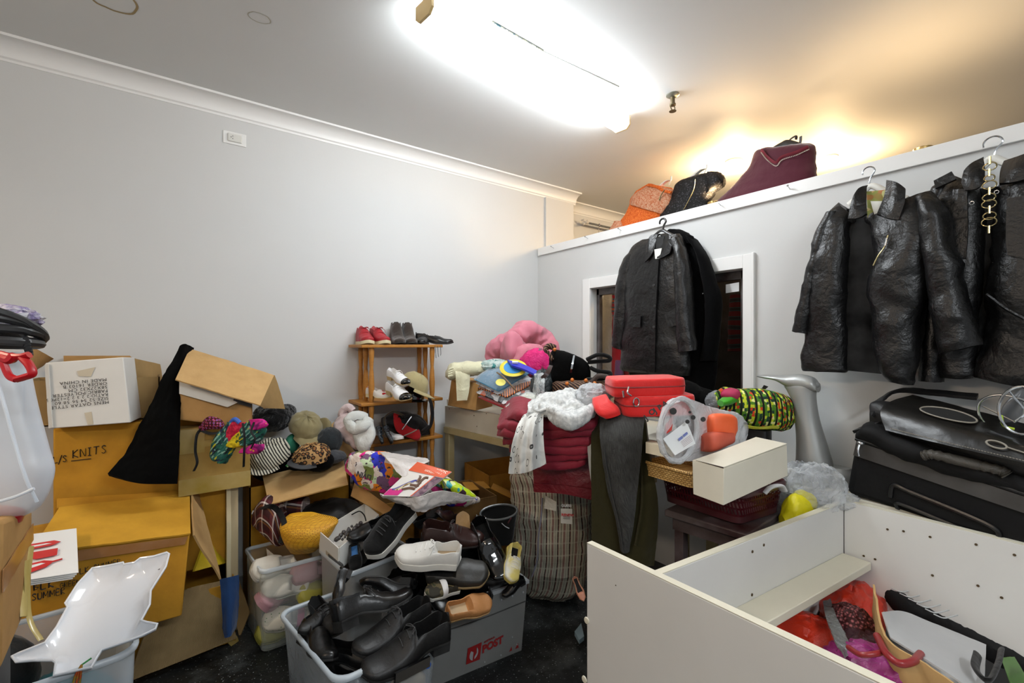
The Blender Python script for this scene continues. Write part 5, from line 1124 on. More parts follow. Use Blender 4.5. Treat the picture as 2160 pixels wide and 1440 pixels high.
m = MB().loft([(P(735, 985, D), V((0, .0, .02)), V((.0, -.03, 0))), (P(765, 990, D - .02), V((0, 0, .085)), V((.03, -.1, 0))), (P(830, 1000, D - .03), V((0, .02, .09)), V((.05, -.13, 0))), (P(900, 1020, D - .02), V((0, .02, .075)), V((.05, -.12, 0))), (P(955, 1040, D), V((0, .02, .05)), V((.04, -.09, 0))), (P(1000, 1053, D + .02), V((0, 0, .01)), V((.01, -.02, 0)))], 40, 50, 2.1)
obj('bag_body', m, PB, t, wr=.022, wf=9, seed=3)
rows = [[P(800, 952, 2.36), P(830, 955, 2.36), P(865, 960, 2.36), P(900, 965, 2.36)], [P(815, 965, 2.22), P(840, 972, 2.2), P(870, 975, 2.22), P(905, 972, 2.26)], [P(836, 995, 2.16), P(850, 1004, 2.14), P(868, 995, 2.16), P(880, 984, 2.2)]]
obj('white_lining', MB().sheet(rows, 30, 22, .003, .008, 12, 2), PBW, t)
# flat printed panel
a, b_, c, d = P(806, 1046, 2.08), P(881, 975, 2.2), P(953, 996, 2.16), P(886, 1048, 2.04)
o_ = (b_ - a).cross(d - a).normalized(); o_ = o_ if o_.z > 0 else -o_
def pn(u, v_): return a.lerp(b_, u).lerp(d.lerp(c, u), v_) + o_ * .004   # u up the panel in the photo, v to the right
obj('print_panel', MB().sheet([[a, d], [b_, c]], 12, 12, .004, .001, 9), mat('bag_white_panel', '#e2ded8', .35, var=.03), t)
def quad(u0, u1, v0, v1, n_, m_, k=0):
    obj(n_, MB().prism([pn(u0, v0) + o_ * k, pn(u1, v0) + o_ * k, pn(u1, v1) + o_ * k, pn(u0, v1) + o_ * k], o_ * .0008), m_, t)
ORG = mat('print_orange', '#d9572a', .4); PUR = pattern('print_violet', lambda b, v: b.ramp(b.noise(v, 50, 4).outputs['Fac'], [(.4, '#57404e'), (.6, '#8a707a')]), .4, 0, src='Object')
quad(.74, 1.0, .0, 1.0, 'orange_band', ORG); quad(.0, .72, .78, 1.0, 'violet_band', PUR); quad(.0, .74, .745, .775, 'orange_band', ORG); quad(.02, .2, .02, .4, 'magenta_block', mat('print_magenta', '#d21f82', .4))
ux, uy = pn(.9, 0) - pn(.9, 1), pn(0, .5) - pn(1, .5)
m = MB(); m.text('Sodotos', pn(.975, .93) + o_ * .001, ux, uy, .03, .0006, shear=.3); obj('print_lettering', m, mat('print_cream', '#f0e6d8', .4), t)
m = MB(); m.text('Nutrition', pn(.86, .85) + o_ * .001, ux, uy, .022, .0006, shear=.3); obj('print_lettering', m, MATS['print_cream'], t)
m = MB()
for k in range(5):
    pts = [pn(.18 + .33 * (.5 - .5 * math.cos(q * math.pi / 8)) * (1 - k * .14), .1 + .04 * k + (.36 - .08 * k) * q / 8) + o_ * .0012 for q in range(9)]
    obj('rainbow_stripe', MB().tube(pts, .004, 6, 20, flat=.3), mat('stripe_%d' % k, ('#2a2f8a', '#6a6ea8', '#c9b88a', '#8a6a2a', '#e2d8b0')[k], .4), t)
FIG = mat('figure_brown', '#5c3a22', .5); m = MB()
for pts in ([(.30, .62), (.48, .60)], [(.36, .66), (.36, .42)], [(.46, .52), (.62, .46), (.66, .40)], [(.46, .58), (.62, .58), (.64, .66)], [(.2, .34), (.26, .5), (.24, .66)]): m.tube([pn(*q) + o_ * .001 for q in pts], .006, 6, 8, flat=.35)
obj('printed_figure', m, FIG, t)
m = MB(); m.text('LIVIN', P(785, 1003, 2.12), P(785, 1003, 2.12) - P(812, 1012, 2.1), V((0, -.3, -.8)), .034, .002, .0008); obj('print_lettering', m, mat('print_black', '#15101a', .4), t)
GRN = pattern('lime_print', lambda b, v: b.ramp(b.voro(v, 40).outputs['Color'], [(.3, '#b7d024'), (.5, '#dfe8a0'), (.65, '#3aa0a0'), (.75, '#3a2436')], 'CONSTANT'), .4, .4, src='Object')
obj('white_hem', MB().sheet([[P(800, 1044, 2.1), P(850, 1050, 2.06), P(890, 1048, 2.03), P(935, 1036, 2.1), P(1003, 1050, 2.24)], [P(805, 1052, 2.12), P(850, 1062, 2.06), P(888, 1066, 2.04), P(930, 1058, 2.1), P(985, 1060, 2.22)], [P(822, 1058, 2.14), P(858, 1070, 2.08), P(890, 1082, 2.06), P(930, 1068, 2.12), P(975, 1062, 2.22)]], 34, 12, .003, .014, 16, 5), PBW, t)
obj('lime_end', MB().loft([(P(930, 1018, 2.28), UP * .02, V((0, -.06, 0))), (P(960, 1030, 2.28), UP * .03, V((0, -.07, 0))), (P(992, 1043, 2.3), UP * .012, V((0, -.04, 0)))], 20, 16), GRN, t, wr=.01, wf=18)
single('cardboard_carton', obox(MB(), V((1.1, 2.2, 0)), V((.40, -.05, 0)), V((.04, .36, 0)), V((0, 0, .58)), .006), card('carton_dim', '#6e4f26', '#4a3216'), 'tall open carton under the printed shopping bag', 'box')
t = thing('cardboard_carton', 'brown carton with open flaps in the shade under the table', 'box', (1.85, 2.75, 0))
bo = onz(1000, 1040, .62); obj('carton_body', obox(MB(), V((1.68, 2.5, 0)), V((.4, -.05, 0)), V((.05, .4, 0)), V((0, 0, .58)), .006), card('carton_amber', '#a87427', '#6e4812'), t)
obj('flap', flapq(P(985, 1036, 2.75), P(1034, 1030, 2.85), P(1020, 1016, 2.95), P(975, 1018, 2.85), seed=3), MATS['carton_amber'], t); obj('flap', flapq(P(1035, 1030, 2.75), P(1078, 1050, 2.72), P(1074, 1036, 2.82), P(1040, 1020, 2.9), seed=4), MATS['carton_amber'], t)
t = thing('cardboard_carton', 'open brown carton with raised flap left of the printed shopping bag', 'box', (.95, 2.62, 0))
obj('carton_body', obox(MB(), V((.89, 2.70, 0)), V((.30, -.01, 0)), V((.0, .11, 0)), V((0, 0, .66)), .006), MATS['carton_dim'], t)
obj('flap', flapq(P(748, 1016, 2.5), P(836, 1078, 2.28), P(818, 1088, 2.24), P(740, 1046, 2.42), seed=3), CARD, t)
# ================================================================ plaid bag, straw hat, crocs tub
PLD = pattern('tartan', lambda b, v: b.mix(b.ramp(b.wave(v, 4.2).outputs['Fac'], [(.0, '#3a1518'), (.45, '#5c2226'), (.62, '#d2c9c2'), (.72, '#1c1416'), (.82, '#8a5a2a')], 'CONSTANT'), b.ramp(b.wave(v, 4.2, dirn='Y').outputs['Fac'], [(.0, '#3a1518'), (.5, '#6a2a2c'), (.7, '#cdbfb8'), (.8, '#141012')], 'CONSTANT'), b.math('MULTIPLY', 1, .45)), .7, .15)
PLD = pattern('tartan_cloth', lambda b, v: b.mix(.45, b.ramp(b.wave(v, 4.2, prof='SAW').outputs['Fac'], [(.0, '#3a1518'), (.45, '#5c2226'), (.68, '#e2d9d2'), (.8, '#1c1416'), (.88, '#8a5a2a')], 'CONSTANT'), b.ramp(b.wave(v, 4.2, dirn='Y', prof='SAW').outputs['Fac'], [(.0, '#3a1518'), (.5, '#6a2a2c'), (.75, '#ddcfc8'), (.86, '#141012')], 'CONSTANT')), .7, .15)
t = thing('tartan_handbag', 'maroon tartan handbag leaning on the straw hat in the clear tub', 'handbag', P(575, 1145, 2.3))
m = MB().loft([(P(548, 1140, 2.36), ex_ * .01 + UP * .02, ey_ * .03), (P(548, 1090, 2.36), ex_ * .035, ey_ * .05), (P(575, 1110, 2.3), ex_ * .075 + UP * .02, ey_ * .07), (P(596, 1130, 2.3), ex_ * .03 + UP * .01, ey_ * .04)], 26, 26, 2.4)
m = MB().loft([(P(542, 1088, 2.42), UP * .05 + ex_ * .0, -ey_ * .05), (P(565, 1085, 2.36), UP * .10, -ey_ * .07), (P(588, 1105, 2.34), UP * .10, -ey_ * .07), (P(600, 1125, 2.34), UP * .05, -ey_ * .05)], 28, 26, 2.5)
obj('bag_body', m, PLD, t, wr=.006, wf=10)
m = MB().loft([(P(570, 1072, 2.5), UP * .02, -ey_ * .04), (P(600, 1068, 2.47), UP * .05, -ey_ * .06), (P(645, 1066, 2.5), UP * .04, -ey_ * .05)], 20, 18, 2.4); obj('bag_flap', m, PLD, t, wr=.006)
obj('shoulder_strap', MB().tube([P(552, 1070, 2.3), P(575, 1068, 2.25), P(592, 1085, 2.24), P(600, 1110, 2.22), P(592, 1145, 2.22)], .013, 8, 30, flat=.3), BLK, t); obj('zip_pull', MB().tube([P(535, 1077, 2.36), P(532, 1084, 2.35)], .006, 8), STEEL, t)
STW = pattern('straw', lambda b, v: b.mix(b.ramp(b.wave(b.mapping('UV', rot=(0, 0, .5)), 26, .4).outputs['Fac'], [(.2, '#a8780f'), (.6, '#e2b02a')]), '#7a5208', b.math('MULTIPLY', b.wave(b.mapping('UV', rot=(0, 0, -1.0)), 22, .6).outputs['Fac'], .45)), .7, 0)
b = NB('straw_weave'); v = b.mapping('UV'); br = b.add('ShaderNodeTexBrick'); br.inputs['Scale'].default_value = 40; br.inputs['Mortar Size'].default_value = .045; br.inputs['Color1'].default_value = lin('#f0b92e'); br.inputs['Color2'].default_value = lin('#d89a1c'); br.inputs['Mortar'].default_value = lin('#8a5c0c'); br.inputs['Brick Width'].default_value = .9; br.inputs['Row Height'].default_value = .25
b.link(v, br.inputs['Vector']); b.col(br.outputs['Color']); b.bump(br.outputs['Fac'], -.6, .01); b.set(rough=.6); STW = b.m
t = single('straw_hat', MB().loft([(P(640, 1160, 2.27), ex_ * .06, ey_ * .04), (P(646, 1138, 2.25), ex_ * .1, ey_ * .075), (P(650, 1112, 2.25), ex_ * .125, ey_ * .08), (P(652, 1098, 2.27), ex_ * .13, ey_ * .06), (P(640, 1086, 2.3), ex_ * .07, ey_ * .03)], 40, 30, 2.2), STW, 'golden straw hat sitting on the clear tub of clogs', 'hat', wr=.008, wf=5)
# clear tub with clogs
ta, rg = crate('storage_tub', 'clear tub of white and yellow clogs beside the hat carton', V((.335, 2.40, .004)), V((.33, .0, 0)), V((-.03, .33, 0)), .385, .93, matb=plastic('clear_tub_b', '#dfe4dc', .95, .1), matr=plastic('clear_tub_rim_b', '#dfe6ea', .3, .2), r=.1)
o = world_loc(ta)
lab = MB().sheet([[P(562, 1158, 2.36), P(596, 1180, 2.25)], [P(564, 1185, 2.36), P(598, 1215, 2.25)]], 4, 4, .001)
obj('care_sticker', MB().sheet([[P(562, 1156, 2.385), P(594, 1184, 2.29)], [P(565, 1188, 2.385), P(596, 1218, 2.29)]], 4, 4, .001), pattern('sticker', lambda b, v: b.ramp(b.voro(v, 60).outputs['Distance'], [(.2, '#c43a1c'), (.3, '#e2dcd0')]), .5, 0, src='Object'), ta)
CLG = pattern('clog_cream', lambda b, v: b.ramp(b.voro(v, 60).outputs['Distance'], [(.12, '#4a7a3a'), (.18, '#d9d0bc')]), .5, 0, src='Object'); YCL = mat('clog_yellow', '#a8a03a', .5); PCL = mat('clog_pink', '#b05070', .5); PUC = mat('clog_purple', '#3a2a40', .5); WCL = mat('clog_white', '#d6d2c6', .5)
PNK = mat('clog_rose', '#b88a90', .5)
for lb_, x, y, z, yaw, cu in (('purple clog at the bottom right of the clear tub', .55, 2.49, .03, .2, PUC), ('cream clog with printed dots near the bottom of the clear tub', .45, 2.455, .075, -.35, CLG), ('yellow clog at the lower left of the clear tub', .42, 2.50, .01, .4, YCL),
        ('white clog in the upper middle of the clear tub', .45, 2.47, .225, -.3, WCL), ('olive yellow clog at the right of the clear tub', .58, 2.47, .15, .9, YCL), ('rose clog at the upper right of the clear tub', .57, 2.49, .25, .3, PNK), ('cream clog just under the straw hat in the clear tub', .40, 2.52, .31, .5, WCL), ('mauve clog at the left side of the clear tub', .39, 2.50, .165, 1.2, PNK)):
    c = V((x, y, z + .03)); dd_ = V((math.cos(yaw), math.sin(yaw) * .4, -.15)).normalized() * .105
    shoe('clog', lb_, c + dd_, c - dd_, up=(-.25, -.75, .6), cu=cu, cs=cu, ci=cu, strap=('heel', PCL) if cu is CLG else None, width=.46)
# black things behind
single('black_handbag', MB().blob(P(700, 1085, 2.5), ex_ * .16, ey_ * .14, UP * .075, 44, 26, .12, 2.2, 3), SBM, 'black leather bag in the shade behind the white shoe box', 'handbag')
single('maroon_cloth', MB().blob(P(640, 1082, 2.52), ex_ * .06, ey_ * .05, UP * .03, 24, 14, .2, 3, 3), cloth('maroon_cloth', '#5a0a12', .9), 'dark red cloth showing behind the straw hat', 'cloth')
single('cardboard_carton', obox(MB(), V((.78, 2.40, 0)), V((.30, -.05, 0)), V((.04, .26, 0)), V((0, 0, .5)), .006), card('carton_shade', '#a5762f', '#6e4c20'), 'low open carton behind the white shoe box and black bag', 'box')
# white shoe box with beads
a, b_, c, d = P(675, 1120, 2.2), P(715, 1155, 2.05), P(798, 1085, 2.3), P(770, 1062, 2.42)
dn = V((0, 0, -.10))
t = thing('shoe_box', 'open white shoe box with dark bead necklace over the grey tub', 'box', (a + c) / 2 + dn)
m = MB(); top4 = [a, b_, c, d]
for i in range(4):
    p, q = top4[i], top4[(i + 1) % 4]; nn = (q - p).cross(UP).normalized() * .004; m.hexa([p + dn, q + dn, q + dn + nn, p + dn + nn, p, q, q + nn, p + nn])
m.hexa([p + dn for p in top4] + [p + dn + UP * .004 for p in top4]); obj('box_body', m, WCARD, t)
obj('end_label', MB().sheet([[b_.lerp(a, .1) + dn * .6 - ey_ * .005, b_.lerp(a, .65) + dn * .6 - ey_ * .005], [b_.lerp(a, .1) + dn * .95 - ey_ * .005, b_.lerp(a, .65) + dn * .95 - ey_ * .005]], 3, 3, .001), mat('label_tan', '#b5a68c', .7, var=.2, vscale=60), t)
m = MB()
for q in range(26):
    u = q / 25; p = a.lerp(b_, .55).lerp(d.lerp(c, .5), .15 + .5 * u) + dn * .45 + V((.02 * math.sin(q * 1.9), .01 * math.cos(q * 2.6), .02)); r = .007 + .004 * (q % 3 == 0); m.blob(p, (r, 0, 0), (0, r, 0), (0, 0, r), 8, 6, 0)
single('bead_necklace', m, mat('dark_beads', '#1f1212', .3, var=.2), 'string of dark brown beads lying in the white shoe box', 'necklace')
obj('cord', MB().tube([P(742, 1085, 2.3), P(758, 1078, 2.28), P(768, 1086, 2.25), P(772, 1098, 2.22)], .003, 6, 16), BLK, t)
# grey-clear tub holding the shoe box
tg, rg = crate('storage_tub', 'grey see-through tub under the white shoe box and black sneaker', V((.61, 1.99, 0)), V((.33, .06, 0)), V((-.04, .34, 0)), .46, .93, matb=plastic('grey_tub', '#9a9a98', .22, .25), r=.1)
obj('clip_handle', MB().sheet([[P(693, 1168, 2.12), P(722, 1190, 2.02)], [P(695, 1174, 2.12), P(724, 1197, 2.02)]], 8, 4, .008), BKP, tg, label='black clip handle')
# ================================================================ display table along the partition and its heap
LAM = mat('cream_laminate', '#d8d3c2', .4, var=.08, vscale=4); LAME = mat('cream_edge_strip', '#b8a878', .5, var=.1); LAMW = mat('white_laminate', '#d8d7d3', .35, var=.05, vscale=3); HOLE = mat('screw_hole', '#4a3a20', .8, var=0)
tb = thing('display_table', 'cream display table with deep apron under the heap of clothes', 'table', (2.1, 2.2, 0))
# front runs from A near the left wall towards the camera
TA, TB = V((1.60, 2.96, 0)), V((1.80, 1.30, 0)); tx = (TB - TA).normalized(); ty = V((-tx.y, tx.x, 0)); ty = ty if ty.x > 0 else -ty
Ln = (TB - TA).length; TD = .72
def tp(u, w_, z): return TA + tx * u + ty * w_ + UP * z
obj('front_apron', MB().box(tp(0, 0, .85), tx * Ln, ty * .018, UP * .15), LAM, tb, bevel=.002)
obj('edge_strip', MB().box(tp(-.0, -.012, .805), tx * Ln, ty * .03, UP * .045), LAME, tb, bevel=.003)
obj('side_apron', MB().box(tp(0, .018, .805), tx * .018, ty * (TD - .02), UP * .24), LAM, tb, bevel=.002)
obj('table_top', MB().box(tp(.018, .018, .94), tx * (Ln - .018), ty * (TD - .02), UP * .02), LAM, tb)
for u in (0, Ln - .05):
    for w_ in ((.0, TD - .06) if u == 0 else (.3, TD - .06)): obj('leg', MB().box(tp(u, w_, 0), tx * .05, ty * .05, UP * .805), LAME, tb, bevel=.003)
obj('leg', MB().box(tp(.42, TD - .06, .0), tx * .06, ty * .04, UP * .805), LAME, tb)
for px, py in ((1000, 876), (1026, 872), (1006, 899), (948, 862)):
    o = onx(px, py, 1.6); rr_ = ray(px, py); k = ((TA - CAM).dot(ty)) / rr_.dot(ty); o = CAM + rr_ * (k - .001); obj('screw_hole', MB().lathe(o, -ty, [(.0035, 0), (.0035, .0015)], 8), HOLE, tb)
struct('baseboard_back', MB().bx(.2, 2.6, PY - .015, PY, 0, .09), mat('grey_skirting', '#8f8f88', .5))
ZTT = .962
def pz(px, py, z): return onz(px, py, z)
# carton with cream gloves
a, b_, c, d = P(944, 855, 3.14), P(1003, 866, 2.96), P(1010, 808, 2.98), P(952, 800, 3.16); dp = V((.2, .1, 0))
t = single('cardboard_carton', MB().hexa([a, b_, b_ + dp, a + dp, d, c, c + dp, d + dp]), CARD, 'small brown carton under the cream gloves on the table end', 'box', bevel=.004)
CRG = cloth('cream_knit', '#d6d3b4', .95, 260, 14, .5)
t = thing('cream_gloves', 'cream knitted long gloves draped over the small brown carton', 'gloves', P(985, 800, 3.05))
obj('glove', MB().sheet([[P(962, 776, 3.08), P(975, 772, 3.1), P(992, 775, 3.12)], [P(961, 785, 2.98), P(976, 782, 2.98), P(991, 783, 3.0)], [P(963, 815, 2.97), P(976, 818, 2.96), P(990, 816, 2.98)], [P(964, 845, 2.96), P(976, 844, 2.96), P(985, 844, 2.97)]], 14, 20, .012, .003, 20), CRG, t)
m = MB().loft([(P(944, 788, 3.1), UP * .02, ey_ * .03), (P(955, 783, 3.06), UP * .05, ey_ * .06), (P(985, 778, 3.04), UP * .045, ey_ * .07), (P(1020, 778, 3.05), UP * .04, ey_ * .06), (P(1042, 785, 3.05), UP * .015, ey_ * .03)], 24, 30, 2.1); obj('glove', m, CRG, t, wr=.014, wf=14)
m = MB()
for q in range(4): m.tube([P(960, 775 + 5 * q, 3.0), P(950 - q, 778 + 5 * q, 2.99), P(945 + q, 784 + 4 * q, 3.0)], .009, 8, 10)
obj('glove_fingers', m, CRG, t)
# packaged garments
def pack(name, label, c4, th, m_, cat='packet', seed=0, wr=.006, film=True):
    a, b_, c, d = c4; up_ = V((0, 0, th)); rows = []
    t = thing(name, label, cat, (a + c) / 2, None)
    m = MB(); g = 14; top = []; bot = []
    def at(u, v_): return a.lerp(b_, u).lerp(d.lerp(c, u), v_)
    for j in range(g + 1):
        rr = []; rb = []
        for i in range(g * 2 + 1):
            u, v_ = i / (g * 2), j / g; e = (1 - (2 * u - 1) ** 6) * (1 - (2 * v_ - 1) ** 6); p = at(u, v_); n_ = wr * ridg(p * 16 + V((seed, seed * 2, 0)))
            rr.append(p + UP * (th * .5 * e + n_ * e)); rb.append(p - UP * (th * .5 * e))
        top.append(rr); bot.append(rb)
    m.grid(top); k = len(m.v); m.grid(bot)
    for q in range(g * g * 2, len(m.f)): m.f[q] = m.f[q][::-1]
    obj('folded_garment', m, m_, t, smooth=60)
    if film:
        m = MB(); m.grid([[p + UP * (.004 + .003 * ridg(p * 40)) for p in r] for r in top]); obj('plastic_sleeve', m, FILM2, t, smooth=70)
    return t
FILM2 = plastic('packet_film', '#eef2f6', .88, .08, 1.0, 40)
TEAL = cloth('teal_jersey', '#2f6f8f', .8, 400, 10, .4); REDJ = cloth('red_jersey', '#b5101e', .7, 300, 10, .4)
WHJ = pattern('white_navy_print', lambda b, v: b.ramp(b.noise(v, 18, 3).outputs['Fac'], [(.42, '#d6d8dc'), (.55, '#b9bcc4'), (.6, '#2a2a6a')]), .6, .4, src='Object')
ORS = pattern('orange_stripes', lambda b, v: b.ramp(b.wave(b.mapping('Object', rot=(0, 0, .6)), 22, 1).outputs['Fac'], [(.35, '#2a0c10'), (.55, '#c43a14'), (.8, '#e08a3a')]), .8, .4)
BLKP = pattern('black_multi', lambda b, v: b.ramp(b.voro(v, 30).outputs['Color'], [(.3, '#15161a'), (.5, '#6a6a70'), (.62, '#c9571c'), (.75, '#d2d2d4')], 'CONSTANT'), .6, .4, src='Object')
PAL = pattern('pale_print', lambda b, v: b.ramp(b.voro(v, 30).outputs['Distance'], [(.2, '#7a8a3a'), (.3, '#cfd0bc'), (.6, '#d8d9cc')]), .7, .4, src='Object')
Z0 = .98
def q4(pts, z): return [onz(x, y, z) for x, y in pts]
pack('clothes_packet', 'red clothing packet at the bottom of the packet stack', [P(1008, 838, 2.9), P(1080, 866, 2.65), P(1130, 840, 2.75), P(1060, 815, 3.0)], .05, REDJ, seed=1)
pack('clothes_packet', 'black multicoloured packet second from the bottom of the stack', [P(1004, 828, 2.9), P(1062, 852, 2.7), P(1135, 822, 2.8), P(1060, 805, 3.0)], .045, BLKP, seed=2)
pack('clothes_packet', 'orange striped packet in the middle of the packet stack', [P(1006, 818, 2.92), P(1068, 838, 2.72), P(1138, 803, 2.85), P(1065, 790, 3.05)], .045, ORS, seed=3)
pack('clothes_packet', 'white and navy packet below the teal packet', [P(1003, 808, 2.92), P(1050, 832, 2.75), P(1128, 800, 2.85), P(1060, 785, 3.05)], .04, WHJ, seed=4)
t = pack('clothes_packet', 'teal packet with yellow print on top of the packet stack', [P(999, 800, 2.9), P(1052, 826, 2.74), P(1125, 782, 2.9), P(1060, 762, 3.1)], .055, TEAL, seed=5)
obj('yellow_badge', MB().lathe(P(1056, 807, 2.73), (-.35, -.5, .75), [(.026, 0), (.03, .004), (.0, .006)], 24), mat('badge_yellow', '#d8cf5a', .5), t)
BC = P(1083, 777, 2.82)
obj('printed_ring', MB().lathe(BC, (-.35, -.45, .8), [(.07, 0), (.085, .006), (.07, .012), (.058, .008)], 36), mat('ring_yellow', '#e2c81e', .5), t)
obj('printed_disc', MB().lathe(BC, (-.35, -.45, .8), [(.06, .0), (.06, .011), (.0, .013)], 36), mat('disc_blue', '#2f86c4', .4), t)
obj('printed_mark', MB().box(BC + V((-.02, -.015, .03)), V((.03, -.02, 0)), V((.008, .012, .006)), V((-.004, -.005, .01))), mat('mark_white', '#e6e8ea', .5), t)
obj('brown_tie', MB().tube([P(1048, 785, 2.8), P(1062, 795, 2.72), P(1078, 812, 2.68), P(1090, 826, 2.68)], .005, 8, 16, flat=.5), mat('tie_brown', '#6b5232', .7), t)
pack('clothes_packet', 'pale printed packet lying over the burgundy clothes', [P(1066, 858, 2.55), P(1090, 866, 2.5), P(1140, 836, 2.65), P(1115, 826, 2.72)], .03, PAL, seed=6)
single('clothes_packet', MB().blob(P(1045, 772, 3.05), (.09, .05, 0), (-.05, .08, 0), UP * .045, 36, 20, .2, 3, 6), pattern('pale_teal_packet', lambda b, v: b.ramp(b.noise(v, 20, 4).outputs['Fac'], [(.4, '#8fb0ac'), (.6, '#cfdad4'), (.66, '#2f7a78')]), .2, .8, 40, src='Object'), 'pale teal packet in wrinkled film behind the teal packet', 'packet')
single('blue_folder', MB().sheet([[P(1070, 760, 2.86), P(1100, 768, 2.82), P(1137, 785, 2.74)], [P(1080, 772, 2.78), P(1105, 780, 2.74), P(1134, 794, 2.7)]], 12, 6, .012), mat('folder_blue', '#1424b4', .4), 'bright blue folded fabric folder beside the yellow ringed print', 'folder')
# pink comforter
PINK = cloth('pink_quilt', '#c97a8a', .75, 300, 7, .35, .2)
t = thing('pink_quilt', 'bundled pink padded quilt in the corner behind the packets', 'quilt', P(1100, 760, 3.4))
m = MB().tube([P(1050, 765, 3.4), P(1048, 740, 3.38), P(1070, 728, 3.32), P(1090, 712, 3.3), P(1108, 700, 3.32), P(1130, 706, 3.36), P(1148, 722, 3.38), P(1155, 745, 3.36), P(1150, 762, 3.32)], .075, 24, 80, flat=.8); obj('quilt_fold', m, PINK, t, wr=.045, wf=7, seed=2, sub=1)
m = MB().loft([(P(1062, 735, 3.25), UP * .05, -ey_ * .03), (P(1078, 745, 3.2), UP * .13, -ey_ * .06), (P(1094, 740, 3.22), UP * .1, -ey_ * .05), (P(1106, 728, 3.26), UP * .03, -ey_ * .03)], 24, 30, 2); obj('quilt_fold', m, PINK, t, wr=.04, wf=5, seed=5, sub=1)
m = MB().loft([(P(1075, 770, 3.22), UP * .03, -ey_ * .03), (P(1095, 755, 3.16), UP * .07, -ey_ * .06), (P(1120, 745, 3.18), UP * .06, -ey_ * .05), (P(1145, 745, 3.22), UP * .04, -ey_ * .03)], 24, 30, 2); obj('quilt_fold', m, PINK, t, wr=.02, wf=9, seed=7, sub=1)
single('clothes_packet', MB().loft([(P(1098, 765, 3.02), UP * .02, -ey_ * .02), (P(1112, 765, 2.98), UP * .07, -ey_ * .05), (P(1138, 772, 2.95), UP * .11, -ey_ * .05), (P(1160, 772, 2.96), UP * .06, -ey_ * .04)], 26, 26, 2.3), pattern('hot_pink_print', lambda b, v: b.ramp(b.noise(b.mapping('Object', scale=(1, 1, 1)), 12, 2).outputs['Fac'], [(.36, '#5a4a54'), (.42, '#d81a70'), (.7, '#e83a88')]), .2, .7, 36, src='Object'), 'hot pink packet in film below the pink quilt', 'packet', wr=.012, wf=14)
# silver packet between
single('clothes_packet', MB().loft([(P(1128, 800, 2.72), UP * .03, -ey_ * .03), (P(1136, 820, 2.66), UP * .09 + ex_ * .03, -ey_ * .05), (P(1146, 840, 2.62), UP * .07, -ey_ * .04), (P(1150, 848, 2.62), UP * .03, -ey_ * .02)], 24, 24, 2.3), pattern('silver_packet', lambda b, v: b.ramp(b.noise(v, 22, 4).outputs['Fac'], [(.4, '#8a9294'), (.6, '#d0d6d6')]), .2, .9, 40, src='Object'), 'silvery film packet left of the black velvet bag', 'packet', wr=.012, wf=16)
# velvet bag and beaded bag
t = thing('velvet_bag', 'black velvet bag with loop handles lying on the beaded bag', 'handbag', P(1210, 790, 2.72))
m = MB().loft([(P(1160, 772, 2.8), UP * .05, -ey_ * .04), (P(1168, 775, 2.75), UP * .10, -ey_ * .08), (P(1200, 780, 2.7), UP * .098, -ey_ * .09), (P(1232, 788, 2.68), UP * .075, -ey_ * .07), (P(1242, 790, 2.68), UP * .05, -ey_ * .04)], 28, 34, 3)
obj('bag_body', m, VEL, t, wr=.008, wf=9)
m = MB().tube([P(1238, 758, 2.62), P(1262, 748, 2.58), P(1284, 752, 2.58), P(1285, 760, 2.58), P(1262, 762, 2.6), P(1240, 764, 2.62)], .012, 10, 30); obj('handle', m, BSU, t)
m = MB().tube([P(1238, 800, 2.6), P(1260, 800, 2.56), P(1284, 794, 2.56), P(1286, 786, 2.57), P(1260, 782, 2.58), P(1245, 775, 2.6)], .012, 10, 30); obj('handle', m, BSU, t)
obj('silver_band', MB().sheet([[P(1209, 749, 2.585), P(1213, 749, 2.585)], [P(1205, 770, 2.57), P(1209, 770, 2.57)], [P(1202, 785, 2.58), P(1206, 786, 2.58)]], 4, 12, .004), CH, t)
BDW = pattern('woven_beads', lambda b, v: b.ramp(b.add('ShaderNodeTexChecker').outputs['Fac'] if False else b.wave(b.mapping('UV', rot=(0, 0, .78)), 20, 1.5).outputs['Fac'], [(.4, '#20100c'), (.66, '#4a2e20'), (.8, '#8a6a52')]), .6, .5, 60)
t = thing('beaded_bag', 'brown woven bag with amber beads under the black velvet bag', 'handbag', P(1230, 830, 2.62))
m = MB().loft([(P(1166, 822, 2.68), UP * .04, -ey_ * .03), (P(1185, 826, 2.6), UP * .06, -ey_ * .07), (P(1230, 826, 2.56), UP * .06, -ey_ * .08), (P(1270, 824, 2.56), UP * .055, -ey_ * .07), (P(1292, 826, 2.6), UP * .03, -ey_ * .03)], 26, 34, 2.4); obj('bag_body', m, BDW, t, wr=.006)
obj('rim_roll', MB().tube([P(1248, 806, 2.52), P(1262, 793, 2.52), P(1280, 796, 2.53), P(1290, 808, 2.54)], .014, 10, 20), mat('suede_brown', '#33241c', .9), t)
obj('strap', MB().tube([P(1166, 760, 2.68), P(1158, 745, 2.7), P(1150, 738, 2.72), P(1158, 730, 2.75), P(1172, 734, 2.74)], .02, 10, 26, flat=.5), BDW, t)
obj('strap', MB().sheet([[P(1158, 770, 2.66), P(1166, 772, 2.66)], [P(1150, 785, 2.62), P(1158, 790, 2.62)], [P(1140, 795, 2.62), P(1146, 800, 2.62)]], 6, 14, .008), SBR, t)
AMB = mat('amber_bead', '#c46a14', .3)
for px, py in ((1207, 801), (1236, 802), (1196, 809), (1254, 808), (1170, 737)):
    o = P(px, py, 2.5 if px > 1180 else 2.68); obj('amber_bead', MB().blob(o, (.011, 0, 0), (0, .011, 0), (0, 0, .011), 12, 8, 0), AMB, t)
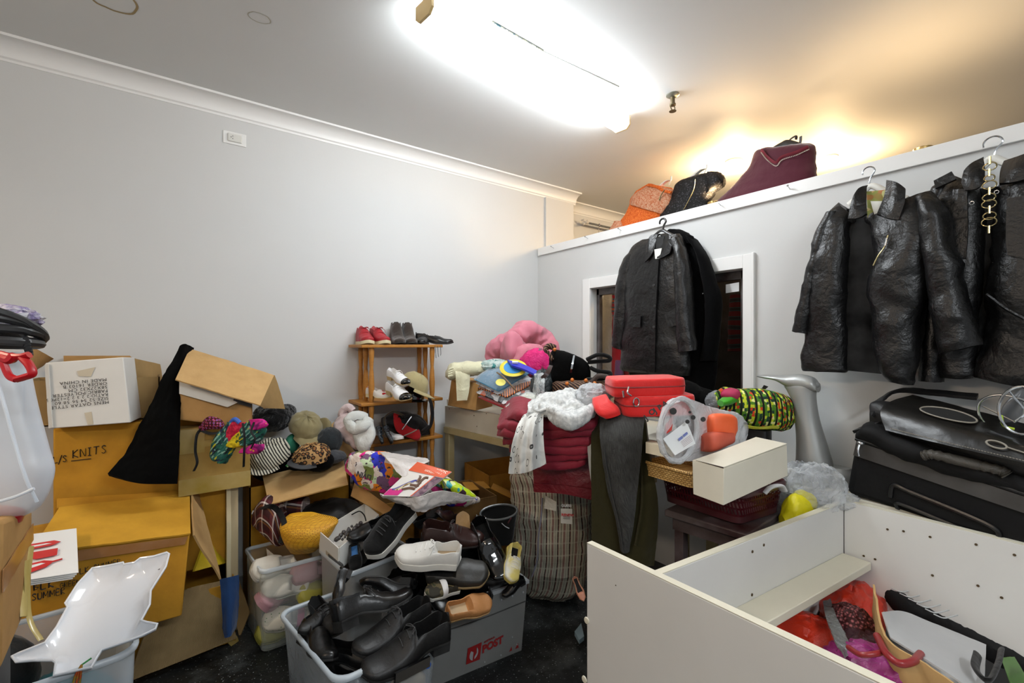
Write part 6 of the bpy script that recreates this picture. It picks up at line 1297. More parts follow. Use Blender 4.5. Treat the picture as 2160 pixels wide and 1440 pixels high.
single('film_bag', MB().blob(P(1145, 818, 2.74), ex_ * .07, ey_ * .06, UP * .1, 30, 20, .2, 3, 12), mat('dark_film', '#2c3436', .2, bump=.8, bscale=30, dist=.02), 'dark glossy folded bag left of the velvet bag', 'bag')
# white bowl on the window sill
single('plastic_bowl', MB().lathe(V((PX + .03, 2.0, .952)), UP, [(.04, 0), (.07, .03), (.1, .12), (.105, .2), (.098, .2), (.065, .035), (.0, .02)], 24), mat('white_plastic', '#dfe2e2', .35), 'white plastic bowl on the window sill behind the red bags', 'bowl')
# burgundy heap
BUC = cloth('burgundy_poplin', '#84142a', .65, 400, 6, .5, .1, .4); BUL = leather('burgundy_leatherette', '#6b0a18', .42, 10, .5)
def fold(label, pts, d, hz, dep, m_, seed, grp=None, wr=.014, name='folded_trousers', cat='trousers'):
    secs = [(P(x, y, d + k), UP * hz * s_, -V((.6, .75, .12)) * dep) for x, y, k, s_ in pts]
    return single(name, MB().loft(secs, 34, 60, 4.5), m_, label, cat, grp, wr=wr, wf=7, seed=seed)
lay = ('at the bottom of the burgundy pile', 'second from the bottom of the burgundy pile', 'third from the bottom of the burgundy pile', 'third from the top of the burgundy pile', 'second from the top of the burgundy pile', 'at the top of the pile under the white scarf')
for k in range(6):
    y0 = 956 - 17 * k; xl = (1090, 1078, 1066, 1052, 1056, 1068)[k]; xr = (1234, 1240, 1246, 1252, 1254, 1250)[k]; w_ = 6 * math.sin(k * 2.1)
    fold('burgundy folded trousers ' + lay[k], [(xl, y0 - 6, .18, .25), (xl + 26, y0 - 9 + w_ * .4, .08, 1.0), (1140 + 8 * (k % 2), y0 + 6 + w_ * .3, -.01, 1.0), (1200, y0 + 5 - w_ * .6, -.07, 1.05), (xr - 12, y0 + 1 - w_ * .3, -.09, .95), (xr, y0 - 10, -.05, .3)], 2.37, .023, .13 + .01 * k, BUC, k + 1, wr=.013)
t = thing('burgundy_trousers', 'burgundy leather-look trousers hanging off the table below the folded pile', 'trousers', P(1190, 1050, 2.28))
obj('trouser_leg', MB().sheet([[P(1126, 945, 2.36), P(1190, 950, 2.27), P(1250, 940, 2.22)], [P(1126, 975, 2.35), P(1190, 985, 2.255), P(1252, 980, 2.21)], [P(1128, 1010, 2.35), P(1190, 1025, 2.25), P(1255, 1020, 2.2)], [P(1128, 1034, 2.35), P(1190, 1036, 2.25), P(1258, 1053, 2.2)]], 30, 24, .03, .006, 12, 2), BUL, t)
obj('waistband', MB().sheet([[P(1127, 1018, 2.33), P(1190, 1023, 2.23), P(1256, 1032, 2.18)], [P(1128, 1037, 2.33), P(1190, 1041, 2.23), P(1258, 1056, 2.18)]], 20, 4, .014, .002, 20), BUL, t)
# white ringed scarf
def circ(b, v):
    o = b.voro(b.mapping('UV', scale=(1, .62, 1)), 30, rand=.55).outputs['Distance']
    return b.ramp(o, [(.0, '#d6d6d2'), (.24, '#d6d6d2'), (.27, '#3a3a3a'), (.31, '#3a3a3a'), (.34, '#d6d6d2')])
CIR = pattern('ring_print', circ, .85, .25, 20)
t = thing('white_scarf', 'white scarf printed with black rings draped over the burgundy pile', 'scarf', P(1150, 900, 2.3))
def pleat(row, amp, n=7):
    q = []
    for i in range(n):
        f_ = i / (n - 1); p = cr([V(x) for x in row], f_ * (len(row) - 1)); q.append(p + (p - CAM).normalized() * amp * (1 if i % 2 else -1) * (.6 + .4 * math.sin(i * 1.9)))
    return q
dr = [[P(1125, 850, 2.4), P(1150, 846, 2.36), P(1178, 846, 2.36)], [P(1098, 885, 2.2), P(1128, 872, 2.16), P(1150, 868, 2.18)], [P(1086, 915, 2.13), P(1115, 905, 2.07), P(1146, 900, 2.12)], [P(1078, 955, 2.12), P(1110, 952, 2.06), P(1148, 945, 2.1)], [P(1074, 999, 2.13), P(1108, 997, 2.07), P(1152, 978, 2.1)]]
obj('scarf_drape', MB().sheet([pleat(r, a_) for r, a_ in zip(dr, (.004, .012, .018, .022, .024))], 72, 44, .007, .006, 14, 3), CIR, t)
WSH = pattern('white_shimmer', lambda b, v: b.ramp(b.noise(v, 60, 4).outputs['Fac'], [(.4, '#b9bcbc'), (.6, '#dadcda')]), .55, .3, 14, src='Object')
obj('scarf_bundle', MB().sheet([[P(1120, 838, 2.42), P(1160, 822, 2.42), P(1200, 812, 2.4), P(1232, 828, 2.4), P(1262, 840, 2.4)], [P(1112, 856, 2.26), P(1150, 838, 2.22), P(1195, 828, 2.2), P(1230, 840, 2.2), P(1266, 850, 2.24)], [P(1108, 874, 2.18), P(1150, 862, 2.13), P(1195, 858, 2.12), P(1232, 862, 2.12), P(1268, 862, 2.16)], [P(1112, 884, 2.2), P(1155, 878, 2.16), P(1195, 884, 2.13), P(1232, 880, 2.13), P(1262, 872, 2.18)]], 60, 44, .008, .03, 9, 8), WSH, t)
m = MB().loft([(P(1155, 866, 2.13), UP * .015, -ey_ * .02), (P(1172, 876, 2.07), UP * .035, -ey_ * .05), (P(1205, 886, 2.05), UP * .035, -ey_ * .05), (P(1238, 872, 2.08), UP * .03, -ey_ * .04), (P(1258, 860, 2.14), UP * .012, -ey_ * .02)], 30, 40, 2.6); obj('scarf_fold', m, WSH, t, wr=.014, wf=12, seed=3)
single('film_wrap', MB().blob(P(1250, 838, 2.22), ex_ * .07, ey_ * .06, UP * .06, 36, 22, .35, 3.2, 9), plastic('milky_film', '#e2e6ea', .35, .15, .9, 30), 'milky film wrap between the white scarf and red pouch', 'wrap')
# striped laundry bag standing on the floor
def stripes(b, v):
    w1 = b.wave(v, 5.0, .6, prof='SAW').outputs['Fac']; w2 = b.wave(v, 4.5, .6, dirn='Y', prof='SAW').outputs['Fac']
    c1 = b.ramp(w1, [(.0, '#1a1412'), (.07, '#a8a492'), (.24, '#8e8a80'), (.3, '#b5b09c'), (.42, '#6e3836'), (.47, '#a08c80'), (.52, '#6e3836'), (.57, '#b5b09c'), (.72, '#1f1816'), (.76, '#a8a492'), (.9, '#b5b09c'), (.96, '#7a4442')], 'CONSTANT')
    return b.mix(b.math('MULTIPLY', b.ramp(w2, [(.0, '#ffffff'), (.12, '#000000'), (.5, '#777777'), (.56, '#000000')], 'CONSTANT'), .3), c1, '#c9c4b0')
STB = pattern('laundry_stripes', stripes, .45, .5, 11)
t = thing('laundry_bag', 'striped woven zip bag standing on the floor below the burgundy trousers', 'bag', onz(1160, 1262, 0))
def lb_(px0, px1, py, d, th): L_, R_ = P(px0, py, d), P(px1, py, d - .1); return ((L_ + R_) / 2 + V((SS, CC, 0)) * th, (R_ - L_) / 2, TOCAM * th)
obj('bag_body', MB().loft([lb_(1112, 1222, 1262, 2.62, .1), lb_(1105, 1235, 1248, 2.58, .14), lb_(1090, 1245, 1190, 2.56, .15), lb_(1085, 1250, 1130, 2.56, .14), lb_(1086, 1255, 1075, 2.56, .12), lb_(1080, 1255, 1020, 2.58, .1), lb_(1092, 1250, 1005, 2.6, .06)], 44, 60, 2.8), STB, t, wr=.03, wf=6, seed=5)
obj('zip_seam', MB().tube([P(1144, 1050, 2.5), P(1142, 1085, 2.47), P(1136, 1130, 2.46), P(1133, 1180, 2.46), P(1122, 1215, 2.46)], .012, 8, 24, flat=.4), mat('zip_grey', '#8e8c98', .6), t)
single('care_tag', MB().sheet([[P(1150, 1045, 2.42), P(1174, 1058, 2.38)], [P(1148, 1072, 2.42), P(1173, 1078, 2.38)]], 6, 6, .002, .002, 20), plastic('tag_clear', '#d8d2c4', .3, .2, .4, 40), 'clear tag hanging at left of the white label', 'tag')
t = thing('swing_label', 'white swing tag with red lettering on the striped laundry bag', 'tag', P(1195, 1105, 2.36))
a, b_, c, d = P(1183, 1072, 2.36), P(1207, 1073, 2.35), P(1207, 1105, 2.35), P(1183, 1103, 2.36)
obj('card', MB().sheet([[a, b_], [d, c]], 4, 4, .002), mat('tag_card', '#c9c6bc', .6), t); nn = TOCAM * .003
m = MB(); m.text('RENEW', a.lerp(d, .52).lerp(b_, .05) + nn, b_ - a, UP, .0185, .0004, .0006); obj('red_lettering', m, RED, t)
m = MB()
for q in range(4): m.box(a.lerp(d, .62 + .08 * q).lerp(b_, .2) + nn, (b_ - a) * .6, UP * .002, -nn * .1)
obj('small_print', m, mat('print_grey', '#6a6a66', .7), t)
m = MB(); m.text('GUESS', P(1184, 1068, 2.35), b_ - a, UP, .018, .0006, .0004); obj('white_lettering', m, mat('mark_white', '#e6e8ea', .5), t)
# jeans
OLV = cloth('olive_denim', '#2e2a10', .9, 420, 7, .45); GRD = pattern('grey_denim', lambda b, v: b.ramp(b.noise(b.mapping('UV', scale=(60, 4, 1)), 6, 5, .7).outputs['Fac'], [(.3, '#232424'), (.7, '#4a4a48')]), .9, .3)
t = thing('olive_jeans', 'olive green jeans hanging off the table under the grey jeans', 'jeans', P(1330, 1190, 2.0))
obj('jean_leg', MB().sheet([[P(1256, 865, 2.2), P(1290, 860, 2.14), P(1330, 862, 2.12)], [P(1249, 950, 2.08), P(1275, 955, 2.04), P(1310, 950, 2.03)], [P(1250, 1060, 2.06), P(1285, 1065, 2.02), P(1325, 1060, 2.0)], [P(1250, 1140, 2.06), P(1285, 1155, 2.02), P(1325, 1170, 2.0)], [P(1252, 1190, 2.06), P(1290, 1195, 2.02), P(1335, 1200, 2.0)]], 24, 34, .035, .01, 9, 1), OLV, t)
obj('jean_leg', MB().sheet([[P(1320, 880, 2.1), P(1345, 880, 2.06), P(1362, 885, 2.04)], [P(1325, 960, 2.02), P(1350, 960, 2.0), P(1372, 965, 1.98)], [P(1326, 1070, 1.99), P(1358, 1075, 1.97), P(1386, 1070, 1.98)], [P(1322, 1180, 1.98), P(1350, 1190, 1.96), P(1376, 1190, 1.98)]], 22, 30, .035, .008, 9, 2), OLV, t)
obj('side_seam', MB().tube([P(1352, 960, 1.965), P(1354, 1060, 1.945), P(1340, 1150, 1.94)], .004, 6, 20), OLV, t)
t = thing('grey_jeans', 'faded grey denim jeans draped down from under the red bags', 'jeans', P(1310, 1150, 1.98))
obj('jean_leg', MB().sheet([[P(1268, 872, 2.16), P(1310, 868, 2.08), P(1362, 872, 2.04)], [P(1267, 910, 2.04), P(1308, 908, 1.97), P(1356, 912, 1.95)], [P(1272, 960, 2.01), P(1308, 965, 1.95), P(1352, 960, 1.94)], [P(1284, 1030, 2.0), P(1312, 1035, 1.95), P(1344, 1030, 1.945)], [P(1302, 1100, 1.98), P(1318, 1105, 1.95), P(1336, 1100, 1.95)], [P(1312, 1160, 1.97), P(1318, 1165, 1.955), P(1326, 1160, 1.955)]], 26, 44, .025, .007, 10, 4), GRD, t)
obj('side_seam', MB().tube([P(1276, 900, 2.03), P(1276, 960, 1.985), P(1288, 1030, 1.97), P(1304, 1100, 1.95), P(1314, 1160, 1.94)], .0025, 6, 24), MATS['grey_denim'], t)
single('white_trousers', MB().sheet([[P(1250, 868, 2.28), P(1258, 872, 2.24)], [P(1240, 915, 2.16), P(1252, 920, 2.13)], [P(1243, 980, 2.12), P(1251, 985, 2.1)], [P(1252, 1050, 2.1), P(1258, 1055, 2.08)], [P(1253, 1120, 2.09), P(1262, 1125, 2.07)]], 8, 30, .012, .004, 14), cloth('white_cotton', '#c6c8c6', .9), 'white trousers edge hanging between burgundy and olive trousers', 'trousers')
# red bags
REDV = cloth('red_velvet', '#d81410', .6, 300, 9, .3, .3, .4); 
def redbag(label, c, ex1, ey1, h, seed):
    t = thing('laptop_bag', label, 'bag', c)
    m = MB(); m.loft([(c, ex1 * .92, ey1 * .92), (c + UP * h * .06, ex1, ey1), (c + UP * h * .5, ex1 * 1.02, ey1 * 1.02), (c + UP * h * .94, ex1, ey1), (c + UP * h, ex1 * .92, ey1 * .92)], 44, 18, 5)
    obj('bag_body', m, REDV, t, wr=.005, wf=8, seed=seed)
    def e(a): return c + ex1 * math.copysign(abs(math.cos(a)) ** .4, math.cos(a)) * 1.03 + ey1 * math.copysign(abs(math.sin(a)) ** .4, math.sin(a)) * 1.03
    obj('zip_track', MB().tube([e(a) + UP * h * .55 for a in [2 * math.pi * i / 60 for i in range(60)]], .004, 6, closed=True), mat('red_zip', '#8a0a0c', .5), t); return t
e1 = P(1434, 820, 2.12) - P(1282, 824, 2.08); 
t1 = redbag('lower red velvet laptop bag with a metal ring', P(1378, 868, 2.14), e1 * .49, V((.55, .7, 0)).normalized() * .13, .085, 3)
t2 = redbag('upper red velvet laptop bag with silver zip pull', P(1358, 829, 2.15), e1 * .49, V((.55, .7, 0)).normalized() * .13, .075, 4)
obj('d_ring', MB().tube([P(1342 + 6 * math.cos(a), 848 + 9 * math.sin(a), 1.99) for a in [i * math.pi / 8 for i in range(16)]], .0028, 6, closed=True), CH, t1)
m = MB(); m.tube([P(1314, 824, 1.98), P(1316, 838, 1.975)], .009, 8, flat=.5); obj('zip_pull', m, CH, t2)
m = MB(); m.tube([P(1326, 815, 1.98), P(1324, 828, 1.975), P(1332, 835, 1.97)], .004, 8, 8); obj('zip_pull', m, CH, t2)
single('red_pouch', MB().loft([(P(1264, 836, 2.12), ex_ * .03 + UP * .01, -ey_ * .02), (P(1268, 850, 2.08), ex_ * .035 + UP * .015, -ey_ * .03), (P(1282, 866, 2.05), ex_ * .045 + UP * .015, -ey_ * .035), (P(1292, 877, 2.04), ex_ * .035 + UP * .01, -ey_ * .025)], 24, 20, 3.5), REDV, 'small red velvet pouch hanging left of the red laptop bags', 'pouch', wr=.004, wf=14)
# ================================================================ bench, basket, wicker tray, white box, carrier bag
MAR = mat('maroon_wood', '#2c0806', .45, var=.15, spec=.3)
bn = thing('maroon_bench', 'dark maroon bench under the plastic basket', 'bench', (1.95, 1.15, 0))
p0, p1 = V((1.71, 1.19, .735)), V((1.735, .845, .735)); bx_ = (p1 - p0); bd = V((-bx_.y, bx_.x, 0)).normalized(); bd = bd if bd.x > 0 else -bd
obj('bench_top', MB().box(p0 - UP * .03, bx_, bd * .55, UP * .03), MAR, bn, bevel=.006)
obj('bench_apron', MB().box(p0 - UP * .09 + bd * .04 + bx_ * .05, bx_ * .9, bd * .02, UP * .06), MAR, bn)
for u in (.06, .9):
    for w_ in (.05, .48): obj('leg', MB().box(p0 + bx_ * u + bd * w_ - UP * .735, bx_.normalized() * .04, bd * .04, UP * .705), MAR, bn)
# basket
BASK = mat('maroon_plastic', '#3f0a12', .3, var=.05)
b = NB('basket_grille'); v = b.mapping('UV'); b.col('#3f0a12'); b.set(rough=.3)
xyz = b.sep(v); sx = b.math('FRACT', b.math('MULTIPLY', xyz[0], 72)); sy = b.math('FRACT', b.math('MULTIPLY', xyz[1], 34))
hole = b.math('MULTIPLY', b.math('GREATER_THAN', sx, .5), b.math('GREATER_THAN', sy, .3)); b.see_through(hole); GRI = b.m
a, b_, c, d = P(1384, 1035, 2.08), P(1565, 1072, 1.76), P(1664, 1035, 1.92), P(1500, 1000, 2.24)
for q in (a, b_, c, d): q.z = .875
t = thing('plastic_basket', 'maroon plastic basket with slotted sides under the white box', 'basket', (a + c) / 2 - UP * .14)
cen = (a + c) / 2; zb_ = .742
def sh(p, k, z): q = cen + (p - cen) * k; return V((q.x, q.y, z))
def rr4(k, z, r=.12):
    pts = []; P4 = [sh(q, k, z) for q in (a, b_, c, d)]
    for i in range(4):
        p, o, n_ = P4[i - 1], P4[i], P4[(i + 1) % 4]
        for q in range(5):
            f_ = q / 4; s0 = o.lerp(p, r * (1 - f_)); s1 = o.lerp(n_, r * f_); pts.append(s0.lerp(s1, f_))
    return pts
def ringrows(k0, z0, k1, z1, n_=5): return [[*rr4(k0 + (k1 - k0) * q / n_, z0 + (z1 - z0) * q / n_)] for q in range(n_ + 1)]
m = MB(); rows = ringrows(.885, zb_ + .025, .955, .85); rows = [r + [r[0]] for r in rows]; m.grid(rows); obj('slotted_side', m, GRI, t)
m = MB(); rows = ringrows(.875, zb_, .885, zb_ + .025, 2); bb0 = m.grid(rows, True); m.fan([bb0 + i for i in range(20)], True); obj('basket_base', m, BASK, t)
m = MB(); m.grid([rr4(.955, .845), rr4(1.0, .85), rr4(1.012, .872), rr4(.99, .88), rr4(.955, .872), rr4(.955, .845)], True); obj('rim', m, BASK, t)
shoe('flat', 'tan sandal lying in the maroon basket under the white box', P(1560, 1040, 1.85) - UP * .01, P(1622, 1030, 1.85), cu=TANL, cs=TANS)
single('white_belt', MB().tube([P(1612, 1040, 1.82), P(1625, 1028, 1.82), P(1645, 1024, 1.83), P(1652, 1034, 1.84)], .018, 10, 20, flat=.4), WTL, 'white studded strap curling out of the maroon basket', 'belt')
# wicker tray
b = NB('wicker_weave'); v = b.mapping('UV'); br = b.add('ShaderNodeTexBrick'); br.inputs['Scale'].default_value = 30; br.inputs['Mortar Size'].default_value = .06; br.inputs['Mortar Smooth'].default_value = .6
br.inputs['Color1'].default_value = lin('#e0bd78'); br.inputs['Color2'].default_value = lin('#c79d58'); br.inputs['Mortar'].default_value = lin('#7a5524'); br.inputs['Brick Width'].default_value = .5; br.inputs['Row Height'].default_value = .24
b.link(v, br.inputs['Vector']); b.col(br.outputs['Color']); b.bump(br.outputs['Fac'], -.9, .012); b.set(rough=.6); WIC = b.m
a, b_, c, d = P(1357, 965, 1.98), P(1462, 990, 1.78), P(1545, 955, 1.95), P(1440, 935, 2.15); z1_ = .94
for q in (a, b_, c, d): q.z = z1_
t = thing('wicker_tray', 'golden wicker tray under the white carrier bag', 'tray', (a + c) / 2 - UP * .06)
cen = (a + c) / 2
m = MB(); rows = ringrows(.97, .884, 1.0, z1_, 4); rows = [r + [r[0]] for r in rows]; m.grid(rows); m2 = MB(); rows = ringrows(.955, .884, .985, z1_, 2); m2.grid([r + [r[0]] for r in rows])
k = len(m.v); m.v += m2.v; m.uv += m2.uv; m.f += [tuple(i + k for i in f_[::-1]) for f_ in m2.f]; obj('woven_side', m, WIC, t)
m = MB(); r0, r1 = rr4(.98, .884), rr4(.98, .89); bb0 = m.grid([r0, r1], True); m.fan([bb0 + i for i in range(20)], True); m.fan([bb0 + 20 + i for i in range(20)]); obj('tray_base', m, WIC, t)
obj('braided_rim', MB().tube(rr4(.995, z1_), .007, 8, closed=True), WIC, t)
single('cream_card', MB().hexa([P(1362, 955, 1.94), P(1420, 968, 1.86), P(1425, 962, 2.0), P(1370, 950, 2.05), P(1362, 932, 1.95), P(1420, 945, 1.87), P(1425, 938, 2.0), P(1370, 928, 2.06)]), mat('cream_card', '#d8ccb0', .6), 'cream cardboard piece standing in the wicker tray', 'card')
# long white shoe box
A, B, C_ = P(1460, 970, 1.66), P(1527, 988, 1.58), P(1660, 938, 1.78); A0, B0, C0 = P(1462, 1042, 1.66), P(1526, 1066, 1.58), P(1662, 1003, 1.78)
Dq = A + (C_ - B); D0 = A0 + (C0 - B0)
t = thing('white_box', 'long white shoe box resting on the maroon basket', 'box', (A0 + C0) / 2)
WB = mat('ivory_card', '#d8d2c0', .55, var=.04, vscale=10)
obj('box_body', MB().hexa([A0, B0, C0, D0, A, B, C_, Dq]), WB, t, bevel=.002)
up3 = UP * .004
obj('box_top_flap', MB().sheet([[A.lerp(B, .12) + UP * .002, B + up3], [Dq + up3, C_ + up3]], 10, 10, .003), WB, t)
obj('flap_gap', MB().prism([A.lerp(B, .1) + UP * .003 - ey_ * .001, A.lerp(B, .98) + UP * .0045 - ey_ * .001, A.lerp(B, .98) + UP * .0 - ey_ * .001], -ey_ * .001), mat('gap_dark', '#2a1410', .8), t)
# carrier bag
FB = plastic('carrier_film', '#e8eaec', .42, .25, .7, 22)
t = thing('carrier_bag', 'translucent white carrier bag with paw prints lying open on the wicker tray', 'bag', P(1460, 930, 1.85))
D = 1.84
def cb(px, py, d, rx, rz, ang=0): c_ = P(px, py, d); a_ = V((math.cos(ang), -math.sin(ang), 0)); return (c_, a_ * rx, UP * rz)
secs = [cb(1432, 906, 1.70, .115, .112), cb(1440, 905, 1.76, .14, .125), cb(1475, 912, 1.84, .15, .11), cb(1510, 915, 1.9, .135, .095), cb(1548, 912, 1.95, .09, .075), cb(1568, 905, 1.98, .03, .03)]
m = MB(); m.loft(secs, 44, 44, 2.1, caps=False); obj('bag_film', m, FB, t, wr=.012, wf=10, seed=6)
mouth = [secs[0][0] + secs[0][1] * math.cos(q) * 1.04 + secs[0][2] * math.sin(q) * 1.04 for q in [2 * math.pi * i / 40 for i in range(40)]]
obj('mouth_hem', MB().tube(mouth, .006, 8, closed=True), FB, t, wr=.008, wf=14)
PAW = mat('paw_black', '#1c1a16', .4)
for px, py, r in ((1420, 867, 7.5), (1462, 880, 5), (1483, 884, 5.5), (1450, 889, 4.5), (1455, 869, 3)):
    o = P(px, py, 1.69); rr_ = r / 964 * 1.7; obj('paw_print', MB().lathe(o, TOCAM, [(rr_, 0), (rr_ * .9, .003)], 16), PAW, t)
m = MB()
for ch_, px, py, an in (('J', 1364, 886, 40), ('O', 1373, 877, 38), ('J', 1383, 871, 36), ('P', 1391, 866, 32), ('A', 1400, 859, 28)):
    o = P(px, py, 1.655); an = math.radians(an); ux = ex_ * math.cos(an) + UP * math.sin(an); uy = UP * math.cos(an) - ex_ * math.sin(an); m.text(ch_, o, ux, uy, .028, .001, .001)
obj('printed_text', m, PAW, t)
# inside the bag
t = thing('receipt_paper', 'white printed receipt paper inside the carrier bag', 'paper', P(1435, 930, 1.72))
a, b_, c, d = P(1399, 925, 1.66), P(1448, 888, 1.72), P(1468, 935, 1.7), P(1424, 960, 1.64)
obj('sheet', MB().sheet([[a, b_], [d, c]], 10, 10, .002, .004, 12), MATS['paper'], t)
def rp(u, v_): return a.lerp(b_, u).lerp(d.lerp(c, u), v_) + TOCAM * .007
m = MB(); m.prism([rp(.42, .38), rp(.6, .37), rp(.6, .48), rp(.42, .5)], TOCAM * .0006); obj('blue_print', m, mat('print_blue', '#6a76b4', .6), t)
m = MB(); m.prism([rp(.64, .36), rp(.84, .35), rp(.84, .45), rp(.64, .47)], TOCAM * .0006); obj('blue_print', m, MATS['print_blue'], t)
m = MB()
for q in range(5): m.prism([rp(.45, .58 + .06 * q), rp(.9, .55 + .06 * q), rp(.9, .565 + .06 * q), rp(.45, .595 + .06 * q)], TOCAM * .0005)
obj('printed_lines', m, mat('print_pinkgrey', '#a58a90', .7), t)
single('red_packet', MB().sheet([[P(1402, 898, 1.72), P(1420, 876, 1.74)], [P(1406, 915, 1.70), P(1416, 908, 1.71)]], 8, 8, .012, .003, 20), mat('red_foil', '#c4260f', .3), 'red packet sticking out behind the receipt in the carrier bag', 'packet')
single('orange_cloth', MB().loft([(P(1488, 905, 1.86), UP * .04, -ey_ * .02), (P(1505, 905, 1.84), UP * .06, -ey_ * .03), (P(1540, 900, 1.88), UP * .05, -ey_ * .03), (P(1550, 895, 1.9), UP * .03, -ey_ * .02)], 20, 20, 3), mat('orange_fabric', '#f0622a', .6), 'bright orange item showing through the carrier bag', 'cloth', wr=.004)
single('coral_cloth', MB().loft([(P(1480, 935, 1.82), UP * .03, -ey_ * .02), (P(1505, 930, 1.8), UP * .035, -ey_ * .03), (P(1545, 922, 1.86), UP * .02, -ey_ * .02)], 20, 18, 3), mat('coral_fabric', '#c9563c', .6), 'coral item at the bottom of the carrier bag', 'cloth', wr=.004)
# green embroidered bag on a black stand
GEM = pattern('green_embroidery', lambda b, v: b.mix(b.ramp(b.wave(v, 11, .8, dirn='Y').outputs['Fac'], [(.18, '#000000'), (.22, '#ffffff')], 'CONSTANT'), '#10140c', b.ramp(b.voro(b.mapping('UV', scale=(1, 1.3, 1)), 78, rand=.4).outputs['Color'], [(.2, '#4a7a1c'), (.4, '#b8c42a'), (.55, '#1c3a2a'), (.68, '#c4401c'), (.78, '#d8d88a'), (.9, '#2a7a6a')], 'CONSTANT')), .8, .4)
LIM = cloth('lime_cloth', '#3a9a14', .8, 300, 10, .4)
t = thing('embroidered_bag', 'green embroidered patchwork bag beside the silver mannequin leg', 'bag', P(1585, 900, 2.2))
D = 2.22
m = MB().loft([(P(1505, 846, D + .05), UP * .03, -ey_ * .02), (P(1530, 845, D), UP * .06, -ey_ * .05), (P(1570, 858, D - .04), UP * .085, -ey_ * .08), (P(1620, 864, D - .05), UP * .09, -ey_ * .09), (P(1655, 868, D - .02), UP * .08, -ey_ * .07), (P(1668, 866, D), UP * .03, -ey_ * .03)], 36, 44, 2.2); obj('bag_body', m, GEM, t, wr=.01, wf=10, seed=3)
obj('lime_lining', MB().loft([(P(1520, 850, D - .1), UP * .012, -ey_ * .03), (P(1550, 838, D - .02), UP * .022, -ey_ * .05), (P(1600, 830, D + .02), UP * .02, -ey_ * .05), (P(1650, 844, D + .03), UP * .025, -ey_ * .05), (P(1668, 868, D + .02), UP * .05, -ey_ * .04)], 20, 30, 2.2), LIM, t, wr=.008)
obj('magenta_patch', MB().blob(P(1542, 832, D - .05), ex_ * .045, ey_ * .04, UP * .03, 20, 12, .1), mat('magenta_cloth', '#a8124a', .7), t)
obj('tie', MB().sheet([[P(1602, 828, D), P(1612, 822, D)], [P(1612, 812, D), P(1620, 815, D)]], 5, 6, .008), BLK, t)
obj('fringe', MB().sheet([[P(1568, 896, D - .12), P(1600, 900, D - .14), P(1648, 896, D - .12)], [P(1572, 902, D - .12), P(1602, 905, D - .14), P(1642, 903, D - .12)]], 20, 4, .008, .004, 40), mat('fringe_yellow', '#a8a81c', .8), t)
single('display_stand', MB().loft([(onx(1600, 1010, 2.2), (0, .05, 0), (.04, 0, 0)), (onx(1600, 905, 2.2), (0, .05, 0), (.04, 0, 0))], 20, 6, 4), BKP, 'black stand under the green embroidered bag', 'stand')
single('film_bag', MB().blob(P(1512, 848, 2.28), ex_ * .05, ey_ * .05, UP * .05, 24, 16, .25, 3, 5), plastic('grey_film', '#a8acb0', .4, .15, .9, 30), 'crumpled clear film left of the green embroidered bag', 'film')
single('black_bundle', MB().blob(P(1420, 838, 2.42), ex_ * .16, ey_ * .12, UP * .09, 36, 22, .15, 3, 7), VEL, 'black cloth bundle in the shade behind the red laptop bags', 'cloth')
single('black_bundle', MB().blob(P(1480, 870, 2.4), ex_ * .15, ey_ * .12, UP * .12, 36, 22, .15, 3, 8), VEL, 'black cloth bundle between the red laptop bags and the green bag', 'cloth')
# dark handbag with grey rim by the laundry bag
t = thing('open_handbag', 'dark open handbag with shiny rim left of the laundry bag', 'handbag', P(1050, 1150, 2.4))
rim = [P(1052 + 39 * math.cos(a), 1080 + 16 * math.sin(a) - 4 * math.cos(a), 2.36 - .05 * math.sin(a)) for a in [2 * math.pi * i / 36 for i in range(36)]]
obj('rim', MB().tube(rim, .006, 8, closed=True), mat('rim_grey', '#4a4c4c', .25), t)
bot = [V((p.x * .75 + .25 * rim[9].x, p.y * .75 + .25 * rim[9].y, 1.0 * min(q.z for q in rim) - .13)) for p in rim]
m = MB(); m.grid([rim, [r.lerp(q, .5) for r, q in zip(rim, bot)], bot], True); m.fan([36 * 2 + i for i in range(36)]); obj('bag_body', m, BSU, t)
obj('tag', MB().tube([P(1072, 1102, 2.3), P(1078, 1092, 2.29)], .006, 8, flat=.5), mat('wine_tag', '#4a1018', .3), t)
obj('zip_pull', MB().tube([P(1058, 1103, 2.28), P(1066, 1110, 2.28), P(1074, 1114, 2.28)], .003, 6, 8), STEEL, t)
# pink shoe on the floor behind the white counter
shoe('flat', 'pink and tan sandal standing behind the white counter end', P(1212, 1218, 2.05), P(1232, 1268, 1.98), up=(-.6, -.6, .4), cu=mat('pink_leather', '#b8795e', .5), cs=TANS)
single('dustpan', MB().prism([onz(1212, 1340, .03), onz(1226, 1322, .03), onz(1232, 1350, .03), onz(1222, 1358, .03)], UP * .02), mat('pale_blue_plastic', '#8fa8b4', .4), 'pale blue plastic corner on the floor by the white counter', 'tray')
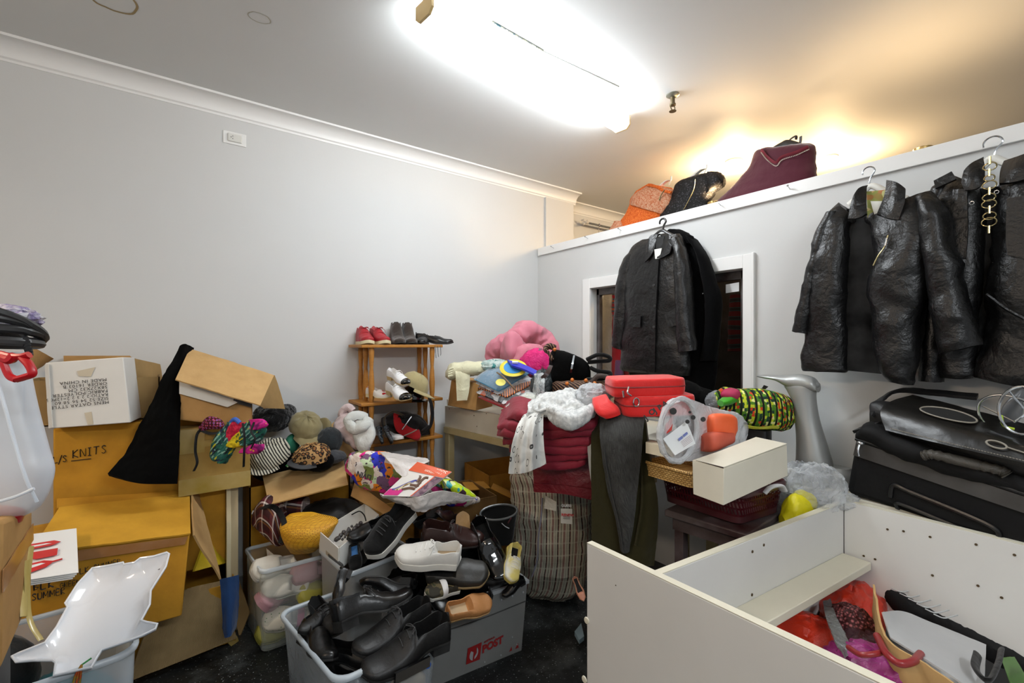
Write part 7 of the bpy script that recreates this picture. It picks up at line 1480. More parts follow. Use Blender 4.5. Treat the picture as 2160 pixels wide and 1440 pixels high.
# ================================================================ mannequin leg, film bags, suitcase, handbag
SIL = mat('silver_paint', '#9a9c9a', .38, .35, var=.03, coat=.2)
t = thing('mannequin_leg', 'silver mannequin leg standing upside down, foot on top', 'mannequin', onx(1720, 1010, 2.37))
XM = 2.37
def lg(l, r, y, dep): L_, R_ = onx(l, y, XM), onx(r, y, XM); return ((L_ + R_) / 2, (R_ - L_) / 2, V((-dep, 0, 0)))
obj('leg_body', MB().loft([lg(1680, 1752, 1022, .07), lg(1680, 1756, 985, .07), lg(1681, 1750, 960, .066), lg(1681, 1738, 920, .055), lg(1678, 1728, 885, .048), lg(1674, 1722, 850, .045), lg(1662, 1722, 825, .045), lg(1655, 1730, 812, .042), lg(1668, 1722, 803, .03)], 32, 44, 2.1, caps=True), SIL, t)
m = MB().loft([(onx(1726, 818, XM), UP * .02, V((-.03, 0, 0))), (onx(1715, 811, XM), UP * .034, V((-.042, 0, 0))), (onx(1690, 807, XM), UP * .04, V((-.044, 0, 0))), (onx(1665, 804, XM), UP * .03, V((-.046, 0, 0))), (onx(1640, 797, XM), UP * .014, V((-.046, 0, 0))), (onx(1615, 794, XM), UP * .01, V((-.04, 0, 0))), (onx(1600, 793, XM), UP * .005, V((-.02, 0, 0)))], 24, 40, 2.1); obj('foot', m, SIL, t)
obj('mounting_pin', MB().lathe(onx(1688, 800, XM), UP, [(.008, 0), (.008, .022), (.006, .024)], 12), CH, t)
single('silver_torso_piece', MB().loft([(onx(1768, 1030, 2.42), (0, .08, 0), (.06, 0, 0)), (onx(1768, 1000, 2.42), (0, .07, 0), (.06, 0, 0)), (onx(1766, 984, 2.42), (0, .05, 0), (.04, 0, 0))], 24, 14, 2.2), SIL, 'silver mannequin piece lying behind the leg by the suitcase', 'mannequin')
tb2 = thing('side_table', 'low table against the wall carrying the leg and suitcase', 'table', (2.35, .9, 0))
zt2 = onx(1720, 1020, 2.37).z
obj('table_top', MB().bx(2.28, 2.585, -.1, 1.18, zt2 - .03, zt2 - .002), LAM, tb2)
for x in (2.29, 2.54):
    for y in (-.08, 1.06): obj('leg', MB().bx(x, x + .04, y, y + .04, 0, zt2 - .03), LAM, tb2)
CF = plastic('crinkled_film', '#f2f6fa', .78, .1, 1.0, 22)
single('film_bag', MB().blob(P(1685, 1030, 1.98), ex_ * .085, ey_ * .06, UP * .1, 40, 26, .3, 3, 4), CF, 'crumpled clear plastic bag left of the mannequin leg', 'bag')
single('film_bag', MB().blob(P(1722, 1030, 1.9), ex_ * .1, ey_ * .07, UP * .09, 40, 26, .3, 3, 9), CF, 'crumpled clear plastic bag in front of the mannequin leg', 'bag')
single('film_bag', MB().blob(P(1768, 1055, 1.92), ex_ * .08, ey_ * .05, UP * .03, 40, 26, .3, 3, 2), CF, 'flat clear plastic bag next to the suitcase corner', 'bag')
YV = cloth('yellow_plastic', '#d8cc0e', .5, 200, 12, .4, 0, .5)
single('yellow_bag', MB().loft([(P(1652, 1098, 1.86), UP * .02, -ey_ * .02), (P(1670, 1078, 1.86), UP * .06, -ey_ * .04), (P(1692, 1065, 1.88), UP * .055, -ey_ * .04), (P(1712, 1066, 1.9), UP * .04, -ey_ * .03)], 24, 26, 2.3), YV, 'bright yellow bag among the clear film behind the counter', 'bag', wr=.01, wf=14)
# suitcase, lying, its handle edge to the room
SC1 = cloth('suitcase_black', '#070708', .75, 300, 6, .2, 0, .3); SCG = mat('suitcase_grey', '#35322f', .6, var=.06)
t = thing('suitcase', 'black fabric suitcase with grey band lying behind the white counter', 'suitcase', (2.4, .55, .82))
fl, fr_ = onx(1806, 922, 2.27), onx(2180, 1046, 2.21); bl, br2 = onx(1785, 1042, 2.29), onx(2180, 1170, 2.23)
dv = V((.29, .03, .05))
obj('case_body', MB().hexa([bl, br2, br2 + dv, bl + dv, fl, fr_, fr_ + dv, fl + dv]), SC1, t, bevel=.025, bseg=4)
def sf(u, v_): return fl.lerp(fr_, u).lerp(bl.lerp(br2, u), v_) - V((.004, 0, 0))
obj('grey_band', MB().sheet([[sf(.01, .06), sf(1, .05)], [sf(.005, .3), sf(1, .33)]], 12, 4, .006), SCG, t)
def trim(name, pts, r, m_): return obj(name, MB().tube(pts, r, 8, 24), m_, t)
trim('piping', [sf(0, .02), sf(.5, .01), sf(1, 0)], .008, SBM); trim('handle', [sf(.28, .80), sf(.29, .58), sf(.4, .6), sf(.8, .72), sf(.86, .9)], .009, SB); trim('handle', [sf(.33, .96), sf(.35, .86), sf(.7, .95)], .008, SB)
m = MB().loft([(fl + V((.02, .0, .0)), UP * .02, V((.03, 0, 0))), (fl.lerp(fr_, .1) + V((.04, 0, .03)), UP * .04, V((.07, 0, 0))), (fl.lerp(fr_, .4) + V((.05, 0, .015)), UP * .045, V((.08, 0, 0))), (fl.lerp(fr_, .8) + V((.06, 0, .02)), UP * .04, V((.08, 0, 0))), (fr_ + V((.06, 0, .02)), UP * .03, V((.06, 0, 0)))], 24, 36, 2.3)
obj('front_pocket', m, SC1, t, wr=.012, wf=10)
obj('zip_pull', MB().tube([P(1814, 935, 1.86), P(1810, 950, 1.855), P(1812, 962, 1.85)], .005, 8, 10), STEEL, t); obj('zip_slider', MB().blob(P(1816, 934, 1.86), (.014, 0, 0), (0, .014, 0), (0, 0, .009), 12, 8, 0), STEEL, t)
m = MB(); hp = [onx(x, y, 2.2) for x, y in ((1945, 962), (1965, 958), (2010, 968), (2060, 980), (2110, 992), (2125, 1002))]
m.tube(hp, .019, 12, 40, taper=lambda s: .8 + .25 * math.sin(s * 40) ** 2 if (s < .38 or s > .62) else 1.0, flat=.8); obj('grab_handle', m, leather('handle_grey', '#3a362f', .5, 20, .3), t)
# black leather handbag on top
LB = leather('handbag_leather', '#0d0b08', .34, 30, .06); STI = mat('stitch', '#8a8478', .7)
t = thing('leather_handbag', 'black leather handbag with oval stitched patch lying on the suitcase', 'handbag', (2.35, .6, 1.05))
X1 = 2.16
rows = [[onx(1925, 838, 2.44), onx(2040, 868, 2.40), onx(2180, 905, 2.36)], [onx(1880, 852, 2.36), onx(2010, 885, 2.3), onx(2180, 930, 2.26)], [onx(1860, 870, 2.30), onx(1995, 905, 2.23), onx(2180, 955, 2.18)], [onx(1872, 910, 2.25), onx(1990, 940, 2.19), onx(2180, 985, 2.14)]]
obj('bag_flap', MB().sheet(rows, 40, 30, .03, .004, 8, 3), LB, t)
def fbp(u, v_):
    g = [cr([V(r[i]) for r in rows], v_ * 3) for i in range(3)]; return cr(g, u * 2) + V((-.016, -.006, .016))
m = MB(); m.tube([fbp(.45 + .2 * math.cos(a) + .02 * math.sin(a), .33 + .16 * math.sin(a) - .02 * math.cos(a)) for a in [i * math.pi / 24 for i in range(48)]], .0028, 6, closed=True); obj('oval_stitching', m, STI, t)
obj('oval_patch', MB().grid and (lambda q: (q.grid([[fbp(.45 + .2 * r * math.cos(a), .33 + .16 * r * math.sin(a)) - V((-.001, 0, .001)) for a in [i * math.pi / 16 for i in range(33)]] for r in (.02, .5, .98)]), q)[1])(MB()), leather('patch_suede', '#0c0b09', .8, 30, .1), t)
m = MB()
for q in range(60): m.blob(fbp(.02 + .96 * q / 59, .975) + V((-.002, -.004, -.004)), V((.0015, .003, 0)), V((0, .0015, .001)), V((0, 0, .0015)), 5, 3, 0)
obj('edge_stitching', m, STI, t)
m = MB(); m.tube([fbp(.80 + .055 * math.cos(a), .8 + .07 * math.sin(a)) for a in [i * math.pi / 12 for i in range(24)]], .003, 6, closed=True); m.tube([fbp(.86, .8), fbp(.99, .84)], .0025, 6, 8); obj('clasp_tab', m, STI, t)
m = MB().loft([(onx(1868, 905, 2.30), UP * .02, V((-.01, 0, 0))), (onx(1840, 880, 2.36), UP * .06, V((-.03, .0, 0))), (onx(1900, 890, 2.36), UP * .07, V((-.08, 0, 0))), (onx(2010, 925, 2.34), UP * .08, V((-.11, 0, 0))), (onx(2180, 965, 2.3), UP * .07, V((-.11, 0, 0)))], 28, 36, 2.3); obj('bag_body', m, SBM, t, wr=.006)
m = MB(); m.sheet([[onx(1840, 878, 2.3), onx(1836, 862, 2.36), onx(1842, 850, 2.42)], [onx(1858, 850, 2.36), onx(1866, 838, 2.40), onx(1878, 828, 2.46)], [onx(1892, 826, 2.46), onx(1900, 822, 2.48), onx(1910, 820, 2.5)], [onx(1960, 830, 2.46), onx(1965, 826, 2.48), onx(1970, 823, 2.5)], [onx(2060, 840, 2.44), onx(2062, 836, 2.47), onx(2064, 832, 2.49)]], 12, 36, .012, .003, 14); obj('shoulder_strap', m, SBM, t)
obj('side_gusset', MB().sheet([[onx(1800, 912, 2.3), onx(1835, 905, 2.25)], [onx(1830, 900, 2.36), onx(1862, 893, 2.3)], [onx(1848, 918, 2.3), onx(1868, 912, 2.26)]], 10, 12, .012, .004, 14), SBM, t)
# wire egg basket and bits at the right edge
t = thing('wire_stand', 'chrome wire ring stand on the handbag at the right edge', 'stand', onx(2130, 905, 2.3))
def ringp(cx, cy, rx, ry, X, rot=0):
    return [onx(cx + rx * math.cos(a) * math.cos(rot) - ry * math.sin(a) * math.sin(rot), cy + rx * math.cos(a) * math.sin(rot) + ry * math.sin(a) * math.cos(rot), X) for a in [i * math.pi / 24 for i in range(48)]]
obj('wire_ring', MB().tube(ringp(2135, 880, 75, 42, 2.3, .35), .0042, 8, closed=True), CH, t); obj('wire_ring', MB().tube(ringp(2158, 865, 52, 50, 2.2, .5), .0042, 8, closed=True), CH, t)
obj('wire_rod', MB().tube([onx(2072, 856, 2.3), onx(2112, 876, 2.27), onx(2140, 890, 2.25)], .003, 6), CH, t); obj('wire_rod', MB().tube([onx(2127, 822, 2.2), onx(2160, 862, 2.2)], .003, 6), CH, t); obj('wire_rod', MB().tube([onx(2140, 890, 2.25), onx(2165, 872, 2.25)], .003, 6), CH, t)
single('grey_shoe_form', MB().loft([(onx(2112, 900, 2.36), UP * .03, V((-.03, 0, 0))), (onx(2135, 868, 2.36), UP * .04, V((-.05, .02, 0))), (onx(2152, 838, 2.36), UP * .03, V((-.04, 0, 0))), (onx(2165, 828, 2.36), UP * .01, V((-.02, 0, 0)))], 20, 24, 2.3), mat('grey_plastic', '#55575a', .35), 'grey moulded plastic piece behind the chrome wire rings', 'case')
single('lime_cable', MB().tube([onx(2112, 876, 2.24), onx(2114, 890, 2.23), onx(2122, 900, 2.22), onx(2140, 905, 2.22)], .0045, 8, 16), mat('lime_cord', '#a8c41a', .5), 'lime green cord under the chrome wire rings', 'cord')
# ================================================================ white shop counter shell and its contents
ZK = .80
ct = thing('shop_counter', 'open white laminated counter shell in the right foreground', 'counter', (1.6, .5, 0))
f0, f1 = V((1.087, 1.048, 0)), V((1.087, -.4, 0)); f0.z = f1.z = 0
j0, jc = P(1385, 1206, 1.30), P(1780, 1063, 1.90); j0.z = jc.z = 0
fd_ = (f1 - f0).normalized(); j0 = f0 + fd_ * (j0 - f0).dot(fd_); nn_ = V((-fd_.y, fd_.x, 0)); nn_ = nn_ if nn_.x > 0 else -nn_; j0 = j0 + nn_ * .021
b0_, b1_ = jc, V((2.17, -.35, 0))
EDG = mat('ivory_edge', '#dbd6c2', .45, var=.05)
def panel(name, p, q, z0_, z1_, th, nrm_):
    o = obj(name, MB().box(p + UP * z0_, q - p, nrm_ * th, UP * (z1_ - z0_)), LAMW, ct, bevel=.003); 
    return o
n1 = (f1 - f0).cross(UP).normalized(); n1 = n1 if n1.x > 0 else -n1
n2 = (jc - j0).cross(UP).normalized(); n2 = n2 if n2.y > 0 else -n2
n3 = (b1_ - b0_).cross(UP).normalized(); n3 = n3 if n3.x > 0 else -n3
f1x = f1 + (f1 - f0) * .35
panel('front_panel', f0, f1x, 0, ZK, .022, n1); panel('end_panel', j0 + n1 * .0, jc, 0, ZK - .012, .022, n2); panel('back_panel', b0_ , b1_, .40, ZK, .02, n3)
obj('edge_band', MB().box(f0 + UP * ZK, f1x - f0, n1 * .024, UP * .003), EDG, ct, bevel=.001); obj('edge_band', MB().box(j0 + UP * (ZK - .012), jc - j0, n2 * .024, UP * .003), EDG, ct); obj('edge_band', MB().box(b0_ + UP * ZK, b1_ - b0_, n3 * .022, UP * .003), EDG, ct)
lz = .555
obj('inner_ledge', MB().box(j0.lerp(jc, .05) - n2 * .10 + UP * lz, (jc - j0) * .94, n2 * .10, UP * .03), EDG, ct, bevel=.003)
for px, py in ((1587, 1163), (1611, 1149), (1586, 1254)):
    r_ = ray(px, py); k = (j0 - CAM).dot(n2) / r_.dot(n2); o = CAM + r_ * (k - .0008); obj('screw_hole', MB().lathe(o, -n2, [(.005, 0), (.005, .0015)], 10), HOLE, ct)
for px, py in ((1872, 1116), (1906, 1120), (1962, 1132), (2059, 1148), (2140, 1170), (1822, 1172), (1846, 1179), (1967, 1213), (2063, 1235), (2113, 1260)):
    r_ = ray(px, py); k = (b0_ - CAM).dot(n3) / r_.dot(n3); o = CAM + r_ * (k - .0008); obj('screw_hole', MB().lathe(o, -n3, [(.0042, 0), (.0042, .0015)], 10), HOLE, ct)
for px, py in ((1234, 1308), (1229, 1432)):
    r_ = ray(px + 4, py); k = (f0 - CAM).dot(n1) / r_.dot(n1); o = CAM + r_ * (k - .0005); obj('screw_cap', MB().lathe(o, -n1, [(.011, 0), (.01, .003), (.004, .004)], 16), EDG, ct)
r_ = ray(1299, 1234); k = (f0 - CAM).dot(n1) / r_.dot(n1); obj('screw_hole', MB().lathe(CAM + r_ * (k - .0006), -n1, [(.0018, 0), (.0018, .001)], 8), HOLE, ct)
# contents
def satin(name, c):
    return cloth(name, c, .28, 500, 12, .7, .1, .6)
ORS_ = satin('orange_satin', '#c92a06'); MGS = satin('magenta_satin', '#8f0a6a'); SIV = mat('silver_satin', '#8a8d8e', .2, .5, bump=.9, bscale=18, dist=.03)
zc = .42
def heap(name, label, px, py, z, a, b_, h, m_, seed, cat='cloth', wr=.22):
    o = onz(px, py, z); return single(name, MB().blob(o - UP * h * .6, V((a, 0, 0)), V((0, b_, 0)), UP * h, 44, 28, wr, 2.6, seed), m_, label, cat)
heap('orange_satin', 'orange satin cloth in the back corner of the white counter', 1800, 1258, .46, .16, .09, .09, ORS_, 1)
heap('orange_satin', 'orange satin cloth beside the ledge at the counter front', 1710, 1330, .44, .1, .16, .1, ORS_, 4)
single('silver_ribbon', MB().sheet([[onz(1735, 1265, .50), onz(1752, 1262, .50)], [onz(1742, 1300, .53), onz(1765, 1300, .53)], [onz(1760, 1345, .52), onz(1785, 1340, .52)], [onz(1785, 1385, .50), onz(1800, 1372, .50)]], 8, 24, .006, .008, 20), SIV, 'silver satin strip between orange satin and pink sequinned cloth', 'ribbon')
heap('sequin_cloth', 'dusty pink sequinned cloth in the middle of the counter', 1795, 1300, .50, .07, .07, .07, pattern('pink_sequins', lambda b, v: b.ramp(b.voro(v, 90, rand=.3).outputs['Distance'], [(.2, '#a85f62'), (.5, '#3a1416')]), .4, .4, 60, src='Object'), 6)
heap('magenta_satin', 'magenta satin cloth at the front of the white counter', 1850, 1400, .48, .09, .13, .09, MGS, 7)
heap('magenta_satin', 'magenta satin cloth beside the brown carton', 1910, 1425, .46, .08, .12, .08, MGS, 9)
heap('maroon_mesh', 'maroon mesh cloth between pink sequins and magenta satin', 1815, 1350, .46, .09, .1, .07, satin('maroon_satin', '#3a0418'), 11)
single('red_tube', MB().tube([onz(1790, 1365, .53), onz(1815, 1380, .55), onz(1850, 1378, .56), onz(1862, 1372, .55)], .008, 10, 24), mat('red_tubing', '#8a0a12', .35), 'short red tube lying across the magenta satin', 'tube')
single('red_loop', MB().tube([onz(1850, 1340, .56), onz(1868, 1375, .57), onz(1895, 1398, .57), onz(1925, 1395, .57), onz(1942, 1378, .56)], .010, 10, 30), MATS['red_tubing'], 'curved red handle loop lying on the magenta satin', 'handle')
t = thing('cardboard_carton', 'torn brown carton lined white inside the white counter', 'box', onz(1960, 1330, .45))
ta_ = [onz(1842, 1232, .60), onz(1866, 1340, .58), onz(1952, 1400, .57), onz(2040, 1460, .56)]; tb_ = [q - UP * .25 for q in ta_]
obj('carton_wall', MB().sheet([ta_, [q + V((-.004, 0, -.12)) for q in ta_], tb_], 30, 8, .006, .004, 20), CARDL, t)
obj('white_lining', MB().sheet([[onz(1862, 1290, .58), onz(1905, 1290, .50), onz(1990, 1322, .48), onz(2080, 1360, .46)], [onz(1878, 1345, .57), onz(1960, 1395, .56), onz(2030, 1440, .55), onz(2075, 1475, .54)]], 24, 14, .005, .004, 6), mat('grey_white_card', '#b4b4b4', .5), t)
m = MB()
t = thing('black_fan_skirt', 'black ruffled skirt with white piping along the counter back', 'skirt', onz(1960, 1280, .42))
obj('ruffle', MB().loft([(onz(1840, 1228, .46), V((.02, 0, 0)), UP * .02), (onz(1880, 1255, .46), V((.06, .03, 0)), UP * .05), (onz(1960, 1290, .44), V((.08, .04, 0)), UP * .05), (onz(2060, 1340, .42), V((.08, .04, 0)), UP * .05), (onz(2180, 1400, .40), V((.08, .04, 0)), UP * .04)], 24, 44, 2.2), SC1, t, wr=.012, wf=16)
for q in range(6):
    x, y = 1880 + 18 * q, 1240 + 11 * q; obj('white_piping', MB().tube([onz(x, y, .515), onz(x + 22, y + 8, .52), onz(x + 50, y + 2, .515)], .0022, 6, 12), mat('piping_white', '#b5b8b8', .5), t)
single('grey_fabric', MB().loft([(onz(2010, 1270, .5), V((.02, .02, 0)), UP * .01), (onz(2080, 1300, .49), V((.05, .03, 0)), UP * .03), (onz(2180, 1345, .48), V((.07, .03, 0)), UP * .03)], 20, 20, 2.2), pattern('grey_brown_cloth', lambda b, v: b.ramp(b.noise(v, 24, 4).outputs['Fac'], [(.4, '#4a4240'), (.6, '#7a7270')]), .8, .3, src='Object'), 'grey brown fabric hanging below the counter back panel', 'cloth', wr=.006)
single('black_strap_handle', MB().tube([onz(2062, 1380, .55), onz(2058, 1410, .56), onz(2085, 1435, .56), onz(2105, 1400, .56), onz(2112, 1370, .55)], .012, 10, 30, flat=.5), BSU, 'black fabric strap loop at the right inside the counter', 'strap')
single('green_ribbon', MB().sheet([[onz(2112, 1388, .50), onz(2140, 1385, .50)], [onz(2125, 1425, .51), onz(2160, 1420, .51)], [onz(2140, 1465, .5), onz(2175, 1460, .5)]], 6, 12, .005, .003, 20), mat('green_ribbon', '#3f6a1e', .4), 'olive green ribbon at the lower right inside the counter', 'ribbon')
obj('counter_floor', MB().hexa([p + UP * z for z in (.28, .30) for p in (j0 + n1 * .03, f1x + n1 * .03, b1_ - n3 * .01, b0_ - n3 * .01)]), LAMW, ct)
# ================================================================ shoe totes in front
# front clear tote
t, rg = crate('storage_tub', 'clear tote full of black shoes in the front centre', V((.435, 1.545, 0)) , V((.42, .03, 0)), V((-.08, .56, 0)), .335, .86, matb=plastic('clear_tote', '#c6ced4', .86, .2, .15, 8), matr=plastic('clear_tote_rim', '#cfdbe4', .3, .2), r=.13)
o = world_loc(t)
a, b_ = onz(828, 1412, .335) + V((0, -.022, 0)), onz(900, 1376, .335) + V((0, -.022, 0))
obj('clip_handle', MB().sheet([[a, b_], [a - UP * .03 - ey_ * .008, b_ - UP * .03 - ey_ * .008]], 8, 4, .014), SPAT, t, label='black clip handle')
obj('blue_sticker', MB().lathe(ony(903, 1403, 1.545), -YA, [(.012, 0), (.012, .001)], 16), mat('sticker_blue', '#1f5ab4', .5), t)
K = 'black shoes in the front tote'
def S(st, lb, h, tt, up, **kw): return shoe(st, lb, P(*h), P(*tt), up=up, **kw)
S('square', 'large black lace-up shoe on top of the front tote', (706, 1335, 1.70), (870, 1256, 1.90), (.22, .32, .9), cu=SB, cs=SOL, cl=LBK, width=.36, ci=SBM)
S('square', 'black lace-up shoe pointing left under the large one', (902, 1312, 1.86), (744, 1384, 1.64), (-.02, -.05, 1), cu=SBM, cs=SOL, cl=LBK, width=.36)
S('square', 'black square-toed shoe at the front rim of the tote', (944, 1352, 1.76), (762, 1432, 1.56), (0, -.08, 1), cu=SBM, cs=SOL, cl=LBK, width=.38)
S('loafer', 'black heeled shoe standing on its toe at the back of the front tote', (742, 1205, 1.92), (705, 1290, 1.78), (-.3, .5, .6), cu=SB, cs=SOL)
S('derby', 'upturned black shoe showing its heel behind the front tote', (872, 1222, 1.98), (760, 1218, 1.94), (.1, -.7, -.7), cu=SB, cs=SOL)
S('derby', 'black lace-up shoe at the left inside the front tote', (705, 1295, 1.86), (628, 1338, 1.72), (.0, -.3, .95), cu=SBM, cs=SOL, cl=LBK)
S('derby', 'black shoe low at the left side of the front tote', (640, 1350, 1.80), (700, 1400, 1.62), (.3, -.2, .9), cu=SB, cs=SOL)
S('loafer', 'black shoe deep in the middle of the front tote', (690, 1390, 1.76), (820, 1390, 1.72), (.0, -.4, .9), cu=SBM, cs=SOL)
S('loafer', 'black shoe deep at the front corner of the tote', (700, 1440, 1.66), (790, 1460, 1.58), (0, -.3, .9), cu=SB, cs=SOL)
S('derby', 'black shoe deep under the square-toed shoe', (880, 1395, 1.78), (790, 1430, 1.66), (0, -.3, .9), cu=SB, cs=SOL)
S('derby', 'black lace-up shoe lying across the left rim corner', (672, 1290, 1.9), (724, 1338, 1.74), (-.3, -.3, .9), cu=SBM, cs=SOL, cl=LBK)
# the ornament seen through the tote
single('beige_cloth', MB().blob(V((.73, 1.65, .12)), (.07, 0, 0), (0, .05, 0), UP * .07, 24, 16, .15, 3, 3), mat('beige_cloth', '#a5906c', .8), 'beige patterned cloth seen through the front tote side', 'cloth')
# grey post tote
GT = mat('grey_tote', '#7c7c7a', .4, var=.04); GTR = mat('grey_tote_rim', '#a5a8aa', .3)
pt = thing('postal_tote', 'grey postal tote with red logo full of shoes', 'tub', (1.1, 2.0, 0))
fl0, fr0 = onz(935, 1440, 0), onz(1100, 1371, 0); exf = (fr0 - fl0); exu = exf.normalized(); eyu = V((-exu.y, exu.x, 0)); eyu = eyu if eyu.y > 0 else -eyu
w0 = fr0 - exu * .50; H = .33
cor0 = [w0, fr0, fr0 + eyu * .36, w0 + eyu * .36]; ctr = (w0 + fr0) / 2 + eyu * .18
def up4(k, z): return [V((ctr.x + (q.x - ctr.x) * k, ctr.y + (q.y - ctr.y) * k, z)) for q in cor0]
m = MB(); m.grid([up4(1, 0), up4(1.09, H), up4(1.06, H), up4(.98, .012)], True); m.fan([3, 2, 1, 0]); m.fan([12, 13, 14, 15]); obj('tub_body', m, GT, pt, smooth=20)
m = MB(); m.grid([up4(1.09, H - .012), up4(1.12, H - .012), up4(1.12, H + .004), up4(1.05, H + .004), up4(1.05, H - .012), up4(1.09, H - .012)], True); obj('rim', m, GTR, pt, smooth=20)
def fp(u, z, out=.002):   # on the front face: u metres from the right bottom corner leftwards
    k = 1 + .09 * z / H; q = fr0 - exu * u; return V((ctr.x + (q.x - ctr.x) * k, ctr.y + (q.y - ctr.y) * k, z)) - eyu * out
obj('fold_line', MB().tube([fp(.0, .235), fp(.25, .225), fp(.5, .235)], .0025, 6, 10), mat('line_dark', '#2c2c2a', .6), pt)
for u in (.02, .075, .13, .185, .24, .3): obj('rivet', MB().lathe(fp(u, .283), -eyu, [(.005, 0), (.004, .004)], 10), GTR, pt)
for u, z in ((.115, .02), (.06, .085), (.03, .04), (.2, .02)): obj('rivet', MB().lathe(fp(u, z), -eyu, [(.0035, 0), (.003, .003)], 8), GTR, pt)
def onf(px, py):
    r_ = ray(px, py); best = None
    n_ = (fp(0, 0) - fp(.4, 0)).cross(fp(0, .3) - fp(0, 0)).normalized(); return CAM + r_ * ((fp(0, 0, .004) - CAM).dot(n_) / r_.dot(n_))
LR = mat('logo_red', '#8f1212', .5, var=.03)
q = [onf(983, 1401), onf(1012, 1390), onf(1016, 1354), onf(987, 1367)]
obj('logo_square', MB().prism(q, -eyu * .001), LR, pt)
m = MB()
def lq(u, v_): return q[0].lerp(q[1], u).lerp(q[3].lerp(q[2], u), v_) - eyu * .0015
arc = [lq(.5 - .27 * math.sin(a), .5 - .32 * math.cos(a)) for a in [math.pi * i / 10 * .9 for i in range(11)]] + [lq(.46, .2)]
m.prism([lq(.44, .12)] + [lq(.48 - .3 * math.sin(a), .48 - .36 * math.cos(a)) for a in [math.pi * i / 8 * .75 for i in range(1, 9)]] + [lq(.44, .62)], -eyu * .0006); obj('logo_mark', m, GTR, pt)
m = MB(); m.prism([lq(.56, .16)] + [lq(.5 + .3 * math.sin(a), .52 - .36 * math.cos(a)) for a in [math.pi * i / 8 for i in range(1, 8)]] + [lq(.66, .84), lq(.7, .5), lq(.56, .3)], -eyu * .0006); obj('logo_mark', m, GTR, pt)
o = onf(1017, 1377); ux = onf(1063, 1353) - o
m = MB(); m.text('POST', o, ux, UP, .045, .001, .0022, shear=.15); obj('printed_text', m, LR, pt)
m = MB(); m.text('AUSTRALIA', onf(1021, 1356), ux, UP, .011, .001, .0004); obj('printed_text', m, LR, pt)
m = MB(); m.prism([onf(1074, 1374), onf(1080, 1371), onf(1079, 1363)], -eyu * .001); obj('warning_triangle', m, LR, pt)
m = MB(); m.prism([onf(1087, 1368), onf(1094, 1365), onf(1092, 1356)], -eyu * .001); obj('warning_triangle', m, LR, pt)
# shoes heaped over it
S('sneaker', 'black suede sneaker with white sole leaning upright in the pile', (868, 1075, 2.2), (778, 1180, 2.0), (-.75, -.45, .45), cu=BSU, cs=WSOL, cl=LBK, width=.4)
S('loafer', 'black shoe beside the white shoe box', (828, 1105, 2.22), (732, 1140, 2.1), (-.1, -.4, .9), cu=SB, cs=SOL)
S('moc', 'black shoe with blue insole standing on its toe', (748, 1150, 2.12), (752, 1205, 2.02), (-.35, -.8, .1), cu=BSU, cs=SOL, ci=BLUEI, width=.44)
S('derby', 'dark brown lace-up shoe on top of the pile', (888, 1138, 2.08), (1020, 1140, 2.14), (-.15, -.35, .92), cu=SBR, cs=mat('sole_brown', '#1c100c', .5), cl=mat('lace_brown', '#1f120e', .8), ci=SBR)
S('loafer', 'black rounded shoe behind the dark brown lace-up', (885, 1112, 2.3), (935, 1075, 2.26), (.1, -.5, .8), cu=SBM, cs=SOL)
S('derby', 'second brown shoe behind the tan upright sole', (950, 1108, 2.34), (920, 1085, 2.2), (0, -.3, .9), cu=SBR, cs=MATS['sole_brown'])
S('moc', 'shoe standing upright with tan sole towards the room', (976, 1152, 2.2), (976, 1078, 2.26), (.6, .75, .1), cu=SBR, cs=TANS, width=.42)
S('sneaker', 'white canvas sneaker lying across the pile', (970, 1186, 2.0), (833, 1182, 1.96), (.1, -.42, .9), cu=CANV, cs=WSOL, cl=LWH, ci=BEIGE, width=.38)
S('moc', 'dark grey shoe with tan sole edge beside the white sneaker', (900, 1212, 2.0), (1032, 1214, 1.98), (-.2, -.55, .8), cu=GREYL, cs=mat('sole_sand', '#9a8458', .6), cl=None, width=.42)
S('square', 'shiny black dress shoe sloping down at the right of the pile', (1006, 1110, 2.22), (1062, 1226, 2.02), (-.35, -.55, .75), cu=SPAT, cs=SOL, width=.38)
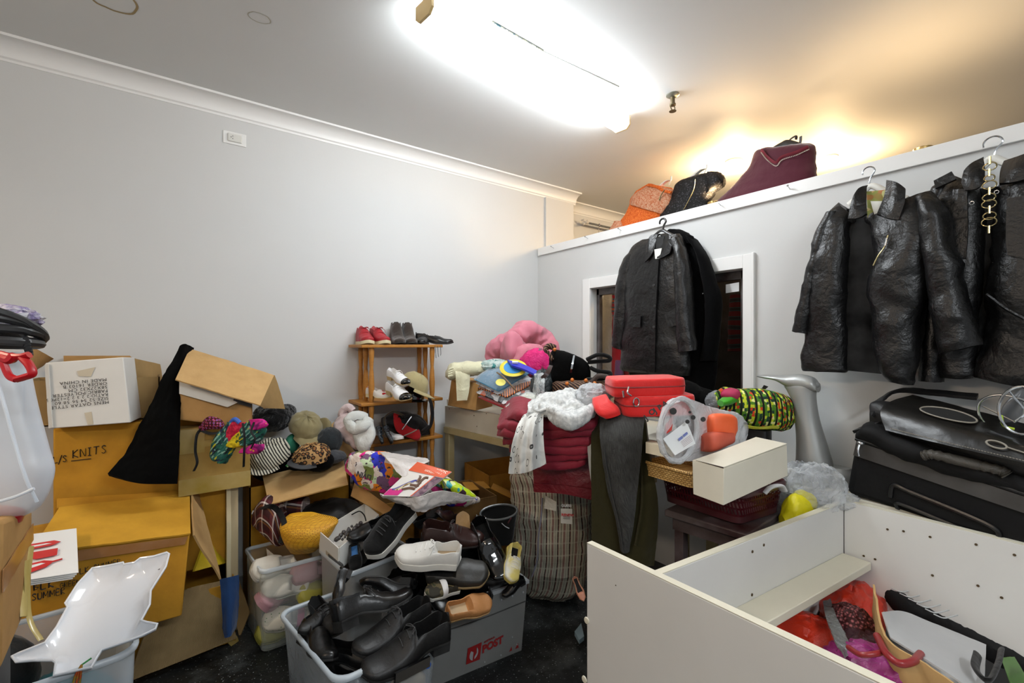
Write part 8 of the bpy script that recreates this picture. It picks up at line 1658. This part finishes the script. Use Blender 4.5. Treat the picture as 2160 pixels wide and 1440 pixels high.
S('sneaker', 'worn white and yellow sneaker at the right end of the pile', (1082, 1155, 2.14), (1074, 1232, 2.0), (-.2, -.8, .5), cu=pattern('yellow_white', lambda b, v: b.ramp(b.noise(v, 9, 3).outputs['Fac'], [(.42, '#c9b96a'), (.55, '#d8d6cc')]), .7, .2, src='Object'), cs=mat('sole_yellowed', '#c4b05a', .6), cl=LWH, width=.42)
S('sneaker', 'camouflage sneaker with white strap below the white sneaker', (968, 1238, 1.98), (895, 1258, 1.9), (-.1, -.4, .9), cu=pattern('camo', lambda b, v: b.ramp(b.noise(v, 24, 2).outputs['Fac'], [(.42, '#2f2c24'), (.52, '#5a5038'), (.6, '#3a3e2c')], 'CONSTANT'), .8, .3, src='Object'), cs=WSOL, strap=('vamp', WTL), width=.44)
S('square', 'black square-toed shoe beside the tan moccasin', (900, 1262, 1.96), (952, 1294, 1.86), (.1, -.3, .95), cu=SB, cs=SOL, width=.42)
S('moc', 'tan suede moccasin at the front of the postal tote', (940, 1296, 1.84), (1034, 1272, 1.94), (-.15, -.5, .85), cu=TANL, cs=TANS, ci=BEIGE, width=.44)
S('loafer', 'black shoe under the tan moccasin', (1040, 1255, 2.0), (960, 1290, 1.98), (0, -.3, .9), cu=SB, cs=SOL)
S('loafer', 'black heeled shoe in the right corner of the postal tote', (1108, 1225, 2.1), (1060, 1258, 2.06), (0, -.3, .9), cu=SB, cs=SOL)
S('derby', 'black shoe lying between the sneaker and brown lace-up', (860, 1160, 2.2), (930, 1150, 2.2), (0, -.3, .9), cu=SB, cs=SOL)
S('derby', 'black shoe deep below the white sneaker', (880, 1232, 2.06), (800, 1240, 2.02), (0, -.4, .9), cu=SBM, cs=SOL)
S('derby', 'black shoe deep below the shiny dress shoe', (1090, 1240, 2.2), (1000, 1245, 2.1), (0, -.4, .9), cu=SBM, cs=SOL)
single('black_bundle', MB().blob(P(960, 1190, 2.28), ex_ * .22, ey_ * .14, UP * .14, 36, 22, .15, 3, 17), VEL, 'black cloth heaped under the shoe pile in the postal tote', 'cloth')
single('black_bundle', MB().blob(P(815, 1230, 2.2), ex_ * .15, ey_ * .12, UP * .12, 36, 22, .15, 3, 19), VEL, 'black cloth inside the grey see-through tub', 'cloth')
